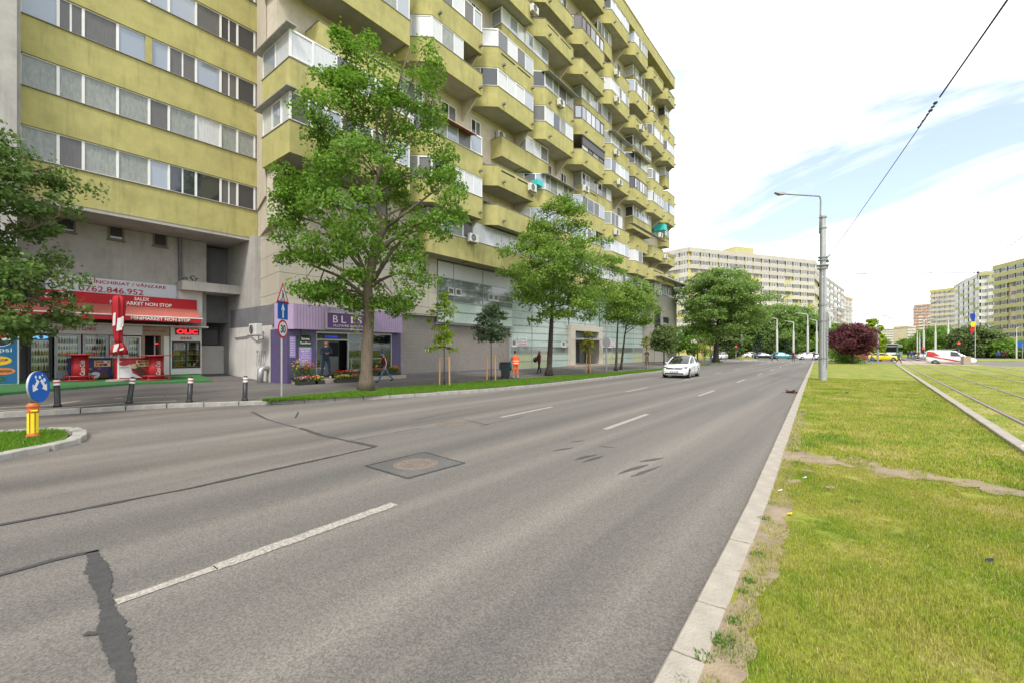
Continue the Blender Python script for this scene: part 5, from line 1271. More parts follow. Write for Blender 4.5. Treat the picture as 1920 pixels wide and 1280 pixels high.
# carpet platform
CZ = lambda x: 0.40 + 0.058 * max(0.0, -x - 23.3)
cp = [at(-60, 752, 0.3), at(0, 741.5, 0.3), at(252, 723.5, 0.3), at(398, 717.5, 0.3), at(392, 712, 0.4), at(372, 706, 0.45)]
tag(MB().prism([tuple(p[:2]) for p in cp] + [(-27.5, 8.0), (-27.5, -3), (cp[0].x, -3)], 0.1, lambda x, y: CZ(x)).build('carpet_platform', 'carpet'), 'green artificial turf platform in front of the minimarket', 'carpet', kind='structure')
# bistro tables
def bistro(u, v, lab):
    p = at(u, v, 0.46); z = CZ(p.x); r = empty('bar_table', (p.x, p.y, z), 0.3, lab, 'table', 'red bar tables on the green carpet')
    MB().lathe([(0.27, 0.0), (0.27, 1.08)], 24).build('column', 'red_paint', r, True)
    MB().lathe([(0.02, 1.08), (0.60, 1.085), (0.62, 1.10), (0.60, 1.125), (0.02, 1.125)], 28).build('table_top', 'red_paint', r)
    b = MB(); n = 24
    for rr, zz in ((0.55, 0.03), (0.5, 0.2)): b.tube([(rr * math.cos(2 * math.pi * k / n), rr * math.sin(2 * math.pi * k / n), zz) for k in range(n + 1)], 0.018, 6)
    for k in range(4): a = k * math.pi / 2 + 0.5; b.tube([(0.5 * math.cos(a), 0.5 * math.sin(a), 0.2), (0.55 * math.cos(a), 0.55 * math.sin(a), 0.03)], 0.016, 6); b.tube([(0.25 * math.cos(a), 0.25 * math.sin(a), 0.2), (0.5 * math.cos(a), 0.5 * math.sin(a), 0.2)], 0.014, 6)
    b.build('foot_ring', 'red_paint', r)
    f = Vector((-p.x, -p.y, 0)).normalized(); f = (Matrix.Rotation(0.25, 3, 'Z') @ f)
    c = Vector((p.x, p.y, z)) + f * 0.275
    text('Coca-Cola', 'white_letter', r, (c.x, c.y, z + 0.55), 0.62, 0.16, rot=rad(90), normal=tuple(f), shear=0.35)
bistro(150, 717, 'red round bar table in front of the dark blue freezer')
bistro(293, 713, 'red round bar table in front of the red freezer by the doorway')
# freezers
def freezer(u0, u1, vb, h, body, rim, lab, kind):
    p0, p1 = at(u0, vb, 0.56), at(u1, vb, 0.56); X = (p0.x + p1.x) / 2; y0, y1 = yx(u0, X), yx(u1, X); z = CZ(X)
    r = empty('ice_cream_freezer', (X, (y0 + y1) / 2, z), 0, lab, 'freezer', 'ice cream freezers on the green carpet')
    MB().box(X - 0.65, X, y0, y1, z + 0.03, z + h).build('body', body, r, bevel=0.015, world=True)
    MB().box(X - 0.68, X + 0.03, y0 - 0.03, y1 + 0.03, z + h, z + h + 0.05).build('rim', rim, r, bevel=0.01, world=True)
    MB().box(X - 0.6, X - 0.05, y0 + 0.06, y1 - 0.06, z + h + 0.051, z + h + 0.065).build('lid', 'pane_sky', r, world=True)
    ym = y0 + (y1 - y0) * 0.56
    box('price_board', 'cream_ice', r, (X + 0.002, X + 0.02, ym, y1 - 0.05, z + h - 0.34, z + h - 0.06), world=True)
    for i in range(14):
        yy = ym + 0.04 + (y1 - ym - 0.16) * (i % 7) / 7; zz = z + h - 0.31 + 0.125 * (i // 7)
        disc('ice_cream_picture', random.choice(['petal_pink', 'yellow', 'bulb_blue' if 0 else 'car_blue', 'white_sign', 'orange', 'brown_choc']), r, (X + 0.024, yy + 0.05, zz + 0.06), 0.045, 0.05, 8, 0.004)
    return r, X, y0, y1, z
r, X, y0, y1, z = freezer(131, 210, 711, 0.88, 'freezer_blue', 'blue_cabinet', 'dark blue ice cream freezer between the tables', 'b')
for i in range(4):
    yy = y0 + 0.22 + i * (y1 - y0 - 0.3) / 3.6; m_ = ('cream_ice', 'cream_ice', 'white_sign', 'brown_choc')[i]
    disc('ice_cream_picture', m_, r, (X + 0.008, yy, z + 0.2), 0.16, 0.12, 16); disc('cone_picture', 'cream_ice' if i != 3 else 'brown_choc', r, (X + 0.006, yy, z + 0.11), 0.12, 0.08, 12)
    disc('fruit_picture', ('yellow', 'orange', 'red_paint', 'brown_choc')[i], r, (X + 0.008, yy + 0.12, z + 0.46), 0.06, 0.05, 8)
r, X, y0, y1, z = freezer(218, 283, 709.5, 0.92, 'red_paint', 'red_paint', 'red and white ice cream freezer with cone picture by the parasol', 'r')
plate('white_swoosh', 'white_sign', r, [(X + 0.007, y0 + 0.06, z + 0.1), (X + 0.007, y0 + 0.9, z + 0.06), (X + 0.007, y0 + 0.55, z + 0.3), (X + 0.007, y0 + 0.45, z + 0.75), (X + 0.007, y0 + 0.06, z + 0.86)], (1, 0, 0))
disc('logo', 'red_paint', r, (X + 0.012, y0 + 0.26, z + 0.72), 0.2, 0.1, 18, 0.004); text('algida', 'red_letter', r, (X + 0.012, y0 + 0.26, z + 0.55), 0.34, 0.06)
plate('cone_picture', 'brown_choc', r, [(X + 0.016, y0 + 0.52, z + 0.5), (X + 0.016, y0 + 0.85, z + 0.12), (X + 0.016, y0 + 1.1, z + 0.12), (X + 0.016, y0 + 1.0, z + 0.38), (X + 0.016, y0 + 0.7, z + 0.66)], (1, 0, 0))
disc('ice_cream_picture', 'cream_ice', r, (X + 0.02, y0 + 0.60, z + 0.6), 0.13, 0.11, 14)
plate('cone_picture', 'orange', r, [(X + 0.016, y0 + 1.15, z + 0.36), (X + 0.016, y0 + 1.2, z + 0.1), (X + 0.016, y0 + 1.32, z + 0.1), (X + 0.016, y0 + 1.46, z + 0.38)], (1, 0, 0))
disc('ice_cream_picture', 'cream_ice', r, (X + 0.02, y0 + 1.3, z + 0.4), 0.17, 0.09, 14)
# vending cabinet with drink logos
p = at(36, 721, 0.50); X = p.x; y1 = p.y; y0 = y1 - 1.15; z = CZ(X)
r = empty('vending_cabinet', (X, (y0 + y1) / 2, z), 0, 'tall blue drinks cabinet with soda logos at the shop end', 'cabinet')
MB().box(X - 0.8, X, y0, y1, z, z + 2.45).build('body', 'white_panel', r, bevel=0.015, world=True)
box('front_print', 'pepsi_blue', r, (X + 0.002, X + 0.008, y0 + 0.02, y1 - 0.05, z + 0.03, z + 2.42), world=True)
ym = y1 - 0.5; lx = X + 0.012
disc('logo', 'white_sign', r, (lx, ym, z + 1.72), 0.33, 0.27); disc('logo', 'red_sign', r, (lx + 0.004, ym, z + 1.75), 0.30, 0.22, 20, a0=0.25, a1=math.pi + 0.25); disc('logo', 'pepsi_navy', r, (lx + 0.004, ym, z + 1.69), 0.30, 0.21, 20, a0=math.pi + 0.35, a1=2 * math.pi + 0.1)
text('pepsi', 'white_letter', r, (lx, ym, z + 1.3), 0.62, 0.2)
disc('logo', 'yellow', r, (lx, ym - 0.02, z + 0.92), 0.33, 0.17); plate('logo', 'red_sign', r, [(lx + 0.004, ym - 0.27, z + 0.85), (lx + 0.004, ym + 0.2, z + 0.92), (lx + 0.004, ym + 0.22, z + 1.0), (lx + 0.004, ym - 0.25, z + 0.94)], (1, 0, 0)); text('Lipton', 'white_letter', r, (lx + 0.008, ym - 0.02, z + 0.925), 0.3, 0.06, rot=0.15)
disc('logo', 'orange', r, (lx, ym + 0.1, z + 0.52), 0.3, 0.13); text('MIRINDA', 'green_board', r, (lx + 0.005, ym + 0.1, z + 0.53), 0.42, 0.09, bold=0.02)
disc('logo', 'green_board', r, (lx, ym - 0.1, z + 0.22), 0.26, 0.12); text('7up', 'white_letter', r, (lx + 0.005, ym - 0.1, z + 0.22), 0.24, 0.13, bold=0.02, shear=0.2)
# bin by the door
p = at(315, 704.5, 0.5)
r = empty('litter_bin', (p.x, p.y, CZ(p.x)), 0, 'dark wooden slatted litter bin between red table and beer cabinet', 'bin')
b = MB()
for k in range(12): a = k * math.pi / 6; b.T = Matrix.Rotation(a, 4, 'Z'); b.box(0.2, 0.225, -0.04, 0.04, 0.02, 0.62)
b.T = None; b.build('slats', 'wood_old', r)['kind'] = 'stuff'
MB().lathe([(0.19, 0.0), (0.19, 0.6)], 16).build('liner', 'black_plastic', r)
# furled parasol
p = Vector((-25.2, yx(222, -25.2), 0)); z = CZ(p.x); p.z = z; pr = empty('parasol', (p.x, p.y, z), 0, 'furled red and white parasol on a round base', 'parasol')
MB().lathe([(0.02, 0.0), (0.42, 0.0), (0.42, 0.07), (0.1, 0.09), (0.035, 0.1)], 24).build('base', 'kerb_stone', pr)
MB().tube([(0, 0, 0.08), (0, 0, 3.7)], 0.03, 10).build('pole', 'white_paint', pr)
def furled(prof, m, name, n=30, fold=0.28, ph=0.0, twist=0.0):
    b = MB(); rs = []
    for r_, z_ in [(q_[0] * 0.8, q_[1]) for q_ in prof]: rs.append([((r_ * (1 + fold * math.cos(7 * 2 * math.pi * k / n + ph + twist * z_) + 0.1 * math.sin(3 * 2 * math.pi * k / n + z_ * 3))) * math.cos(2 * math.pi * k / n), (r_ * (1 + fold * math.cos(7 * 2 * math.pi * k / n + ph + twist * z_) + 0.1 * math.sin(3 * 2 * math.pi * k / n + z_ * 3))) * math.sin(2 * math.pi * k / n), z_) for k in range(n)])
    b.rings(rs); return b.build(name, m, pr, True)
furled([(0.12, 1.62), (0.15, 1.8), (0.17, 2.1), (0.20, 2.5), (0.22, 2.9), (0.23, 3.2), (0.23, 3.45), (0.19, 3.62), (0.1, 3.7)], 'awning_red', 'canopy', twist=0.6)
furled([(0.30, 1.15), (0.28, 1.35), (0.2, 1.55), (0.125, 1.66)], 'awning_red', 'skirt', fold=0.42, twist=1.0)
f = Vector((-p.x, -p.y, 0)).normalized()
for (dy, za, zb, wv, mm) in ((-0.1, 1.25, 1.62, 0.2, 'white_letter'), (0.05, 2.15, 2.75, 0.22, 'white_letter'), (-0.17, 2.35, 2.95, 0.1, 'white_letter'), (0.12, 1.3, 1.45, 0.16, 'white_letter'), (0.15, 2.3, 2.8, 0.1, 'white_letter')):
    t_ = Vector((-f.y, f.x, 0)); c = Vector((p.x, p.y, z)) + f * 0.235 + t_ * dy * 0.8
    plate('printed_patch', mm, pr, [(c.x - t_.x * wv / 2, c.y - t_.y * wv / 2, z + za), (c.x + t_.x * wv * 0.35, c.y + t_.y * wv * 0.35, z + za + 0.06), (c.x + t_.x * wv / 2, c.y + t_.y * wv / 2, z + zb), (c.x - t_.x * wv * 0.3, c.y - t_.y * wv * 0.3, z + zb - 0.05)], f)
text('eSt', 'brown_frame', left, (XR_ + 0.004, yx(357, XR_), zx(357, 523, XR_)), 0.75, 0.35, shear=0.4, name='graffiti')
# ------------------------------------------------------------------ trees
def spray_leaves(C, D, R_, n_per, flat=0.28, droop=0.25):
    """leaf positions for sprays: centres C (n,3), outward unit vectors D, radii R_"""
    n = len(C); k = n_per; N_ = n * k
    ci = np.repeat(np.arange(n), k); a = rng.uniform(0, 2 * np.pi, N_); q = np.sqrt(rng.uniform(0, 1, N_)); r = R_[ci] * q
    P = C[ci].copy(); P[:, 0] += r * np.cos(a); P[:, 1] += r * np.sin(a)
    P[:, 2] += rng.normal(0, 1, N_) * flat * R_[ci] * 0.6 - droop * (q ** 2) * R_[ci]
    return P, ci
def tree(name, base, label, trunk, crown, n_spray, n_leaf, size, mleaf, mbark='bark', spray_r=(0.45, 0.9), group=None, limbs=7, lean=(0, 0), twig=0.018, inner=0.25, seed=0, cat='tree', lobes=0.22, flat=0.3, extra=None, center=(0, 0), trunk_pts=None, forks=None, up=0.7, split=False):
    """trunk=(height, r0, r1); crown=[(z, radius)...]; extra sprays [(dx,dy,z,r)]; heights above base"""
    g = np.random.default_rng(seed + 5); root = empty(name, base, 0, label, cat, group)
    H_, r0, r1 = trunk; zs = [c[0] for c in crown]; rs = [c[1] for c in crown]; z0, z1 = zs[0], zs[-1]
    tp = [Vector(q) for q in (trunk_pts or [(0, 0, 0), (lean[0] * 0.3, lean[1] * 0.3, H_ * 0.35), (lean[0] * 0.6, lean[1] * 0.6, H_ * 0.7), (lean[0], lean[1], H_)])]
    b = MB(); m = len(tp)
    # flared, slightly bent trunk
    pts = []; rr = []
    for i in range(m - 1):
        for s in range(4):
            f = (i + s / 4) / (m - 1); pts.append(tp[i].lerp(tp[i + 1], s / 4)); rr.append((r0 + (r1 - r0) * f) * (1 + 0.55 * max(0, 1 - pts[-1].z / (H_ * 0.09 + 0.02)) ** 2) * (1 + g.uniform(-0.05, 0.05)))
    pts.append(tp[-1]); rr.append(r1); b.tube(pts, rr, 12)
    b.build('trunk', mbark, root, True)
    # sprays in the crown volume
    ph = g.uniform(0, 6.28, 4); C = []; tries = 0
    while len(C) < n_spray and tries < n_spray * 60:
        tries += 1
        z = g.uniform(z0, z1); Rm = np.interp(z, zs, rs); a = g.uniform(0, 2 * np.pi)
        lob = 1 + lobes * (math.sin(3 * a + ph[0] + z * 0.9) * 0.6 + math.sin(5 * a + ph[1] - z * 1.4) * 0.5 + math.sin(2 * z + ph[2]) * 0.3)
        r = Rm * lob * math.sqrt(g.uniform(inner, 1))
        if g.uniform(0, max(rs)) > Rm + 0.12 * max(rs): continue
        c = np.array([center[0] + r * math.cos(a), center[1] + r * math.sin(a), z])
        sep_ = spray_r[0] * 0.62
        if any((c[0] - q[0]) ** 2 + (c[1] - q[1]) ** 2 + 2.2 * (c[2] - q[2]) ** 2 < sep_ ** 2 for q in C): continue
        C.append(c)
    rad_ = list(g.uniform(spray_r[0], spray_r[1], len(C)))
    for e in (extra or []): C.append(np.array(e[:3])); rad_.append(e[3])
    C = np.array(C); Rr = np.array(rad_)
    # limbs, then twigs from the nearest limb point
    lb = MB(); nodes_ = [np.array(p) for p in pts[len(pts) // 2:]]
    top = tp[-1]
    order = g.permutation(len(C))[:limbs]
    for li, i in enumerate(order):
        c = Vector(C[i]); zt = max(H_ * 0.45, min(H_ * 0.98, c.z - 0.55 * math.hypot(c.x - top.x, c.y - top.y))); 
        k = min(range(len(pts)), key=lambda j: abs(pts[j].z - zt)); a = pts[k]
        mid = a.lerp(c, 0.5) + Vector((g.uniform(-0.2, 0.2), g.uniform(-0.2, 0.2), 0.12 * (c - a).length)); L_ = []
        for s in range(9):
            f = s / 8; L_.append(a * (1 - f) ** 2 + mid * 2 * f * (1 - f) + c * f * f)
        ra = max(rr[k] * 0.5, twig * 2); lb.tube(L_, [ra * (1 - 0.8 * s / 8) for s in range(9)], 7); nodes_ += [np.array(p) for p in L_[2:]]
    for pth, r_a in (forks or []):
        L_ = [Vector(q) for q in pth]; lb.tube(L_, [r_a * (1 - 0.75 * s / (len(L_) - 1)) for s in range(len(L_))], 7)
        for a_, b__ in zip(L_, L_[1:]): nodes_ += [np.array(a_.lerp(b__, f)) for f in (0.3, 0.65, 1.0)]
    NA = np.array(nodes_)
    for i in range(len(C)):
        c = C[i]; d2 = ((NA - c) ** 2).sum(1) + np.where(NA[:, 2] > c[2] + 0.1, 3.0, 0); a = Vector(NA[d2.argmin()]); cv = Vector(c); Lh = (cv - a).length
        if Lh < 0.05: continue
        mid = a.lerp(cv, 0.5) + Vector((g.uniform(-0.1, 0.1), g.uniform(-0.1, 0.1), 0.1)) * Lh
        lb.tube([a, a * 0.25 + mid * 0.5 + cv * 0.25, cv + Vector((0, 0, -0.03))], [twig * 1.1, twig * 0.8, twig * 0.4], 5)
    lb.build('limbs', mbark if r0 > 0.12 else mbark, root, True)
    P, ci = spray_leaves(C, None, Rr, n_leaf, flat)
    ctr = np.array([center[0], center[1], (z0 + z1) / 2]); outw = P - ctr; outw /= np.maximum(np.linalg.norm(outw, axis=1), 1e-6)[:, None]
    o = leaves('crown', P, size, mleaf, root, up=up, outward=outw * 0.7, world=False)
    return root
camdir = lambda p: Vector((-p.x, -p.y, 0)).normalized()
# big linden in front of the flower shop
p = at(686, 731, 0.16); rt = Vector((_c, _s, 0)); fw_ = Vector((-_s, _c, 0)); mpp = p.dot(fw_) / FPX
S = lambda u, v, dd=0.0: tuple((rt * ((u - 686) * mpp) + fw_ * dd) + Vector((0, 0, (731 - v) * mpp)))
tp = [S(686, 731), S(688, 660), S(692, 600), S(690, 540), S(700, 470, 0.1), S(720, 425, 0.0), S(712, 400), S(698, 372, -0.1), S(706, 340), S(716, 300)]
forks = [([S(716, 300), S(722, 250), S(738, 190), S(752, 130, 0.2), S(766, 78, 0.3)], 0.075), ([S(716, 300), S(707, 250), S(703, 200), S(696, 160)], 0.06), ([S(698, 372), S(665, 340), S(652, 290), S(650, 220), S(652, 140), S(648, 95)], 0.075), ([S(690, 560), S(680, 500), S(655, 440), S(630, 380)], 0.11), ([S(720, 430), S(760, 400), S(800, 370), S(840, 340)], 0.08), ([S(706, 340), S(750, 290), S(800, 220), S(820, 160)], 0.06), ([S(692, 540), S(735, 470), S(765, 440), S(800, 420), S(860, 395)], 0.10), ([S(690, 560), S(640, 520), S(590, 500), S(545, 470)], 0.09), ([S(690, 520), S(650, 470), S(600, 420), S(540, 400)], 0.09)]
extra = []
for (u0, v0, u1, v1, n, sp) in ((628, 80, 650, 180, 8, 14), (815, 110, 815, 240, 9, 14), (620, 150, 820, 190, 8, 12), (560, 330, 520, 420, 8, 16), (840, 290, 880, 400, 9, 14), (560, 540, 640, 550, 6, 14), (700, 560, 750, 575, 5, 12), (600, 110, 660, 130, 3, 8), (510, 330, 560, 350, 4, 8), (840, 430, 880, 410, 4, 8), (560, 555, 600, 535, 4, 8), (540, 430, 520, 480, 4, 10)):
    for i in range(n):
        f = i / max(1, n - 1); q = S(692 + (u0 + (u1 - u0) * f - 692) * 0.9 + random.uniform(-sp, sp), v0 + (v1 - v0) * f + random.uniform(-sp, sp) * 0.5, random.uniform(-1.2, 1.2)); extra.append((*q, random.uniform(0.4, 0.65)))
zz_ = lambda v: (731 - v) * mpp
crown = [(zz_(575), 1.0), (zz_(545), 2.1), (zz_(495), 2.9), (zz_(440), 3.15), (zz_(390), 3.2), (zz_(330), 2.85), (zz_(260), 2.5), (zz_(190), 2.2), (zz_(130), 1.5), (zz_(90), 0.6)]
cc = S(697, 731)
tree('linden_tree', p, 'tall linden tree on the verge right in front of the flower shop', (zz_(300), 0.25, 0.08), crown, 150, 185, 0.128, 'leaf_linden', 'bark', (0.40, 0.72), 'street trees on the verge', limbs=10, trunk_pts=tp, forks=forks, extra=extra, center=(cc[0], cc[1]), inner=0.18, seed=3, flat=0.46, lobes=0.25, twig=0.02)
# sprouting leaves on the trunk
P = np.array([np.array(p) + np.array(S(676 + random.uniform(-12, 8), 600 + random.uniform(-28, 25), -0.32 + random.uniform(-0.1, 0.05))) for _ in range(26)] + [np.array(p) + np.array(S(702 + random.uniform(-4, 4), 600 + random.uniform(-30, 12), -0.2)) for _ in range(12)])
tr = [o for o in bpy.data.objects if o.get('label', '').startswith('tall linden')][0]
leaves('trunk_shoot', P, 0.16, 'leaf_lime', tr)
# overhanging tree at the picture's edge: trunk outside the frame
p0 = dep(-150, 700, 11.5); p0.z = 0.13
S0 = lambda u, v, dd=0.0: tuple(rt * ((u + 150) * 11.5 / FPX) + fw_ * dd + Vector((0, 0, (V0 - v) / FPX * 11.5 + EYE - 0.13)))
extra = []
for (ua, va, ub, vb, n, sp) in ((0, 330, 130, 300, 11, 22), (0, 300, 150, 340, 9, 18), (0, 370, 150, 390, 11, 16), (0, 430, 90, 420, 8, 16), (0, 470, 80, 460, 7, 15), (0, 520, 120, 500, 9, 14), (0, 560, 150, 570, 10, 14), (0, 590, 170, 600, 10, 11), (0, 620, 110, 590, 8, 12), (-20, 260, 60, 270, 6, 16), (0, 160, 10, 250, 3, 6), (-60, 400, 0, 600, 14, 30), (-160, 200, -20, 400, 26, 60), (100, 495, 170, 515, 4, 6), (30, 540, 130, 535, 7, 12), (20, 400, 120, 360, 7, 18)):
    for i in range(n):
        f = i / max(1, n - 1); q = S0((ua + (ub - ua) * f) * 0.76 - 14 + random.uniform(-sp, sp), va + (vb - va) * f + random.uniform(-sp, sp), random.uniform(-1.3, 1.0)); extra.append((*q, random.uniform(0.24, 0.42)))
forks = [([(0, 0, 3.0), S0(-80, 480), S0(-10, 440), S0(60, 430), S0(110, 405)], 0.06), ([(0, 0, 2.6), S0(-80, 560), S0(0, 540), S0(80, 570), S0(150, 590)], 0.05), ([(0, 0, 3.4), S0(-70, 380), S0(20, 330), S0(120, 310)], 0.05)]
tree('overhanging_tree', p0, 'dark leafy tree overhanging from the edge beside the minimarket', (5.5, 0.2, 0.08), [(2.0, 1.2), (4, 2.0), (7, 1.8), (8.5, 0.8)], 40, 120, 0.105, 'leaf_dark', 'bark', (0.35, 0.6), 'street trees on the verge', limbs=5, forks=forks, extra=extra, center=(-1.0, -1.0), seed=9, flat=0.5, twig=0.012, up=0.6)
# second linden
def ptree(u, v, vt, half_px, label, mleaf, n, nl, size, prof, name='linden_tree', trunk_top=0.55, r0=0.16, group='street trees on the verge', z=0.16, bark='bark_dark', spr=(0.4, 0.75), seed=1, depth=None, trunks=None, lobes=0.22, limbs=7, inner=0.2, off=0, flat=0.42, up=0.6, vh=None):
    p = at(u, v, z) if depth is None else dep(u, v, depth); 
    if depth is not None: p.z = z
    t = p.dot(fw_); m_ = t / FPX; base_v = V0 + (EYE - z) / m_
    crown = [((base_v - vv) * m_, hp * m_) for vv, hp in prof]; Ht = (base_v - vt) * m_
    return tree(name, p, label, (Ht * trunk_top, r0, r0 * 0.35), crown, n, nl, size, mleaf, bark, spr, group, limbs=limbs, seed=seed, lobes=lobes, inner=inner, center=(rt.x * off * m_, rt.y * off * m_), lean=(rt.x * off * m_ * 0.5, rt.y * off * m_ * 0.5), flat=flat, up=up)
ptree(1029, 703, 372, 0, 'conical linden tree by the orange-vested worker', 'leaf_linden2', 200, 120, 0.155, [(600, 40), (575, 90), (540, 105), (500, 108), (465, 95), (430, 55), (395, 40), (372, 14)], off=22, seed=4, spr=(0.45, 0.85), r0=0.2, limbs=9)
ptree(1155, 694, 520, 0, 'thin straight-stemmed linden just before the grey sign back', 'leaf_linden2', 70, 55, 0.17, [(600, 25), (580, 40), (550, 38), (525, 14)], off=8, seed=5, r0=0.12)
ptree(1164, 692, 522, 0, 'leaning linden with bare forked stem beside the thin straight one', 'leaf_linden2', 90, 55, 0.17, [(608, 20), (590, 42), (560, 46), (535, 26), (522, 8)], off=26, seed=6, r0=0.11)
ptree(1342, 678.5, 505, 0, 'large spreading tree at the end of the verge', 'leaf_far', 330, 110, 0.26, [(625, 34), (605, 62), (580, 78), (550, 76), (525, 55), (506, 22)], vh=None, name='spreading_tree', trunk_top=0.5, r0=0.42, spr=(0.7, 1.3), seed=7, off=10, limbs=10, flat=0.3)
# staked saplings
def sapling(u, v, vt, label, mleaf, n, nl, half, prof, size=0.1, stakes=(-9, 9), spr=(0.15, 0.3), stake_v=None, seed=0):
    ptree(u, v, vt, 0, label, mleaf, n, nl, size, prof, name='young_tree', trunk_top=0.92, r0=0.03, group='staked young trees on the verge', seed=seed, spr=spr, limbs=4, inner=0.05, flat=0.35, lobes=0.4)
    r = [o for o in bpy.data.objects if o.get('label') == label][0]; p = r.location; t = p.dot(fw_); m_ = t / FPX; tops = []
    for i, s in enumerate(stakes):
        a = rt * (s * m_); h = (v - stake_v) * m_; MB().tube([tuple(a), (a.x * 0.9, a.y * 0.9, h)], 0.04, 8).build('stake', 'stake', r); tops.append((a.x * 0.9, a.y * 0.9, h - 0.1))
    if len(tops) == 2: MB().tube([tops[0], (0, 0, tops[0][2] + 0.02), tops[1]], 0.012, 5).build('tie', 'stake', r)
sapling(833, 722, 545, 'bright lime green sapling tied between two orange stakes', 'leaf_lime', 42, 34, 0, [(660, 30), (640, 22), (610, 18), (595, 30), (570, 12), (548, 6)], 0.12, (-9, 10), stake_v=668, seed=1)
sapling(921, 712, 568, 'grey-green young tree with round crown between two stakes', 'leaf_olive', 90, 46, 0, [(636, 20), (620, 30), (600, 26), (580, 20), (570, 8)], 0.11, (-8, 8), (0.2, 0.42), stake_v=664, seed=2)
sapling(1103, 698, 620, 'small yellow-green sapling in front of the glass entrance', 'leaf_yellow', 22, 26, 0, [(660, 10), (650, 13), (635, 6), (622, 6)], 0.13, (-4, 4), stake_v=664, seed=3)
sapling(1212, 690.5, 624, 'sparse yellowish sapling behind the white hatchback', 'leaf_yellow', 14, 22, 0, [(655, 5), (645, 8), (630, 5)], 0.13, (1,), stake_v=662, seed=4)
sapling(1317, 681, 640, 'tiny staked sapling right of the white hatchback', 'leaf_yellow', 8, 16, 0, [(655, 4), (648, 5), (642, 3)], 0.13, (0.5,), stake_v=660, seed=8)
# smaller round trees by the end block
for i, (u, v, prof, ml) in enumerate(((1245, 681, [(655, 14), (640, 20), (625, 17), (612, 8)], 'leaf_birch'), (1273, 677, [(658, 22), (640, 32), (622, 26), (612, 10)], 'leaf_linden'), (1308, 677, [(660, 20), (642, 30), (625, 26), (612, 12)], 'leaf_linden2'))):
    ptree(u, v, prof[-1][0], 0, ('pale young round tree beside the grey corner block', 'dark round tree in the middle of the three by the corner', 'round tree nearest the big spreading tree')[i], ml, 70, 60, 0.2, prof, name='round_tree', r0=0.1, group='small round trees by the corner block', seed=20 + i, spr=(0.4, 0.8), z=0.3)
# purple plum on the lawn
ptree(1598, 681, 602, 0, 'dark purple plum tree on the lawn beyond the tram pole', 'leaf_plum', 190, 75, 0.2, [(660, 14), (650, 34), (637, 40), (622, 32), (608, 13)], name='plum_tree', trunk_top=0.5, r0=0.2, group='trees around the crossing', seed=30, spr=(0.45, 0.85), z=0.1, limbs=9)
# low hedge under it
P = np.array([np.array(at(1585, 680, 0.1)) + np.array([random.gauss(0, 0.9), random.gauss(0, 0.5), abs(random.gauss(0, 0.9))]) for _ in range(1500)])
tag(leaves('shrub', P, 0.22, 'leaf_linden', None), 'leafy green shrub at the foot of the purple tree', 'shrub', 'shrubs around the crossing')

# ------------------------------------------------------------------ bollards, signs, poles
_b = None
def bollard(u, v, tilt, lab):
    global _b
    p = at(u, v, 0.15); p.z = PZ(p.x)
    if _b is None:
        _b = empty('bollard', (0, 0, 0), 0, lab, 'bollard', 'bollards along the kerb')
        MB().lathe([(0.0174, 0.0), (0.1001, 0.0), (0.0957, 0.05), (0.0740, 0.09), (0.0713, 0.12), (0.0696, 0.66)], 18).build('post', 'black_plastic', _b, True)
        MB().lathe([(0.0731, 0.64), (0.0748, 0.67), (0.0748, 0.70)], 18).build('white_band', 'white_paint', _b)
        MB().lathe([(0.0744, 0.70), (0.0744, 0.745)], 18).build('red_band', 'red_paint', _b); MB().lathe([(0.0748, 0.745), (0.0748, 0.79), (0.0696, 0.8)], 18).build('white_band', 'white_paint', _b)
        MB().lathe([(0.0713, 0.8), (0.0609, 0.83), (0.0261, 0.85), (0.0043, 0.852)], 18).build('cap', 'black_plastic', _b, True)
        o = _b
    else: o = copy_tree(_b)
    o.location = p; o.rotation_euler = tilt; tag(o, lab, 'bollard', 'bollards along the kerb')
bollard(108, 763, (0.02, -0.05, 0), 'black bollard nearest the blue arrow sign')
bollard(242, 755.5, (-0.10, 0.08, 0), 'leaning black bollard below the furled parasol')
bollard(355, 752.5, (-0.04, 0.03, 0.4), 'black bollard third from the blue arrow sign')
bollard(459, 749.5, (-0.02, 0.02, 0.2), 'black bollard nearest the triangular warning sign')

# keep-side sign on the island
p = at(62, 820, 0.10); r = empty('island_sign', (p.x, p.y, 0.1), 0, 'blue round sign with two white arrows on an orange and yellow post', 'sign')
MB().lathe([(0.10, 0.0), (0.10, 0.06), (0.085, 0.08), (0.08, 0.5), (0.088, 0.52), (0.088, 0.57), (0.078, 0.6), (0.098, 0.62), (0.098, 0.66), (0.08, 0.68), (0.06, 0.70)], 18).build('post', 'orange_post', r, True)
f = camdir(p); t_ = Vector((-f.y, f.x, 0))
for a in (-0.9, -0.1, 0.7):
    d = (f * math.cos(a) + t_ * math.sin(a)); s_ = Vector((-d.y, d.x, 0)) * 0.025; c = d * 0.086
    b = MB(); b.rings([[tuple(c - s_ + Vector((0, 0, 0.1))), tuple(c + s_ + Vector((0, 0, 0.1))), tuple(c + s_ + Vector((0, 0, 0.5))), tuple(c - s_ + Vector((0, 0, 0.5)))], [tuple((c - s_) * 1.03 + Vector((0, 0, 0.1))), tuple((c + s_) * 1.03 + Vector((0, 0, 0.1))), tuple((c + s_) * 1.03 + Vector((0, 0, 0.5))), tuple((c - s_) * 1.03 + Vector((0, 0, 0.5)))]])
    b.build('reflector_strip', 'yellow_film', r)
b = MB(); b.tube([tuple(f * 0.085 - t_ * 0.03 + Vector((0, 0, 0.545))), tuple(f * 0.08 + t_ * 0.06 + Vector((0, 0, 0.545)))], 0.022, 6); b.build('reflector_strip', 'yellow_film', r)
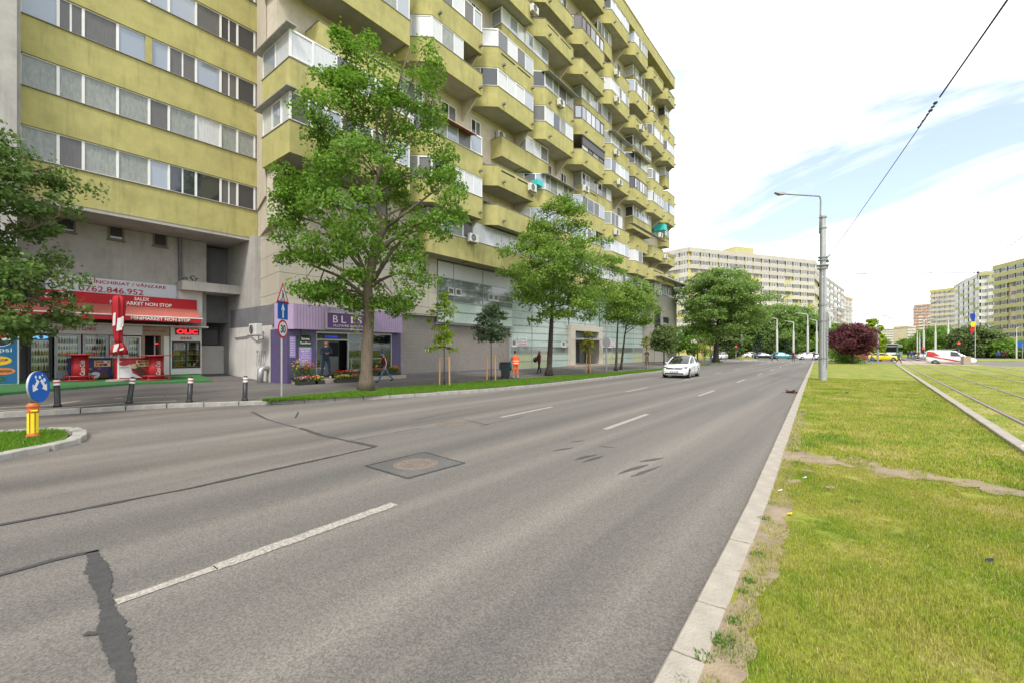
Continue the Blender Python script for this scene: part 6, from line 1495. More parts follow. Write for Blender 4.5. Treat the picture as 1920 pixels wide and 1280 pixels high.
n_ = (Matrix.Rotation(rad(60), 3, 'Z') @ f + Vector((0, 0, 0.06))).normalized(); c = Vector((p.x, p.y, 0.1)) + Vector((0, 0, 1.02)) + t_ * 0.09 + f * 0.07
t2 = Vector((0, 0, 1)).cross(n_).normalized(); u2 = n_.cross(t2)
disc('sign_back', 'alu', r, c - n_ * 0.012, 0.295, 0.315, 36, 0.03, n_); sf = disc('sign_face', 'blue_sign', r, c, 0.29, 0.31, 36, 0.008, n_)
MB().tube([(0, 0, 0.68), tuple(t_ * 0.05 + Vector((0, 0, 0.8)))], 0.05, 8).build('neck', 'black_plastic', r)
def arrow(c, t2, u2, n_, ang, ln, wd, m, parent, name='arrow'):
    d = t2 * math.sin(ang) + u2 * math.cos(ang); s = d.cross(n_); tip = c + d * ln / 2; tail = c - d * ln / 2; hb = tip - d * ln * 0.45
    pts = [tail - s * wd * 0.28, hb - s * wd * 0.28, hb - s * wd * 0.8, tip, hb + s * wd * 0.8, hb + s * wd * 0.28, tail + s * wd * 0.28]
    return plate(name, m, parent, [q + n_ * 0.006 for q in pts], n_, 0.004)
arrow(c - t2 * 0.115 + u2 * 0.02, t2, u2, n_, rad(180 + 38), 0.27, 0.11, 'white_sign', sf); arrow(c + t2 * 0.115 + u2 * 0.02, t2, u2, n_, rad(180 - 32), 0.27, 0.11, 'white_sign', sf)
for q, w_ in (((-0.09, 0.2), 0.025), ((0.02, 0.19), 0.03), ((0.14, 0.13), 0.035), ((0.09, 0.23), 0.015), ((-0.08, 0.14), 0.015)): disc('sticker', 'white_sign', sf, c + t2 * q[0] + u2 * q[1] + n_ * 0.004, w_, w_ * 1.2, 8, 0.003, n_)
# warning, one-way and speed signs on one post
p = at(528, 742, 0.15); z = PZ(p.x); r = empty('road_sign', (p.x, p.y, z), 0, 'grey post with triangular warning, blue arrow and round speed signs', 'sign')
f = camdir(p); f = (Matrix.Rotation(rad(62), 3, 'Z') @ f); t2 = Vector((0, 0, 1)).cross(f).normalized(); u2 = Vector((0, 0, 1)); mp_ = p.dot(fw_) / FPX
MB().tube([(0, 0, 0), (0, 0, (742 - 545) * mp_)], 0.035, 10).build('post', 'steel_galv', r)
zc_ = lambda v: z + (742 - v) * mp_
base = Vector((p.x, p.y, 0)) + f * 0.05
def shape(name, m, pts, off, par): return plate(name, m, par, [base + t2 * a + u2 * q + f * off for a, q in pts], f, 0.012 if off == 0 else 0.003)
zc0 = zc_(552); W = 0.44
tri = lambda s: [(-W * s, zc0 - 0.32 * s), (W * s, zc0 - 0.32 * s), (0, zc0 + 0.46 * s)]
sf = shape('sign_face', 'red_sign', tri(1.0), 0, r); shape('sign_field', 'white_sign', tri(0.74), 0.004, sf)
b = MB()
for a, q, w_ in ((( -0.02, zc0 + 0.12), None, 0.035),): disc('pictogram', 'black_sign', sf, base + t2 * a[0] + u2 * a[1] + f * 0.01, 0.035, 0.045, 10, 0.003, f)
for pts in ([(-0.05, zc0 + 0.07), (0.04, zc0 + 0.07), (0.05, zc0 - 0.07), (-0.05, zc0 - 0.07)], [(-0.05, zc0 - 0.07), (0.0, zc0 - 0.07), (-0.08, zc0 - 0.2), (-0.13, zc0 - 0.2)], [(0.0, zc0 - 0.07), (0.05, zc0 - 0.07), (0.13, zc0 - 0.2), (0.08, zc0 - 0.2)]): shape('pictogram', 'black_sign', pts, 0.008, sf)
for k in range(5): shape('pictogram', 'black_sign', [(-0.22 + 0.1 * k, zc0 - 0.225), (-0.17 + 0.1 * k, zc0 - 0.225), (-0.16 + 0.1 * k, zc0 - 0.2), (-0.21 + 0.1 * k, zc0 - 0.2)], 0.0085, sf)
za, zb = zc_(598), zc_(566); sf = shape('sign_face', 'blue_sign', [(-0.35, za), (0.35, za), (0.35, zb), (-0.35, zb)], 0, r)
arrow(base + u2 * (za + zb) / 2 + f * 0.001, t2, u2, f, 0.0, 0.52, 0.16, 'white_sign', sf)
zc1 = zc_(616); sf = disc('sign_face', 'red_sign', r, base + u2 * zc1, 0.34, 0.34, 36, 0.012, f); disc('sign_field', 'white_sign', sf, base + u2 * zc1 + f * 0.005, 0.265, 0.265, 36, 0.003, f)
text('30', 'black_sign', sf, tuple(base + u2 * zc1 + f * 0.009), 0.34, 0.3, normal=tuple(f), bold=0.02)
# grey back of a sign by the glass entrance
p = at(1137, 694, 0.2); r = empty('road_sign', (p.x, p.y, PZ(p.x)), 0, 'tall grey post with a round sign seen from behind', 'sign'); mp_ = p.dot(fw_) / FPX
MB().tube([(0, 0, 0), (0, 0, (694 - 600) * mp_)], 0.06, 10).build('post', 'lamp_grey', r)
disc('sign_back', 'hydro', r, p + Vector((0, 0, (694 - 642) * mp_)) + camdir(p) * 0.08, 0.32, 0.4, 24, 0.02, camdir(p))
MB().tube([(0, 0, (694 - 620) * mp_), tuple(-rt * 0.5 + Vector((0, 0, (694 - 619) * mp_)))], 0.03, 6).build('bracket', 'lamp_grey', r)

# the big tram pole with its lamp
p = at(1543, 712, 0.1); mp_ = p.dot(fw_) / FPX; r = empty('tram_pole', p, 0, 'thick galvanised tram pole with a lamp arm on the lawn', 'pole')
zz = lambda v: (712 - v) * mp_
MB().lathe([(0.21, 0), (0.21, zz(672)), (0.195, zz(671)), (0.18, zz(520)), (0.165, zz(519)), (0.14, zz(405)), (0.05, zz(404))], 24).build('shaft', 'steel_galv', r, False)
for v, rr, hh in ((409, 0.2, 0.05), (429, 0.2, 0.05), (484, 0.24, 0.07), (489, 0.26, 0.05), (499, 0.3, 0.06), (505, 0.27, 0.06), (573, 0.23, 0.04), (602, 0.24, 0.05), (671, 0.27, 0.05)):
    MB().lathe([(rr - 0.02, 0), (rr, 0), (rr, hh), (rr - 0.02, hh)], 20, (0, 0, zz(v))).build('collar', 'lamp_grey', r)
tb = lambda u, v, dd=0.0: tuple(rt * ((u - 1543) * mp_) + fw_ * dd + Vector((0, 0, zz(v))))
MB().tube([tb(1537, 438), tb(1538.5, 400), tb(1539, 377), tb(1538, 370), tb(1534, 368), tb(1500, 366), tb(1472, 364)], 0.045, 8).build('lamp_arm', 'lamp_grey', r, True)
b = MB(); b.rings([[tb(1472, 365.5, -0.08), tb(1472, 365.5, 0.08), tb(1472, 362, 0.06), tb(1472, 362, -0.06)], [tb(1462, 366, -0.16), tb(1462, 366, 0.16), tb(1462, 361, 0.1), tb(1462, 361, -0.1)], [tb(1453, 362.5, -0.1), tb(1453, 362.5, 0.1), tb(1453, 361, 0.07), tb(1453, 361, -0.07)]]); b.build('lamp_head', 'lamp_grey', r)
b = MB()
for k in range(7): b.box(*sum([[q - 0.06, q + 0.06] for q in (rt.x * 0.1 - fw_.x * 0.2, rt.y * 0.1 - fw_.y * 0.2)], []), zz(655 - 6 * k), zz(652 - 6 * k))
b.build('cable_clips', 'lamp_grey', r); MB().tube([tb(1546, 690, -0.22), tb(1547, 585, -0.21)], 0.035, 6).tube([tb(1540, 680, -0.21), tb(1541, 500, -0.2)], 0.02, 5).build('conduit', 'lamp_grey', r)
b = MB(); b.tube([tb(1546, 487), tb(1552, 482), tb(1556, 478)], 0.05, 6); b.ball(tb(1552, 490), 0.1, 8, 5); b.ball(tb(1550, 500), 0.1, 8, 5); b.build('insulator', 'lamp_grey', r)
TP = p.copy()
p = at(1537.5, 690, 0.1); mp_ = p.dot(fw_) / FPX
r = empty('signal_pole', p, 0, 'slim grey pole right behind the thick tram pole', 'pole'); MB().tube([(0, 0, 0), (0, 0, (690 - 540) * mp_)], 0.09, 10).build('shaft', 'lamp_grey', r)

# wires
def wire(pts, r, lab, grp='overhead tram wires'):
    return tag(MB().tube(pts, r, 5).build('overhead_wire', 'wire'), lab, 'wire', grp)
A = TP + Vector((0.2, 0, zz(484) if False else 7.05)); B = Vector((1.83, 9.75, 7.12)); D_ = (B - A); E_ = B + D_ * 0.8
w1 = A.lerp(B, 0.835)
r = empty('span_wire', A, 0, 'long black span wire with insulator rising from the tram pole', 'wire', 'overhead tram wires')
MB().tube([A, A.lerp(B, 0.4) - Vector((0, 0, 0.05)), w1 - Vector((0, 0, 0.02))], 0.010, 5).build('thin_strand', 'wire', r, world=True)
MB().tube([w1 + D_ * 0.03, B, E_], 0.017, 6).build('thick_strand', 'wire', r, world=True)
b = MB(); dn = D_.normalized()
for k in range(6): b.ball(w1 + dn * (k * 0.09) + Vector((0, 0, 0.012 * (-1) ** k)), 0.035 if k in (1, 4) else 0.025, 8, 5)
for k in range(5): b.tube([w1 - dn * (0.08 + k * 0.16), w1 - dn * (0.2 + k * 0.16) + Vector((0, 0, 0.015 * (-1) ** k))], 0.018, 5)
b.build('insulator', 'wire', r, world=True)
C0 = TP + Vector((0.2, 0, 6.15)); C1 = dep(1834, 511, 22.5); C2 = dep(1930, 499, 22.0)
r = empty('cross_span', C0, 0, 'thin horizontal span wire from tram pole over the tracks', 'wire', 'overhead tram wires')
MB().tube([C0, C1, C2], 0.017, 5).build('strand', 'wire', r, world=True)
for f in (0.24, 0.68): q = C0.lerp(C1, f); MB().tube([q - Vector((0.25, 0, 0)), q, q + Vector((0.25, 0, 0))], [0.012, 0.035, 0.012], 6).build('insulator', 'lamp_grey', r, world=True)
b = MB(); b.ball(C1, 0.06, 8, 5); b.tube([C1, C1 + Vector((-0.05, -0.1, -0.35))], 0.02, 5); b.build('hanger', 'wire', r, world=True)
wire([(4.2, -6, 5.62), (4.45, 22.6, 5.62), (6.2, 90, 5.6), (8.2, 150, 5.6)], 0.011, 'contact wire over the nearer tram track')
wire([(7.8, 5, 5.62), (8.4, 40, 5.6), (9.6, 90, 5.6), (11.5, 150, 5.6)], 0.011, 'contact wire over the farther tram track')
for i, (ua, va, ub, vb, t) in enumerate(((1548, 575, 1750, 600, 75), (1600, 590, 1720, 585, 80), (1645, 595, 1775, 560, 70), (1650, 615, 1740, 612, 95), (1620, 628, 1790, 590, 85))):
    a, q = dep(ua, va, t), dep(ub, vb, t + 4); wire([a, a.lerp(q, 0.5) - Vector((0, 0, 0.35)), q], 0.03, ('far span wire highest above the purple tree', 'far span wire between the distant lamp poles', 'slanting far wire towards the right lamp pole', 'lowest far wire above the tram', 'far wire sloping over the white van')[i])
# ------------------------------------------------------------------ vehicles
def loft_body(st, L_, W_, name, m, parent, smooth=True):
    b = MB(); rs = []
    for y, zb, zt, k in st:
        w_ = W_ / 2 * k; zm = zb + (zt - zb) * 0.5
        half = [(w_ * 0.80, zb), (w_ * 0.97, zb + 0.07), (w_, zb + (zt - zb) * 0.35), (w_ * 0.99, zm + 0.05), (w_ * 0.96, zt - 0.07), (w_ * 0.86, zt)]
        rs.append([(x, y * L_, z) for x, z in half] + [(0, y * L_, zt + 0.012)] + [(-x, y * L_, z) for x, z in half[::-1]])
    b.rings(rs); return b.build(name, m, parent, smooth)
PROF = {
 'hatch': dict(body=[(-.5, .34, .72, .74), (-.49, .24, .92, .88), (-.42, .19, .99, .97), (-.2, .17, .97, 1), (.1, .17, .95, 1), (.24, .17, .93, 1), (.36, .18, .86, .97), (.445, .19, .77, .90), (.485, .20, .68, .80), (.5, .26, .56, .70)],
               cab=[(.25, .93, .94, .84, .80), (.12, .94, 1.24, .84, .70), (.0, .95, 1.42, .84, .64), (-.16, .96, 1.46, .85, .65), (-.32, .97, 1.40, .85, .64), (-.43, .98, 1.18, .82, .62), (-.475, .98, .99, .78, .70)], roof=(2, 4)),
 'sedan': dict(body=[(-.5, .36, .82, .76), (-.49, .26, .93, .88), (-.40, .19, .98, .96), (-.2, .17, .96, 1), (.1, .17, .94, 1), (.22, .17, .92, 1), (.36, .18, .85, .97), (.455, .19, .74, .9), (.49, .22, .66, .8), (.5, .3, .58, .72)],
               cab=[(.22, .92, .93, .84, .80), (.10, .94, 1.22, .84, .70), (.0, .95, 1.38, .84, .64), (-.12, .96, 1.42, .85, .64), (-.24, .97, 1.35, .85, .63), (-.36, .98, 1.05, .82, .66), (-.40, .98, .985, .8, .72)], roof=(2, 4)),
 'van': dict(body=[(-.5, .38, 1.02, .88), (-.495, .28, 1.08, .94), (-.42, .2, 1.1, .98), (-.1, .19, 1.1, 1), (.16, .19, 1.06, 1), (.28, .19, 1.0, .99), (.40, .2, .93, .96), (.47, .22, .82, .88), (.5, .3, .66, .78)],
             cab=[(.31, .98, 1.0, .86, .82), (.22, 1.02, 1.36, .87, .78), (.13, 1.04, 1.68, .88, .74), (.0, 1.08, 1.8, .89, .76), (-.25, 1.08, 1.82, .89, .78), (-.47, 1.08, 1.80, .88, .78), (-.495, 1.06, 1.6, .86, .78)], roof=(2, 5)),
}
def car(loc, heading, label, paint, kind='hatch', L_=4.06, W_=1.74, zs=1.0, group=None, name='parked_car', plate_txt=None, livery=None, front=True):
    P_ = PROF[kind]; r = empty(name, loc, heading, label, 'van' if kind == 'van' else 'car', group); r.scale = (1, 1, zs)
    loft_body(P_['body'], L_, W_, 'body', paint, r)
    cab = P_['cab']; b = MB(); rs = []
    for y, zb, zr, kb, kr_ in cab:
        a, c = W_ / 2 * kb, W_ / 2 * kr_; rs.append([(a, y * L_, zb - 0.06), (a + (c - a) * 0.8, y * L_, zb + (zr - zb) * 0.86), (c * 0.86, y * L_, zr), (0, y * L_, zr + 0.01), (-c * 0.86, y * L_, zr), (-(a + (c - a) * 0.8), y * L_, zb + (zr - zb) * 0.86), (-a, y * L_, zb - 0.06)])
    b.rings(rs, close=False, cap=False); b.build('windows', 'car_glass', r, True)
    i0, i1 = P_['roof']; b = MB(); rr = []
    for y, zb, zr, kb, kr_ in cab[i0:i1 + 1]:
        a, c = W_ / 2 * kb, W_ / 2 * kr_; rr.append([((a + (c - a) * 0.8) * 1.012, y * L_, zb + (zr - zb) * 0.84), (c * 0.88, y * L_, zr + 0.014), (0, y * L_, zr + 0.026), (-c * 0.88, y * L_, zr + 0.014), (-(a + (c - a) * 0.8) * 1.012, y * L_, zb + (zr - zb) * 0.84)])
    b.rings(rr, close=False, cap=False); b.build('roof', paint, r, True)
    edge = lambda i, s: (s * (W_ / 2 * cab[i][3] * 1.0), cab[i][0] * L_, cab[i][1] - 0.03); up_ = lambda i, s: (s * (W_ / 2 * (cab[i][3] + (cab[i][4] - cab[i][3]) * 0.8)) * 1.005, cab[i][0] * L_, cab[i][1] + (cab[i][2] - cab[i][1]) * 0.86)
    for s in (-1, 1):
        b = MB(); b.tube([up_(0, s), up_(1, s), up_(2, s)], 0.035, 6)
        n = len(cab); b.tube([up_(n - 3, s), up_(n - 2, s), up_(n - 1, s)], 0.04, 6)
        ib = 3; b.tube([edge(ib, s), up_(ib, s)], 0.035, 6); b.build('pillar', paint, r)
        if kind == 'van':
            q = [edge(3, s), edge(5, s), up_(5, s), up_(3, s)]; MB().face(*[(x * 1.012, y, z) for x, y, z in (q if s > 0 else q[::-1])]).build('side_panel', paint, r)
    if kind == 'van':
        q = cab[-1]; MB().box(-W_ / 2 * .84, W_ / 2 * .84, q[0] * L_ - 0.03, q[0] * L_ + 0.05, 1.0, 1.76).build('rear_door', paint, r, bevel=0.02)
    wr = 0.31 * (1.03 if kind == 'van' else 1)
    for y in (0.315 * L_, -0.30 * L_):
        for s in (-1, 1):
            wl = MB(); wl.T = Matrix.Translation((s * (W_ / 2 - 0.125), y, wr)) @ Matrix.Rotation(rad(90), 4, 'Y')
            wl.lathe([(wr * 0.62, -0.115), (wr * 0.94, -0.115), (wr, -0.08), (wr, 0.08), (wr * 0.94, 0.115), (wr * 0.62, 0.115)], 22); wo = wl.build('wheel', 'tyre', r, True)
            rm = MB(); rm.T = Matrix.Translation((s * (W_ / 2 - 0.012), y, wr)) @ Matrix.Rotation(rad(90), 4, 'Y')
            rm.lathe([(0.04, -0.01), (wr * 0.62, -0.01), (wr * 0.62, 0.004), (wr * 0.55, 0.004), (wr * 0.55, -0.004), (0.04, 0.0)], 18)
            for k in range(5): a = k * 2 * math.pi / 5; rm.tube([(0, 0, 0.003), (wr * 0.58 * math.cos(a), wr * 0.58 * math.sin(a), 0.003)], [0.035, 0.03], 5)
            rm.build('rim', 'rim', wo)
            ar = MB(); ar.T = Matrix.Translation((s * (W_ / 2 - 0.035), y, wr + 0.02)) @ Matrix.Rotation(rad(90), 4, 'Y'); ar.lathe([(wr + 0.055, -0.01), (wr + 0.055, 0.013)], 24); ar.build('wheel_arch', 'black_rubber', r)
    yf = L_ / 2
    for s in (-1, 1):
        b = MB(); b.rings([[(s * W_ * 0.22, yf * 0.962, 0.63), (s * W_ * 0.41, yf * 0.90, 0.66), (s * W_ * 0.445, yf * 0.83, 0.74), (s * W_ * 0.40, yf * 0.875, 0.755), (s * W_ * 0.24, yf * 0.95, 0.70)], [(s * W_ * 0.22, yf * 1.004, 0.62), (s * W_ * 0.44, yf * 0.945, 0.66), (s * W_ * 0.475, yf * 0.84, 0.76), (s * W_ * 0.425, yf * 0.905, 0.785), (s * W_ * 0.24, yf * 0.985, 0.72)]]); b.build('headlight', 'headlamp', r)
        MB().box(s * W_ * 0.36, s * W_ * 0.46, -yf * 0.99, -yf * 0.90, 0.72, 0.90).build('tail_light', 'red_paint', r, bevel=0.02)
        y_m = cab[1][0] * L_ - 0.05; MB().ball((s * (W_ / 2 + 0.08), y_m, cab[1][1] + 0.03), (0.09, 0.06, 0.06), 10, 6).build('mirror', paint, r, True)
        for yy in (0.06 * L_, -0.17 * L_): MB().box(s * W_ * 0.485, s * (W_ * 0.5 + 0.015), yy - 0.09, yy + 0.09, 0.80, 0.83).build('door_handle', paint, r)
        for yy in (0.20 * L_, 0.0, -0.21 * L_): MB().box(s * W_ * 0.485, s * (W_ * 0.5 + 0.001), yy - 0.003, yy + 0.003, 0.34, 0.78).build('door_gap', 'black_rubber', r)
    MB().rings([[(-W_ * 0.30, yf * 0.96, 0.60), (W_ * 0.30, yf * 0.96, 0.60), (W_ * 0.24, yf * 0.97, 0.685), (-W_ * 0.24, yf * 0.97, 0.685)], [(-W_ * 0.30, yf * 1.0, 0.60), (W_ * 0.30, yf * 1.0, 0.60), (W_ * 0.24, yf * 0.985, 0.69), (-W_ * 0.24, yf * 0.985, 0.69)]]).build('grille', 'black_plastic', r)
    MB().rings([[(0, yf * 1.006, 0.55), (0.085, yf * 1.006, 0.65), (0, yf * 1.0, 0.75), (-0.085, yf * 1.006, 0.65)], [(0, yf * 1.014, 0.57), (0.065, yf * 1.014, 0.65), (0, yf * 1.008, 0.73), (-0.065, yf * 1.014, 0.65)]]).build('badge', 'chrome', r)
    MB().box(-W_ * 0.34, W_ * 0.34, yf * 0.95, yf * 1.006, 0.26, 0.365).build('lower_intake', 'black_plastic', r, bevel=0.02)
    for s in (-1, 1): MB().box(s * W_ * 0.36, s * W_ * 0.43, yf * 0.90, yf * 0.955, 0.36, 0.42).build('fog_lamp', 'headlamp', r)
    pl = MB().box(-0.26, 0.26, yf * 0.998, yf * 1.008, 0.385, 0.495).build('number_plate', 'white_sign', r); MB().box(-0.262, -0.215, yf * 1.0, yf * 1.0095, 0.384, 0.496).build('plate_band', 'blue_sign', pl)
    if plate_txt: text(plate_txt, 'black_sign', pl, (0.02, yf * 1.011, 0.44), 0.42, 0.07, normal=(0, 1, 0), world=False)
    MB().box(-0.26, 0.26, -yf * 1.003, -yf * 0.99, 0.62, 0.73).build('number_plate', 'white_sign', r)
    return r
cars = 'cars at the crossing'
p = at(1268, 704)
v_ = Vector((0.055, -1, 0)); car((-9.45, 31.3, 0.0), math.atan2(-v_.x, v_.y), 'white hatchback driving towards us on the carriageway', 'car_white', 'hatch', 4.06, 1.74, 1.0, None, 'hatchback_car', 'B 62 LDH')
hd = lambda dx, dy: math.atan2(-dx, dy)
def far_car(u, v, label, paint, kind, dirn, L_=4.3, zs=1.0, name='saloon_car'):
    p = at(u, v); return car((p.x, p.y, 0), hd(*dirn), label, paint, kind, L_, 1.76, zs, cars, name)
X_ = rt.xy; 
far_car(1411, 670.5, 'cream car at the left end of the row beyond the crossing', 'car_cream', 'sedan', (0.9, 0.35))
far_car(1432, 672.2, 'dark navy saloon waiting beyond the crossing', 'car_navy', 'sedan', (0.95, 0.25), 4.5)
far_car(1467, 672.2, 'teal hatchback crossing beyond the pedestrians', 'car_teal', 'hatch', (0.95, 0.25), 4.2, name='hatchback_car')
far_car(1518, 673.8, 'white saloon behind the tram pole at the crossing', 'car_white', 'sedan', (-0.95, -0.3), 4.3)
far_car(1507, 671.5, 'grey car partly behind the white saloon', 'car_grey', 'hatch', (-0.95, -0.3), 4.0, name='hatchback_car')
far_car(1350, 673, 'white car parked beyond the spreading tree trunk', 'car_white', 'hatch', (-0.2, -1), 4.1, name='hatchback_car')
far_car(1657, 676.5, 'yellow taxi with red nose behind the purple tree', 'car_yellow', 'sedan', (0.95, -0.2), 4.3)
far_car(1631, 676.0, 'red and black small car left of the yellow taxi', 'car_red', 'hatch', (0.95, -0.2), 4.0, name='hatchback_car')
vn = car(tuple(at(1783, 683))[:2] + (0.0,), hd(0.93, -0.2), 'white delivery van with red flank stripe at the crossing', 'car_white', 'van', 4.5, 1.83, 1.0, cars, 'delivery_van')
for s in (-1, 1):
    x = s * (1.83 / 2 + 0.006)
    b = MB(); b.rings([[(x - s * 0.1, -2.1, 1.1), (x - s * 0.1, -1.6, 1.1), (x - s * 0.1, 1.3, 0.42), (x - s * 0.1, 0.5, 0.42)], [(x + s * 0.002, -2.1, 1.1), (x + s * 0.002, -1.6, 1.1), (x + s * 0.002, 1.3, 0.42), (x + s * 0.002, 0.5, 0.42)]]); b.build('red_stripe', 'car_red', vn)
    b = MB(); q = s * 0.835; b.rings([[(q * 0.97, -2.15, 1.12), (q * 0.97, -0.9, 1.12), (q * 0.92, -1.5, 1.6), (q * 0.92, -2.1, 1.7)], [(q * 1.02, -2.15, 1.12), (q * 1.02, -0.9, 1.12), (q * 0.965, -1.5, 1.6), (q * 0.965, -2.1, 1.7)]]); b.build('red_stripe', 'car_red', vn)
for x in (-0.6, 0.6): MB().tube([(x, -1.9, 1.93), (x, 0.4, 1.93)], 0.03, 6).build('roof_rack', 'alu', vn)
far_car(1845, 670.0, 'white panel van parked under the birch trees', 'car_white', 'van', (1, 0), 5.2, 1.15, name='panel_van')
far_car(1800, 669.5, 'white car half hidden behind the delivery van', 'car_white', 'sedan', (1, 0), 4.4)
far_car(1735, 671.5, 'pale saloon waiting left of the delivery van', 'car_white', 'sedan', (-1, 0.2), 4.4)
far_car(1890, 669.5, 'dark car beside the parked white panel van', 'car_navy', 'hatch', (1, 0), 4.1, name='hatchback_car')
# tram far down the line
p = dep(1677, 668, 118); p.z = 0.1
r = empty('tram', p, hd(-0.10, -1), 'white and green tram approaching far down the line', 'tram')
MB().prism([(-1.2, -14), (1.2, -14), (1.2, 12.6), (0.95, 13.4), (-0.95, 13.4), (-1.2, 12.6)], 0.35, 3.3).build('body', 'car_white', r)
MB().box(-0.95, 0.95, 13.3, 13.45, 1.25, 2.6).build('windscreen', 'car_glass', r); MB().box(-1.0, 1.0, 13.2, 13.46, 2.75, 3.2).build('destination_board', 'black_sign', r)
for s in (-1, 1): MB().box(s * 1.19, s * 1.215, -13.5, 12.2, 1.3, 2.5).build('side_window', 'car_glass', r); MB().box(s * 0.8, s * 1.1, 13.38, 13.47, 0.75, 0.95).build('headlight', 'headlamp', r)
MB().box(-1.1, 1.1, 12.5, 13.48, 0.45, 0.7).build('bumper', 'green_board', r); MB().prism([(-1.21, -13.9), (1.21, -13.9), (1.21, 12.5), (-1.21, 12.5)], 2.62, 2.75).build('green_band', 'green_board', r)
for s in (-1, 1): MB().box(s * 0.98, s * 1.2, 13.0, 13.43, 1.0, 3.2).build('corner_panel', 'green_board', r)

# ------------------------------------------------------------------ people
PQ = []
def person(label, loc, heading, H_, cols, stride=0.0, arms=((0.1, 0.2), (0.1, 0.2)), lean=0.0, nod=0.0, hair='hair_dark', cap=None, spread=0.02, long_hair=False, group='people on the street', coat=0.0, fem=1.0):
    PQ.append(locals().copy())
def _skel(d):
    s = d['H_'] / 1.75; J = {}; E = []; ln, st, sp = d['lean'], d['stride'], d['spread']
    def fwd(z, z0=0.93): return (z - z0) * math.sin(ln)
    J['pel'] = (0, 0, 0.95); J['sp'] = (0, fwd(1.12), 1.12); J['ch'] = (0, fwd(1.32), 1.32); J['nk'] = (0, fwd(1.47), 1.47); J['hd'] = (0, fwd(1.55) + 0.03 * d['nod'], 1.55)
    for sd, x in (('L', -1), ('R', 1)):
        k = st if sd == 'L' else -st
        J['hip' + sd] = (x * 0.09, 0, 0.92); kb = max(0.0, -k) * 0.5
        kx = (x * (0.095 + sp), 0.43 * math.sin(k * 0.9) + 0.02, 0.92 - 0.43 * math.cos(k * 0.9)); J['kn' + sd] = kx
        a2 = k * 0.9 - kb * 1.1 if k < 0 else k * 0.75
        J['an' + sd] = (x * (0.095 + sp * 1.6), kx[1] + 0.42 * math.sin(a2), kx[2] - 0.42 * math.cos(a2)); an = J['an' + sd]
        pit = 0.5 * kb if k < 0 else -0.25 * k
        J['to' + sd] = (an[0] + x * 0.02, an[1] + 0.17 * math.cos(pit), an[2] - 0.045 - 0.17 * math.sin(pit))
        a1, e1 = d['arms'][0 if sd == 'L' else 1][:2]; sw = d['arms'][0 if sd == 'L' else 1][2] if len(d['arms'][0 if sd == 'L' else 1]) > 2 else 0.0
        sh = (x * 0.185 * d['fem'], fwd(1.42), 1.42); J['sh' + sd] = sh
        el = (sh[0] + x * 0.06, sh[1] + 0.29 * math.sin(a1), sh[2] - 0.285 * math.cos(a1)); J['el' + sd] = el
        J['wr' + sd] = (el[0] - x * (0.02 + sw * 0.22), el[1] + 0.25 * math.sin(a1 + e1), el[2] - 0.25 * math.cos(a1 + e1))
    mz = min(J['toL'][2], J['toR'][2]) - 0.035
    for k in J: J[k] = tuple(c * s for c in (J[k][0], J[k][1], J[k][2] - mz))
    return J, s
RADII = dict(pel=(0.155, 0.11), sp=(0.14, 0.10), ch=(0.165, 0.115), nk=(0.055, 0.055), hd=(0.05, 0.05), hipL=(0.09, 0.095), knL=(0.062, 0.065), anL=(0.05, 0.05), toL=(0.042, 0.03), shL=(0.068, 0.07), elL=(0.05, 0.05), wrL=(0.036, 0.034))
for k in list(RADII):
    if k.endswith('L'): RADII[k[:-1] + 'R'] = RADII[k]
EDGES = [('pel', 'sp', 't'), ('sp', 'ch', 't'), ('ch', 'nk', 't'), ('nk', 'hd', 's')]
for x in 'LR': EDGES += [('pel', 'hip' + x, 'b'), ('hip' + x, 'kn' + x, 'b'), ('kn' + x, 'an' + x, 'b'), ('an' + x, 'to' + x, 'h'), ('ch', 'sh' + x, 't'), ('sh' + x, 'el' + x, 't'), ('el' + x, 'wr' + x, 'a')]
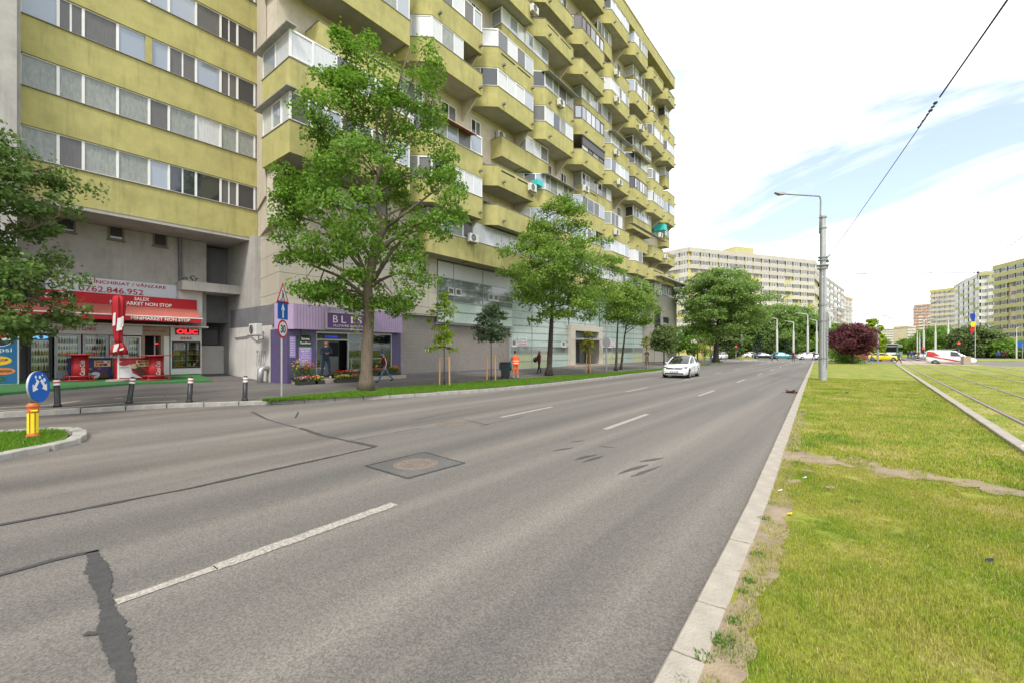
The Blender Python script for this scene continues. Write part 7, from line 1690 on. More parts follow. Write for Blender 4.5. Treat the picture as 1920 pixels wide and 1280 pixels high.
def build_people():
    tmp = []
    for d in PQ:
        J, s = _skel(d); names = list(J); me = bpy.data.meshes.new('tmp'); me.from_pydata([J[n] for n in names], [(names.index(a), names.index(b)) for a, b, _ in EDGES], [])
        o = bpy.data.objects.new('tmp', me); COL.objects.link(o); md = o.modifiers.new('Skin', 'SKIN'); md.use_smooth_shade = True
        sd = me.skin_vertices[0].data
        for i, n in enumerate(names):
            r_ = RADII[n]; kx = 1.0
            if n in ('pel', 'sp', 'ch'): kx = d['fem']
            sd[i].radius = (r_[0] * s * kx, r_[1] * s); sd[i].use_root = (n == 'pel')
        o.modifiers.new('Sub', 'SUBSURF').levels = 1; tmp.append((o, d, J, s))
    dg = bpy.context.evaluated_depsgraph_get(); dg.update()
    for o, d, J, s in tmp:
        ev = bpy.data.meshes.new_from_object(o.evaluated_get(dg)); mb = MB()
        mb.v = [tuple(v.co) for v in ev.vertices]; segs = [(np.array(J[a]), np.array(J[b]), t) for a, b, t in EDGES]; cols = d['cols']
        idx = {'t': 0, 'a': 0, 'b': 1, 'h': 2, 's': 3}
        for pl in ev.polygons:
            c = np.array(pl.center); best = None
            for a, b, t in segs:
                ab = b - a; f = min(1, max(0, ((c - a) @ ab) / max(1e-9, ab @ ab))); q = ((c - a - ab * f) ** 2).sum()
                if best is None or q < best[0]: best = (q, t, f)
            mi = idx[best[1]]
            if best[1] == 'a' and d['cols'].get('sleeve') == 'short': mi = 3
            if best[1] == 'b' and c[2] > 0.98 * s - 0.02 * s and 1: mi = 0 if c[2] > (0.93 - d['coat']) * s else 1
            if d['coat'] and best[1] == 'b' and c[2] > (0.93 - d['coat']) * s: mi = 0
            mb.f.append(tuple(pl.vertices)); mb.m.append(mi)
        # head with face and hair, ears, nose
        h = Vector(J['hd']); f_ = d['nod'] * 0.35; hc = h + Vector((0, 0.025 * s + 0.03 * f_, 0.09 * s)); R = Matrix.Rotation(-d['nod'], 4, 'X')
        n0 = len(mb.v); hb = MB(); hb.T = Matrix.Translation(hc) @ R; hb.ball((0, 0, 0), (0.078 * s, 0.098 * s, 0.122 * s), 12, 9)
        hb.mi = 0
        for i, fc in enumerate(hb.f):
            c = sum((Vector(hb.v[j]) for j in fc), Vector()) / len(fc); l = (R.inverted() @ (c - hc)) / s
            hairf = l.z > 0.075 or (l.y < 0.015 and l.z > -0.06) or (l.y < -0.04 and l.z > -0.1); hb.m[i] = 4 if hairf else 3
        hb.mi = 3; hb.ball((0, 0.1 * s, -0.01 * s), (0.014 * s, 0.02 * s, 0.022 * s), 6, 4)
        for x in (-1, 1): hb.ball((x * 0.08 * s, 0.0, 0.0), (0.012 * s, 0.022 * s, 0.032 * s), 6, 4)
        hb.mi = 4
        for x in (-1, 1): hb.ball((x * 0.03 * s, 0.092 * s, 0.022 * s), (0.011 * s, 0.008 * s, 0.006 * s), 6, 4)
        hb.mi = 5; hb.ball((0, 0.094 * s, -0.055 * s), (0.022 * s, 0.006 * s, 0.006 * s), 6, 4); hb.mi = 4
        hb.ball((0, -0.028 * s, 0.042 * s), (0.084 * s, 0.086 * s, 0.09 * s), 12, 7) if not d['cap'] else None
        if d['long_hair']:
            hb.ball((0, -0.06 * s, -0.06 * s), (0.095 * s, 0.06 * s, 0.17 * s), 10, 7)
            for x in (-1, 1): hb.ball((x * 0.075 * s, 0.0, -0.07 * s), (0.035 * s, 0.05 * s, 0.14 * s), 8, 6)
        # hands with five fingers
        for x, sgn in (('L', -1), ('R', 1)):
            w_ = Vector(J['wr' + x]); e_ = Vector(J['el' + x]); dd = (w_ - e_).normalized(); sd = Vector((0, 1, 0)) - dd * dd.y; sd = sd.normalized() if sd.length > 0.1 else Vector((1, 0, 0)); nn = dd.cross(sd)
            hb.T = None; hb.mi = 3
            hb.tube([w_ - dd * 0.01, w_ + dd * 0.045 * s, w_ + dd * 0.09 * s], [0.032 * s, 0.042 * s, 0.036 * s], 8)
            for k in range(4):
                a = w_ + dd * 0.085 * s + sd * (-0.028 + 0.019 * k) * s; ln_ = (0.06, 0.075, 0.08, 0.065)[k] * s; b1 = a + dd * ln_ * 0.5 + nn * -sgn * ln_ * 0.12; hb.tube([a, b1, b1 + (dd * 0.8 - nn * sgn * 0.6).normalized() * ln_ * 0.5], [0.0095 * s, 0.009 * s, 0.007 * s], 6)
            a = w_ + dd * 0.03 * s + sd * 0.035 * s; hb.tube([a, a + (dd + sd * 0.8).normalized() * 0.04 * s, a + (dd + sd * 0.3).normalized() * 0.075 * s], [0.013 * s, 0.011 * s, 0.008 * s], 6)
        n0 = len(mb.v); mb.v += hb.v; mb.f += [tuple(j + n0 for j in q) for q in hb.f]; mb.m += hb.m
        mats = [cols['top'], cols['bottom'], cols['shoe'], 'skin', d['hair'], 'maroon_cloth']
        ob = mb.build('person', mats, None, True); ob.location = d['loc']; ob.rotation_euler = (0, 0, d['heading']); tag(ob, d['label'], 'person', d['group'])
        d['ob'] = ob; d['J'] = J; d['s'] = s; d['hc'] = hc
        if d['cap']:
            cb = MB(); cb.T = Matrix.Translation(hc) @ R; cb.lathe([(0.092 * s, 0.02 * s), (0.094 * s, 0.06 * s), (0.08 * s, 0.11 * s), (0.04 * s, 0.135 * s), (0.005, 0.14 * s)], 14); cb.rings([[(-0.07 * s, 0.07 * s, 0.03 * s), (0.07 * s, 0.07 * s, 0.03 * s), (0.06 * s, 0.17 * s, 0.015 * s), (-0.06 * s, 0.17 * s, 0.015 * s)], [(-0.07 * s, 0.07 * s, 0.045 * s), (0.07 * s, 0.07 * s, 0.045 * s), (0.06 * s, 0.17 * s, 0.025 * s), (-0.06 * s, 0.17 * s, 0.025 * s)]]); cb.build('cap', d['cap'], ob, False)
        bpy.data.meshes.remove(ev); m0 = o.data; bpy.data.objects.remove(o); bpy.data.meshes.remove(m0)
def C_(top, bottom, shoe='dark_cloth', **k): return dict(top=top, bottom=bottom, shoe=shoe, **k)
pg = lambda u, v, z=0.3: (lambda q: (q.x, q.y, PZ(q.x)))(at(u, v, z))
toC = lambda p: math.atan2(p[0], -p[1])       # heading that faces the camera
q = (-21.05, yx(611, -21.05), 0.42)
person('man in dark navy clothes looking at a phone in the flower shop doorway', q, toC(q) + 0.15, 1.9, C_('navy_cloth', 'navy_cloth', 'shoe_light'), stride=0.03, arms=((0.25, 1.35, 0.9), (0.25, 1.45, 0.9)), lean=0.04, nod=0.55, spread=0.05)
q = pg(722, 714, 0.24)
person('man in blue cap and maroon jacket walking past the flower shop', q, hd(-0.55, -0.8) + 0.2, 1.66, C_('maroon_cloth', 'jean', 'dark_cloth'), stride=0.55, arms=((-0.25, 0.5), (0.3, 0.7)), lean=0.12, hair='hair_grey', cap='blue_cap')
q = pg(967, 708, 0.2)
person('street sweeper in orange vest and trousers behind a wheeled bin', q, hd(-0.7, 0.5), 1.66, C_('grey_cloth', 'hi_vis', 'dark_cloth'), stride=0.05, arms=((0.5, 0.7), (0.35, 0.6)), lean=0.16, nod=0.5)
q = pg(1011, 697, 0.25)
person('woman with reddish hair carrying a dark jacket along the glass front', q, hd(-0.3, -1) - 0.1, 1.66, C_('maroon_cloth', 'dark_cloth', 'dark_cloth'), stride=0.3, arms=((0.5, 1.1, 0.8), (0.4, 1.2, 0.8)), hair='hair_red', long_hair=True, fem=0.9)
q = pg(1213, 681, 0.3)
person('person in black standing by the glass front behind a thin sapling', q, hd(0.3, -1), 1.72, C_('dark_cloth', 'dark_cloth'), arms=((0.2, 1.2, 0.5), (0.2, 1.0, 0.4)))
q = pg(1232, 676.5, 0.3)
person('man in bright blue shirt walking away behind the white hatchback', q, hd(-0.2, 1), 1.75, C_('blue_cloth', 'grey_cloth'), stride=0.3)
q = pg(1301, 674.5, 0.25)
person('person in dark coat with light blue bag beyond the round trees', q, hd(0.1, -1), 1.7, C_('navy_cloth', 'dark_cloth'), stride=0.2, coat=0.15)
q = pg(1321, 674.2, 0.25); person('person in dark clothes walking near the spreading tree', q, hd(0.1, -1), 1.7, C_('dark_cloth', 'navy_cloth'), stride=0.35)
q = pg(1334, 674, 0.25); person('person in pale top just left of the spreading tree trunk', q, hd(0.2, 1), 1.68, C_('grey_cloth', 'jean'), stride=0.2)
g0 = lambda u, v: tuple(at(u, v, 0.0))
person('pedestrian in dark suit striding over the far crossing', g0(1452, 676), hd(-1, -0.1), 1.75, C_('dark_cloth', 'dark_cloth'), stride=0.6, arms=((-0.3, 0.3), (0.4, 0.4)))
person('pedestrian in red-brown top standing on the far crossing', g0(1487.5, 676.5), hd(0.2, -1), 1.75, C_('maroon_cloth', 'dark_cloth'), stride=0.25)
person('pedestrian in dark jacket by the tram pole at the crossing', g0(1526, 675.2), hd(0.6, -0.8), 1.72, C_('navy_cloth', 'dark_cloth'), stride=0.3)
person('walker in teal jacket crossing the tram tracks', g0(1685.5, 681), hd(0.9, 0.3), 1.7, C_('teal_cloth', 'navy_cloth'), stride=0.5, arms=((-0.3, 0.3), (0.4, 0.4)))
person('person in black jacket beside the yellow taxi', g0(1626.5, 678), hd(-1, 0), 1.72, C_('dark_cloth', 'jean'), stride=0.45)
person('person in grey top beside the yellow taxi', g0(1634.5, 678), hd(-1, 0), 1.72, C_('grey_cloth', 'jean'), stride=0.45)
for i, (u, v, c_) in enumerate(((1703, 672, 'dark_cloth'), (1709, 672, 'blue_cloth'), (1714, 671.5, 'dark_cloth'), (1722, 672, 'maroon_cloth'), (1872, 671.5, 'blue_cloth'), (1878, 671.5, 'dark_cloth'), (1886, 671.5, 'maroon_cloth'), (1897, 671.5, 'grey_cloth'), (1908, 671.5, 'dark_cloth'))):
    person(('dark figure, first in the waiting row left of the van', 'blue-shirted figure waiting left of the van', 'dark figure in the middle of the waiting row', 'maroon-shirted figure waiting nearest the van', 'blue-shirted figure at the stop beside the panel van', 'dark figure next to the blue shirt at the stop', 'maroon-topped figure in the middle of the stop row', 'grey-topped figure near the end of the stop row', 'dark figure last in the stop row')[i], g0(u, v), hd(-0.3, -1), 1.7, C_(c_, 'dark_cloth'), stride=0.15)
build_people()
d = PQ[1]; ob = d['ob']; J = d['J']; b = MB()
for x in ('L', 'R'):
    a, e, w_ = (Vector(J[k + x]) for k in ('sh', 'el', 'wr')); o_ = Vector((0.058 * (-1 if x == 'L' else 1), 0, 0)) * d['s']; b.tube([a + o_ * 1.15, e + o_ * 0.9, w_ + o_ * 0.6], [0.014, 0.014, 0.012], 5)
b.build('sleeve_stripe', 'white_letter', ob)
d = PQ[0]; ob = d['ob']; J = d['J']; c = (Vector(J['wrL']) + Vector(J['wrR'])) / 2 + Vector((0, 0.08, 0.05))
ph_ = MB().box(-0.04, 0.04, -0.005, 0.005, -0.08, 0.08).build('phone', 'black_plastic'); tag(ph_, 'small black phone in the hands of the man in the doorway', 'phone')
ph_.location = ob.matrix_basis @ c; ph_.rotation_euler = (rad(-50), 0, ob.rotation_euler.z)
d = PQ[2]; ob = d['ob']; J = d['J']; s = d['s']; vest = MB()
def shell(z0, z1, rx, ry, off=0.0): return [[(rx * math.cos(2 * math.pi * k / 20), off + ry * math.sin(2 * math.pi * k / 20) + (z - 0.95 * s) * math.sin(d['lean']), z) for k in range(20)] for z in (z0, (z0 + z1) / 2, z1)]
vest.rings(shell(0.90 * s, 1.36 * s, 0.215 * s, 0.155 * s), cap=False); vest.rings(shell(1.36 * s, 1.47 * s, 0.21 * s, 0.15 * s)[:1] + [[(x * 0.72, y * 0.8 + 0.01, 1.485 * s) for x, y, z in shell(1.36 * s, 1.47 * s, 0.21 * s, 0.15 * s)[2]]], cap=False)
vest.build('vest', 'hi_vis', ob, True)
for z in (0.98, 1.12): st = MB(); st.rings(shell(z * s, (z + 0.05) * s, 0.222 * s, 0.162 * s), cap=False); st.build('reflective_band', 'reflective', ob)
st = MB()
for x in 'LR':
    k, a = Vector(J['kn' + x]), Vector(J['an' + x]); st.tube([k.lerp(a, 0.25), k.lerp(a, 0.4)], 0.075 * s, 10); st.tube([k.lerp(a, 0.7), k.lerp(a, 1.0)], 0.07 * s, 10)
st.build('reflective_band', 'grey_cloth', ob)
d = PQ[3]; ob = d['ob']; J = d['J']; c = (Vector(J['wrL']) + Vector(J['wrR'])) / 2
jb = MB().ball((0, 0.03, -0.08), (0.2, 0.1, 0.2), 12, 8).build('jacket', 'dark_cloth', None, True); jb.location = ob.matrix_basis @ c; tag(jb, 'dark jacket bundled in the arms of the reddish-haired woman', 'jacket')
# wheeled bin of the sweeper
q = at(948, 706.5, 0.2); r = empty('wheeled_bin', (q.x, q.y, PZ(q.x)), 0.5, 'dark wheeled bin with bags and broom handles beside the sweeper', 'bin')
b = MB(); b.rings([[(-0.22, -0.22, 0.08), (0.22, -0.22, 0.08), (0.22, 0.22, 0.08), (-0.22, 0.22, 0.08)], [(-0.29, -0.29, 0.95), (0.29, -0.29, 0.95), (0.29, 0.29, 0.95), (-0.29, 0.29, 0.95)]]); b.build('body', 'bin_grey', r, bevel=0.02)
MB().box(-0.31, 0.31, -0.31, 0.31, 0.95, 1.0).build('rim', 'bin_grey', r, bevel=0.015)
for x in (-0.2, 0.2): wl = MB(); wl.T = Matrix.Translation((x, -0.24, 0.1)) @ Matrix.Rotation(rad(90), 4, 'Y'); wl.lathe([(0.02, -0.03), (0.1, -0.03), (0.1, 0.03), (0.02, 0.03)], 14); wl.build('wheel', 'tyre', r)
MB().tube([(0.1, -0.1, 0.6), (-0.15, -0.35, 1.65)], 0.018, 6).build('broom_handle', 'stake', r); MB().tube([(-0.05, 0.1, 0.6), (-0.45, 0.0, 1.45)], 0.018, 6).build('broom_handle', 'stake', r)
MB().ball((0.28, 0.15, 0.75), (0.12, 0.16, 0.28), 10, 7).build('bag', 'teal_cloth', r, True); MB().ball((-0.3, -0.1, 0.75), (0.1, 0.14, 0.25), 10, 7).build('bag', 'jean', r, True)
# ------------------------------------------------------------------ distant apartment blocks
def win_mesh(w_, h_, n, frame='pvc', panes=('pane_dark', 'pane_grey', 'pane_dark', 'pane_curtain')):
    b = MB(); fw = 0.08; b.mi = 0
    b.box(0, w_, -0.06, 0, 0, fw).box(0, w_, -0.06, 0, h_ - fw, h_)
    for i in range(n + 1): x = (w_ - fw) * i / n; b.box(x, x + fw, -0.065, 0, fw, h_ - fw)
    for i in range(n): b.mi = 1 + random.randrange(len(panes)); x = (w_ - fw) * i / n; b.box(x + fw, x + (w_ - fw) / n, -0.02, 0.03, fw, h_ - fw)
    return b.mesh('window', [frame] + list(panes))
def block(name, label, A, B, z0, floors, fh, bays, wallm, bandf, depth=12, base=0.0, parm=None, saw=0.0, roofm=None, wn=4, band_h=1.35, jut=0.7, end_bays=0, windows=True):
    """facade from A to B (plan points, seen with A on the left); bandf(bay, floor) -> material or None"""
    A = Vector(A[:2]); B = Vector(B[:2]); L_ = (B - A).length; d = (B - A) / L_; ang = math.atan2(d.y, d.x)
    r = empty(name, (A.x, A.y, base), ang, label, 'building', 'apartment blocks around the crossing'); top = z0 + floors * fh
    MB().box(0, L_, 0, depth, 0, top + 0.3).build('wall', wallm, r)
    MB().box(-0.2, L_ + 0.2, -jut, depth + 0.2, top, top + 1.5).build('roof_parapet', roofm or wallm, r)
    bw = L_ / bays; wm = [win_mesh(bw * 0.78, fh - band_h - 0.06, wn) for _ in range(3)]; bm = {}
    for f in range(floors):
        z = z0 + f * fh
        for i in range(bays):
            m_ = bandf(i, f)
            out_ = jut if m_ else 0.0
            if m_:
                if m_ not in bm:
                    b = MB(); b.prism([(0, 0), (saw * bw, -jut), (bw, -jut), (bw, 0)] if saw else [(0, 0), (0, -jut), (bw, -jut), (bw, 0)], 0, band_h); bm[m_] = b.mesh('balcony', m_)
                o = link('balcony', bm[m_], r); o.location = (i * bw + 0.01, 0, z); o.scale = (0.995, 1 + random.uniform(0, 0.03), 1)
            if windows:
                o = link('window', random.choice(wm), r); o.location = (i * bw + bw * (0.2 if saw else 0.11), -out_ * 0.82 - 0.01, z + band_h + 0.03)
    # end wall windows on the left return
    if end_bays:
        ew = depth / end_bays; wme = win_mesh(ew * 0.8, fh - band_h - 0.06, wn)
        for f in range(floors):
            z = z0 + f * fh; m_ = bandf(-1, f)
            b = MB(); b.box(-jut, 0, 0, depth, 0, band_h); o = b.build('balcony', m_ or wallm, r); o.location = (0.002, 0, z)
            for i in range(end_bays):
                o = link('window', wme, r); o.location = (-jut * 0.8, (i + 1) * ew - 0.1 * ew, z + band_h + 0.03); o.rotation_euler = (0, 0, -math.pi / 2)
    return r
# cream block with yellow recesses behind the spreading tree
def cream_band(i, f):
    if f < 0: return 'concrete_far'
    n = 9
    if (f in (8, 6) and i in (0, 1, 6, 7, 11)) or (f in (5, 4) and i in (0, 1, 12, 14)) or (f == 3 and i in (0, 1, 2)) : return None
    return 'concrete_far' if f >= 9 else 'cream_far2'
A, B = dep(1291, 600, 150), dep(1524, 600, 172)
r = block('apartment_building', 'cream curved slab with yellow recesses behind the spreading tree', A, B, 4.2, 11, 2.85, 15, 'yellow_far', cream_band, 14, roofm='concrete_far', saw=0.22, wn=5)
A2 = dep(1246, 600, 157); 
block('apartment_building', 'angled left wing of the cream slab behind the olive block end', A2, A, 4.2, 11, 2.85, 3, 'yellow_far', cream_band, 14, roofm='concrete_far', wn=5)
B2 = dep(1537, 600, 190)
block('apartment_building', 'narrow angled right wing of the cream slab beside the tram pole', B, B2, 4.2, 11, 2.85, 3, 'yellow_far', cream_band, 14, roofm='concrete_far', wn=5)
o = MB().box(25, 34, 3, 9, 37.0, 40.2).build('lift_house', 'plaster_green_far', r)
# grey block and cream tower beyond the tram pole
block('apartment_building', 'weathered grey-brown block just right of the tram pole', dep(1545, 600, 205), dep(1580, 600, 250), 4, 11, 2.8, 5, 'grey_far', lambda i, f: 'grey_far' if (i + f) % 3 else 'white_far', 14, wn=3, end_bays=2)
block('apartment_building', 'slim cream tower with orange top behind the purple tree', dep(1580, 600, 300), dep(1597, 600, 318), 4, 12, 2.8, 3, 'cream_far2', lambda i, f: 'cream_far2', 14, roofm='orange_far', wn=4, end_bays=2)
# blocks along the right side of the avenue
def green_band(i, f): return None if (i in (2,) and f in (5, 6, 2, 3)) else 'plaster_green_far'
block('apartment_building', 'olive curved block at the right edge beyond the tracks', dep(1866, 600, 160), dep(1995, 600, 132), 5, 9, 2.9, 8, 'cream_far', green_band, 14, roofm='plaster_green_far', wn=4)
def white_band(i, f): return 'plaster_green_far' if (f + i) % 3 == 0 else 'white_far'
block('apartment_building', 'white and olive block in the middle of the right row', dep(1792, 600, 227), dep(1840, 600, 190), 5, 10, 2.9, 5, 'white_far', white_band, 14, roofm='white_far', wn=4, saw=0.25)
block('apartment_building', 'flat white gable with stacked bay windows beside the olive block', dep(1840, 600, 190), dep(1868, 600, 186), 5, 10, 2.9, 2, 'white_far', lambda i, f: None if i == 0 else white_band(f, 0), 14, roofm='plaster_green_far', wn=4)
block('apartment_building', 'cream block with yellow roof edge between pink and white blocks', dep(1745, 600, 268), dep(1793, 600, 255), 5, 11, 2.9, 5, 'cream_far', lambda i, f: 'cream_far2' if f % 2 else 'cream_far', 14, roofm='yellow_far', wn=5, end_bays=2)
block('apartment_building', 'pink terracotta tower far down the avenue', dep(1714, 600, 425), dep(1748, 600, 415), 5, 14, 2.8, 4, 'cream_far', lambda i, f: 'pink_far' if i % 2 == 0 or f > 10 else 'cream_far', 14, roofm='pink_far', wn=3, end_bays=2)
for i, (u0, u1, t, fl) in enumerate(((1700, 1716, 420, 7), (1655, 1680, 520, 8), (1630, 1655, 480, 7), (1600, 1632, 430, 6), (1688, 1702, 560, 7))):
    block('apartment_building', ('low cream houses left of the pink tower', 'hazy pale block right at the end of the avenue', 'hazy block left of the avenue end', 'hazy block behind the purple tree crown', 'small pale block beside the avenue end')[i], dep(u0, 600, t), dep(u1, 600, t), 4, fl, 2.8, 4, ('cream_far', 'white_far', 'cream_far2', 'white_far', 'orange_far')[i], lambda i, f: 'cream_far2', 14, wn=2)
# houses hidden low behind the far trees
# ------------------------------------------------------------------ background trees
def btree(u, v, t, prof, label, ml, n, nl, size, name='background_tree', seed=0, r0=0.2, spr=(0.8, 1.5), bark='bark_dark', tt=0.5):
    return ptree(u, v, prof[-1][0], 0, label, ml, n, nl, size, prof, name=name, r0=r0, group='trees around the crossing', seed=seed, spr=spr, z=0.1, depth=t, trunk_top=tt, bark=bark, limbs=6)
BT = [(1365, 95, [(668, 14), (650, 24), (630, 24), (612, 16)], 'leaf_birch', 'pale green bush-like tree right of the spreading tree trunk'),
      (1398, 125, [(668, 22), (640, 34), (600, 36), (575, 20)], 'leaf_far', 'broad tree behind the cream car'),
      (1428, 122, [(668, 14), (650, 20), (630, 16), (615, 8)], 'leaf_birch', 'yellowish tree above the dark navy saloon'),
      (1462, 128, [(668, 26), (640, 40), (605, 42), (585, 32), (572, 16)], 'leaf_far', 'tallest round tree above the teal hatchback'),
      (1500, 130, [(668, 24), (640, 36), (605, 38), (585, 26), (574, 10)], 'leaf_far', 'big bright tree left of the tram pole'),
      (1530, 126, [(668, 16), (640, 24), (615, 24), (595, 14)], 'leaf_linden2', 'tree directly behind the tram pole'),
      (1378, 140, [(668, 26), (640, 34), (610, 30), (590, 14)], 'leaf_linden2', 'dark tree filling the gap left of the lamp posts'),
      (1572, 95, [(665, 18), (645, 26), (625, 26), (608, 10)], 'leaf_linden', 'bright tree behind the purple plum, left side'),
      (1637, 90, [(668, 10), (655, 14), (635, 16), (615, 12), (600, 6)], 'leaf_lime', 'thin bright tree behind the purple plum, right side'),
      (1762, 150, [(668, 22), (645, 30), (625, 28), (613, 12)], 'leaf_linden', 'dark round tree below the cream block'),
      (1735, 170, [(668, 18), (650, 24), (635, 20), (625, 8)], 'leaf_linden2', 'tree at the foot of the pink tower'),
      (1785, 140, [(668, 16), (650, 22), (632, 20), (620, 8)], 'leaf_linden', 'tree left of the blue yellow and red flag'),
      (1830, 105, [(668, 22), (650, 36), (630, 34), (612, 16)], 'leaf_birch', 'pale birch behind the delivery van nose'),
      (1808, 108, [(668, 14), (650, 22), (635, 20), (622, 8)], 'leaf_birch', 'smaller birch above the red traffic light'),
      (1862, 104, [(668, 18), (655, 26), (645, 24), (636, 12)], 'leaf_linden', 'bushy tree above the white panel van'),
      (1890, 100, [(668, 20), (655, 30), (645, 26), (638, 12)], 'leaf_linden', 'bushy tree near the right edge'),
      (1915, 98, [(668, 18), (655, 26), (645, 20), (640, 10)], 'leaf_linden2', 'low tree at the right edge'),
      (1700, 200, [(667, 14), (655, 18), (645, 16), (636, 6)], 'leaf_linden', 'small tree right of the tram'),
      (1648, 190, [(667, 14), (650, 18), (640, 14), (632, 6)], 'leaf_linden', 'small tree left of the tram')]
for i, (u, t, prof, ml, lab) in enumerate(BT):
    big = max(h for _, h in prof) * t / FPX
    btree(u, 672, t, prof, lab, ml, int(90 + 20 * big), 75, 0.5, seed=50 + i, spr=(0.22 * big, 0.36 * big))
for i, (u, t, w_, h_) in enumerate(((1422, 118, 12, 26), (1472, 120, 10, 22), (1443, 121, 9, 18))):
    btree(u, 672, t, [(669, w_), (660, w_ * 0.9), (650, w_ * 0.6), (670 - h_ * 1.6, 1.5)], ('dark conifer beside the navy saloon', 'dark conifer behind the teal hatchback', 'smaller conifer between the two cars')[i], 'leaf_pine', 60, 50, 0.3, 'conifer', 80 + i, spr=(0.4, 0.8), tt=0.9)
# far wood closing the horizon
P = []
for u in np.arange(1330, 1960, 3.0):
    t = 230 + 40 * math.sin(u * 0.05); hmax = 7 + 3 * math.sin(u * 0.11) + random.uniform(-1, 2)
    if 1655 < u < 1700: continue
    for _ in range(34): q = dep(u + random.uniform(-3, 3), 660, t + random.uniform(-8, 8)); P.append((q.x, q.y, random.uniform(0, hmax)))
tag(leaves('far_wood', np.array(P), 1.5, 'leaf_linden'), 'low band of distant trees closing the horizon', 'woodland', kind='stuff')
# grass islands beyond the crossing
def pad(name, uvs, label, m='lawn', z=0.1):
    tag(MB().prism([tuple(at(u, v)[:2]) for u, v in uvs], -0.02, z).build(name, m), label, 'lawn', kind='structure')
pad('lawn_beyond_crossing', ((1300, 672), (1460, 671.5), (1540, 671.5), (1548, 668), (1300, 667)), 'grass strip beyond the far row of cars')
pad('lawn_at_avenue', ((1535, 675.5), (1600, 675.8), (1620, 672), (1560, 669.5)), 'grass behind the purple tree')
pad('lawn_right_corner', ((1815, 677), (1990, 678), (1990, 672.5), (1800, 673.5)), 'grass corner beyond the delivery van')
pad('refuge_island', ((1388, 675), (1418, 674.3), (1420, 675.6), (1395, 676)), 'small refuge island at the far crossing', 'kerb_stone', 0.12)

# ------------------------------------------------------------------ lamp posts and masts
def lamp(u, vb, vt, label, arms=(-1,), arm_px=14, t=None, m='steel_far', w_=0.11, head=True, band=True):
    p = at(u, vb); s = p.dot(fw_) / FPX; h = (vb - vt) * s; r = empty('lamp_post', (p.x, p.y, 0), 0, label, 'lamp post', 'lamp posts around the crossing')
    MB().lathe([(w_ * 1.3, 0), (w_ * 1.2, h * 0.7), (w_ * 0.75, h * 0.705), (w_ * 0.6, h * 0.97)], 10).build('shaft', m, r)
    for a in arms:
        e = rt * (a * arm_px * s); MB().tube([(0, 0, h * 0.95), tuple(e * 0.12 + Vector((0, 0, h * 0.985))), tuple(e * 0.6 + Vector((0, 0, h))), tuple(e + Vector((0, 0, h * 1.0 + 0.12)))], [w_ * 0.6, w_ * 0.6, w_ * 0.5, w_ * 0.4], 6).build('arm', m, r)
        if head: q = e * 1.0; d_ = rt * (a * 0.55); MB().rings([[tuple(q - d_ * 0.1 + Vector((0, 0, h + 0.06)) + fw_ * k) for k in (-0.12, 0.12)] + [tuple(q - d_ * 0.1 + Vector((0, 0, h + 0.2)) + fw_ * k) for k in (0.1, -0.1)], [tuple(q + d_ + Vector((0, 0, h + 0.14)) + fw_ * k) for k in (-0.14, 0.14)] + [tuple(q + d_ + Vector((0, 0, h + 0.22)) + fw_ * k) for k in (0.1, -0.1)]]).build('lamp_head', 'lamp_grey', r)
lamp(1332, 679, 577, 'slim grey lamp post left of the spreading tree', (1,), 12, m='lamp_grey', w_=0.07)
lamp(1391, 671, 607, 'slim lamp post right of the spreading tree', (1,), 6, m='lamp_grey', w_=0.08)
lamp(1403, 666.5, 611, 'short double-armed lamp post beyond the cream car', (-1, 1), 12, w_=0.16)
lamp(1457, 669, 597, 'tall lamp post behind the pedestrian in dark suit', (-1,), 9, w_=0.2)
lamp(1488, 670, 603, 'lamp post behind the pedestrian on the crossing', (-1,), 13, w_=0.17)
lamp(1514.5, 669, 588, 'tallest lamp post with long arm near the tram pole', (-1,), 20, w_=0.2)
lamp(1531.5, 672, 600, 'lamp post just left of the tram pole', (-1,), 10, w_=0.16)
lamp(1556, 672, 575, 'white pole just right of the tram pole', (), 0, w_=0.18)
lamp(1646, 680, 598, 'dark pole with spotlight and long arm by the purple tree', (1,), 22, m='lamp_grey', w_=0.1)
lamp(1732, 668, 600, 'white mast left of the delivery van', (1,), 8, w_=0.2)
lamp(1754, 667, 604, 'plain white mast above the delivery van', (), 0, w_=0.22)
lamp(1778, 667, 596, 'thicker white mast behind the delivery van cab', (), 0, w_=0.26)
lamp(1806, 668, 591, 'slim flagpole-like mast beside the flag', (-1,), 5, w_=0.1)
lamp(1906, 672, 614, 'lamp post near the right edge with globe head', (1,), 4, w_=0.1)
lamp(1720, 668, 618, 'thin mast beside the waiting people', (), 0, w_=0.12)
lamp(1724.5, 667.5, 622, 'second thin mast beside the waiting people', (), 0, w_=0.12)
lamp(1432, 668, 625, 'thin lamp post above the dark navy saloon', (1,), 6, m='lamp_grey', w_=0.07)
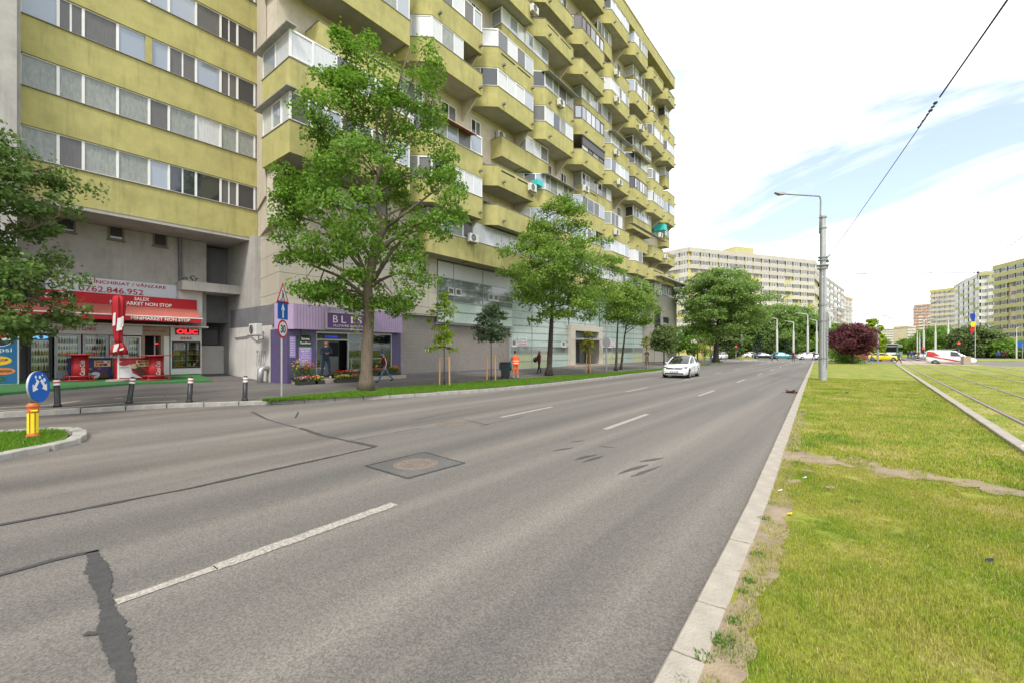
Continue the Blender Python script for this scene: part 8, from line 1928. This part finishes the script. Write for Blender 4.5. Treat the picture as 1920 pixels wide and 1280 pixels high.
# flag
p = dep(1824, 600, 100); s = 100 / FPX; r = empty('flag', (p.x, p.y, 0), 0, 'blue yellow and red flag hanging over the birch trees', 'flag')
z = lambda v: EYE + (V0 - v) * s
for (va, vb, ua, ub, ua2, ub2, m_) in ((588, 603, 1819, 1828, 1821, 1828, 'flag_blue'), (603, 613, 1821, 1828, 1820.5, 1828, 'flag_yellow'), (613, 625, 1820.5, 1828, 1820, 1824, 'flag_red')):
    q = [rt * ((ua - 1824) * s) + Vector((0, 0, z(va))), rt * ((ub - 1824) * s) + Vector((0, 0, z(va))), rt * ((ub2 - 1824) * s) + Vector((0, 0, z(vb))), rt * ((ua2 - 1824) * s) + Vector((0, 0, z(vb)))]
    b = MB(); n = 8; rs = []
    for k in range(n + 1):
        f = k / n; l = q[0].lerp(q[3], f); e = q[1].lerp(q[2], f); rs.append([tuple(l.lerp(e, j / 6) + fw_ * 0.12 * math.sin(j * 1.6 + k * 0.5)) for j in range(7)])
    b.rings(rs, close=False, cap=False); b.build('cloth_band', m_, r)
MB().tube([tuple(rt * (4.6 * s) + Vector((0, 0, 0.1))), tuple(rt * (4.6 * s) + Vector((0, 0, z(586))))], 0.06, 8).build('pole', 'steel_far', r)
# traffic lights
def signal(u, vb, vt, label, lit=True, back=False):
    p = at(u, vb, 0.1); s = p.dot(fw_) / FPX; h = (vb - vt) * s; r = empty('traffic_light', (p.x, p.y, 0.1), 0, label, 'traffic light', 'traffic lights at the crossing'); f = camdir(p); c = Vector((p.x, p.y, 0.1))
    MB().tube([(0, 0, 0), (0, 0, h * 0.98)], 0.06, 8).build('post', 'lamp_grey', r)
    o = MB(); t2 = Vector((-f.y, f.x, 0)); o.rings([[tuple(f * 0.08 + t2 * a + Vector((0, 0, z))) for a, z in ((-0.17, h - 0.95), (0.17, h - 0.95), (0.17, h), (-0.17, h))], [tuple(f * 0.30 + t2 * a + Vector((0, 0, z))) for a, z in ((-0.17, h - 0.95), (0.17, h - 0.95), (0.17, h), (-0.17, h))]]); o.build('housing', 'black_plastic', r)
    for k in range(3): disc('lens', 'red_light' if k == 0 and lit else 'black_sign', r, c + f * 0.315 + Vector((0, 0, h - 0.18 - 0.3 * k)), 0.11, 0.11, 14, 0.01, f)
    return r
signal(1798, 680, 641, 'red traffic light in front of the delivery van')
signal(1413, 675.5, 648, 'unlit traffic light on the refuge island', False)
signal(1380, 672, 648, 'red traffic light near the spreading tree trunk')
signal(1731, 676, 651, 'red traffic light beside the waiting people')
signal(1361, 676, 646, 'dark traffic light beside the spreading tree trunk', False)
# stone utility box near the lights
p = at(1811, 683, 0.1); MB_ = MB().box(-0.35, 0.35, -0.3, 0.3, 0, 1.0); o = MB_.build('utility_box', 'stone_tan', bevel=0.03); o.location = p; o.rotation_euler = (0, 0, 0.3); tag(o, 'tan utility box beside the red traffic light', 'utility box')
p = at(1906, 663, 0.1)
# blue parking sign at the right edge
p = at(1917, 674, 0.1); s = p.dot(fw_) / FPX; r = empty('road_sign', (p.x, p.y, 0.1), 0, 'blue direction sign on a post at the right edge', 'sign'); f = camdir(p)
MB().tube([(0, 0, 0), (0, 0, 3.0)], 0.05, 8).build('post', 'lamp_grey', r); o = MB().box(-0.6, 0.6, -0.03, 0.03, 2.2, 3.3).build('sign_face', 'blue_sign', r); o.rotation_euler = (0, 0, math.atan2(f.x, -f.y))
# debris by the kerb and litter
p = at(1484, 736, 0.0); P = np.array([[p.x + random.gauss(0, 0.10), p.y + random.gauss(0, 0.08), abs(random.gauss(0.03, 0.03))] for _ in range(60)])
tag(leaves('leaf_litter', P, 0.12, 'hair_red'), 'small heap of brown leaves by the lawn kerb', 'litter')
for i, (u, v, m_) in enumerate(((1588, 737, 'dark_cloth'), (1462, 921, 'white_paint'), (1480, 965, 'yellow'), (1854, 1053, 'navy_cloth'), (1912, 842, 'white_paint'), (1508, 897, 'white_paint'))):
    p = at(u, v, LZ); b = MB(); b.face((-0.03, -0.02, 0.012), (0.03, -0.025, 0.03), (0.035, 0.02, 0.05), (-0.025, 0.025, 0.02)); b.face((-0.025, 0.025, 0.02), (0.035, 0.02, 0.05), (0.02, 0.05, 0.012), (-0.02, 0.045, 0.006))
    o = b.build('litter_scrap', m_); o.location = p; k = 1.8 if i in (0, 4) else 0.8; o.scale = (k, k, k); tag(o, ('dark scrap on the lawn beyond the tram pole', 'white paper scrap at the lawn edge by the kerb', 'yellow leaf-like scrap on the lawn', 'navy scrap lying in the yellow grass', 'white paper on the concrete tram strip', 'tiny white scrap beside the worn soil path')[i], 'litter')
# plain roofs over the market yard keep the sky off the back rooms
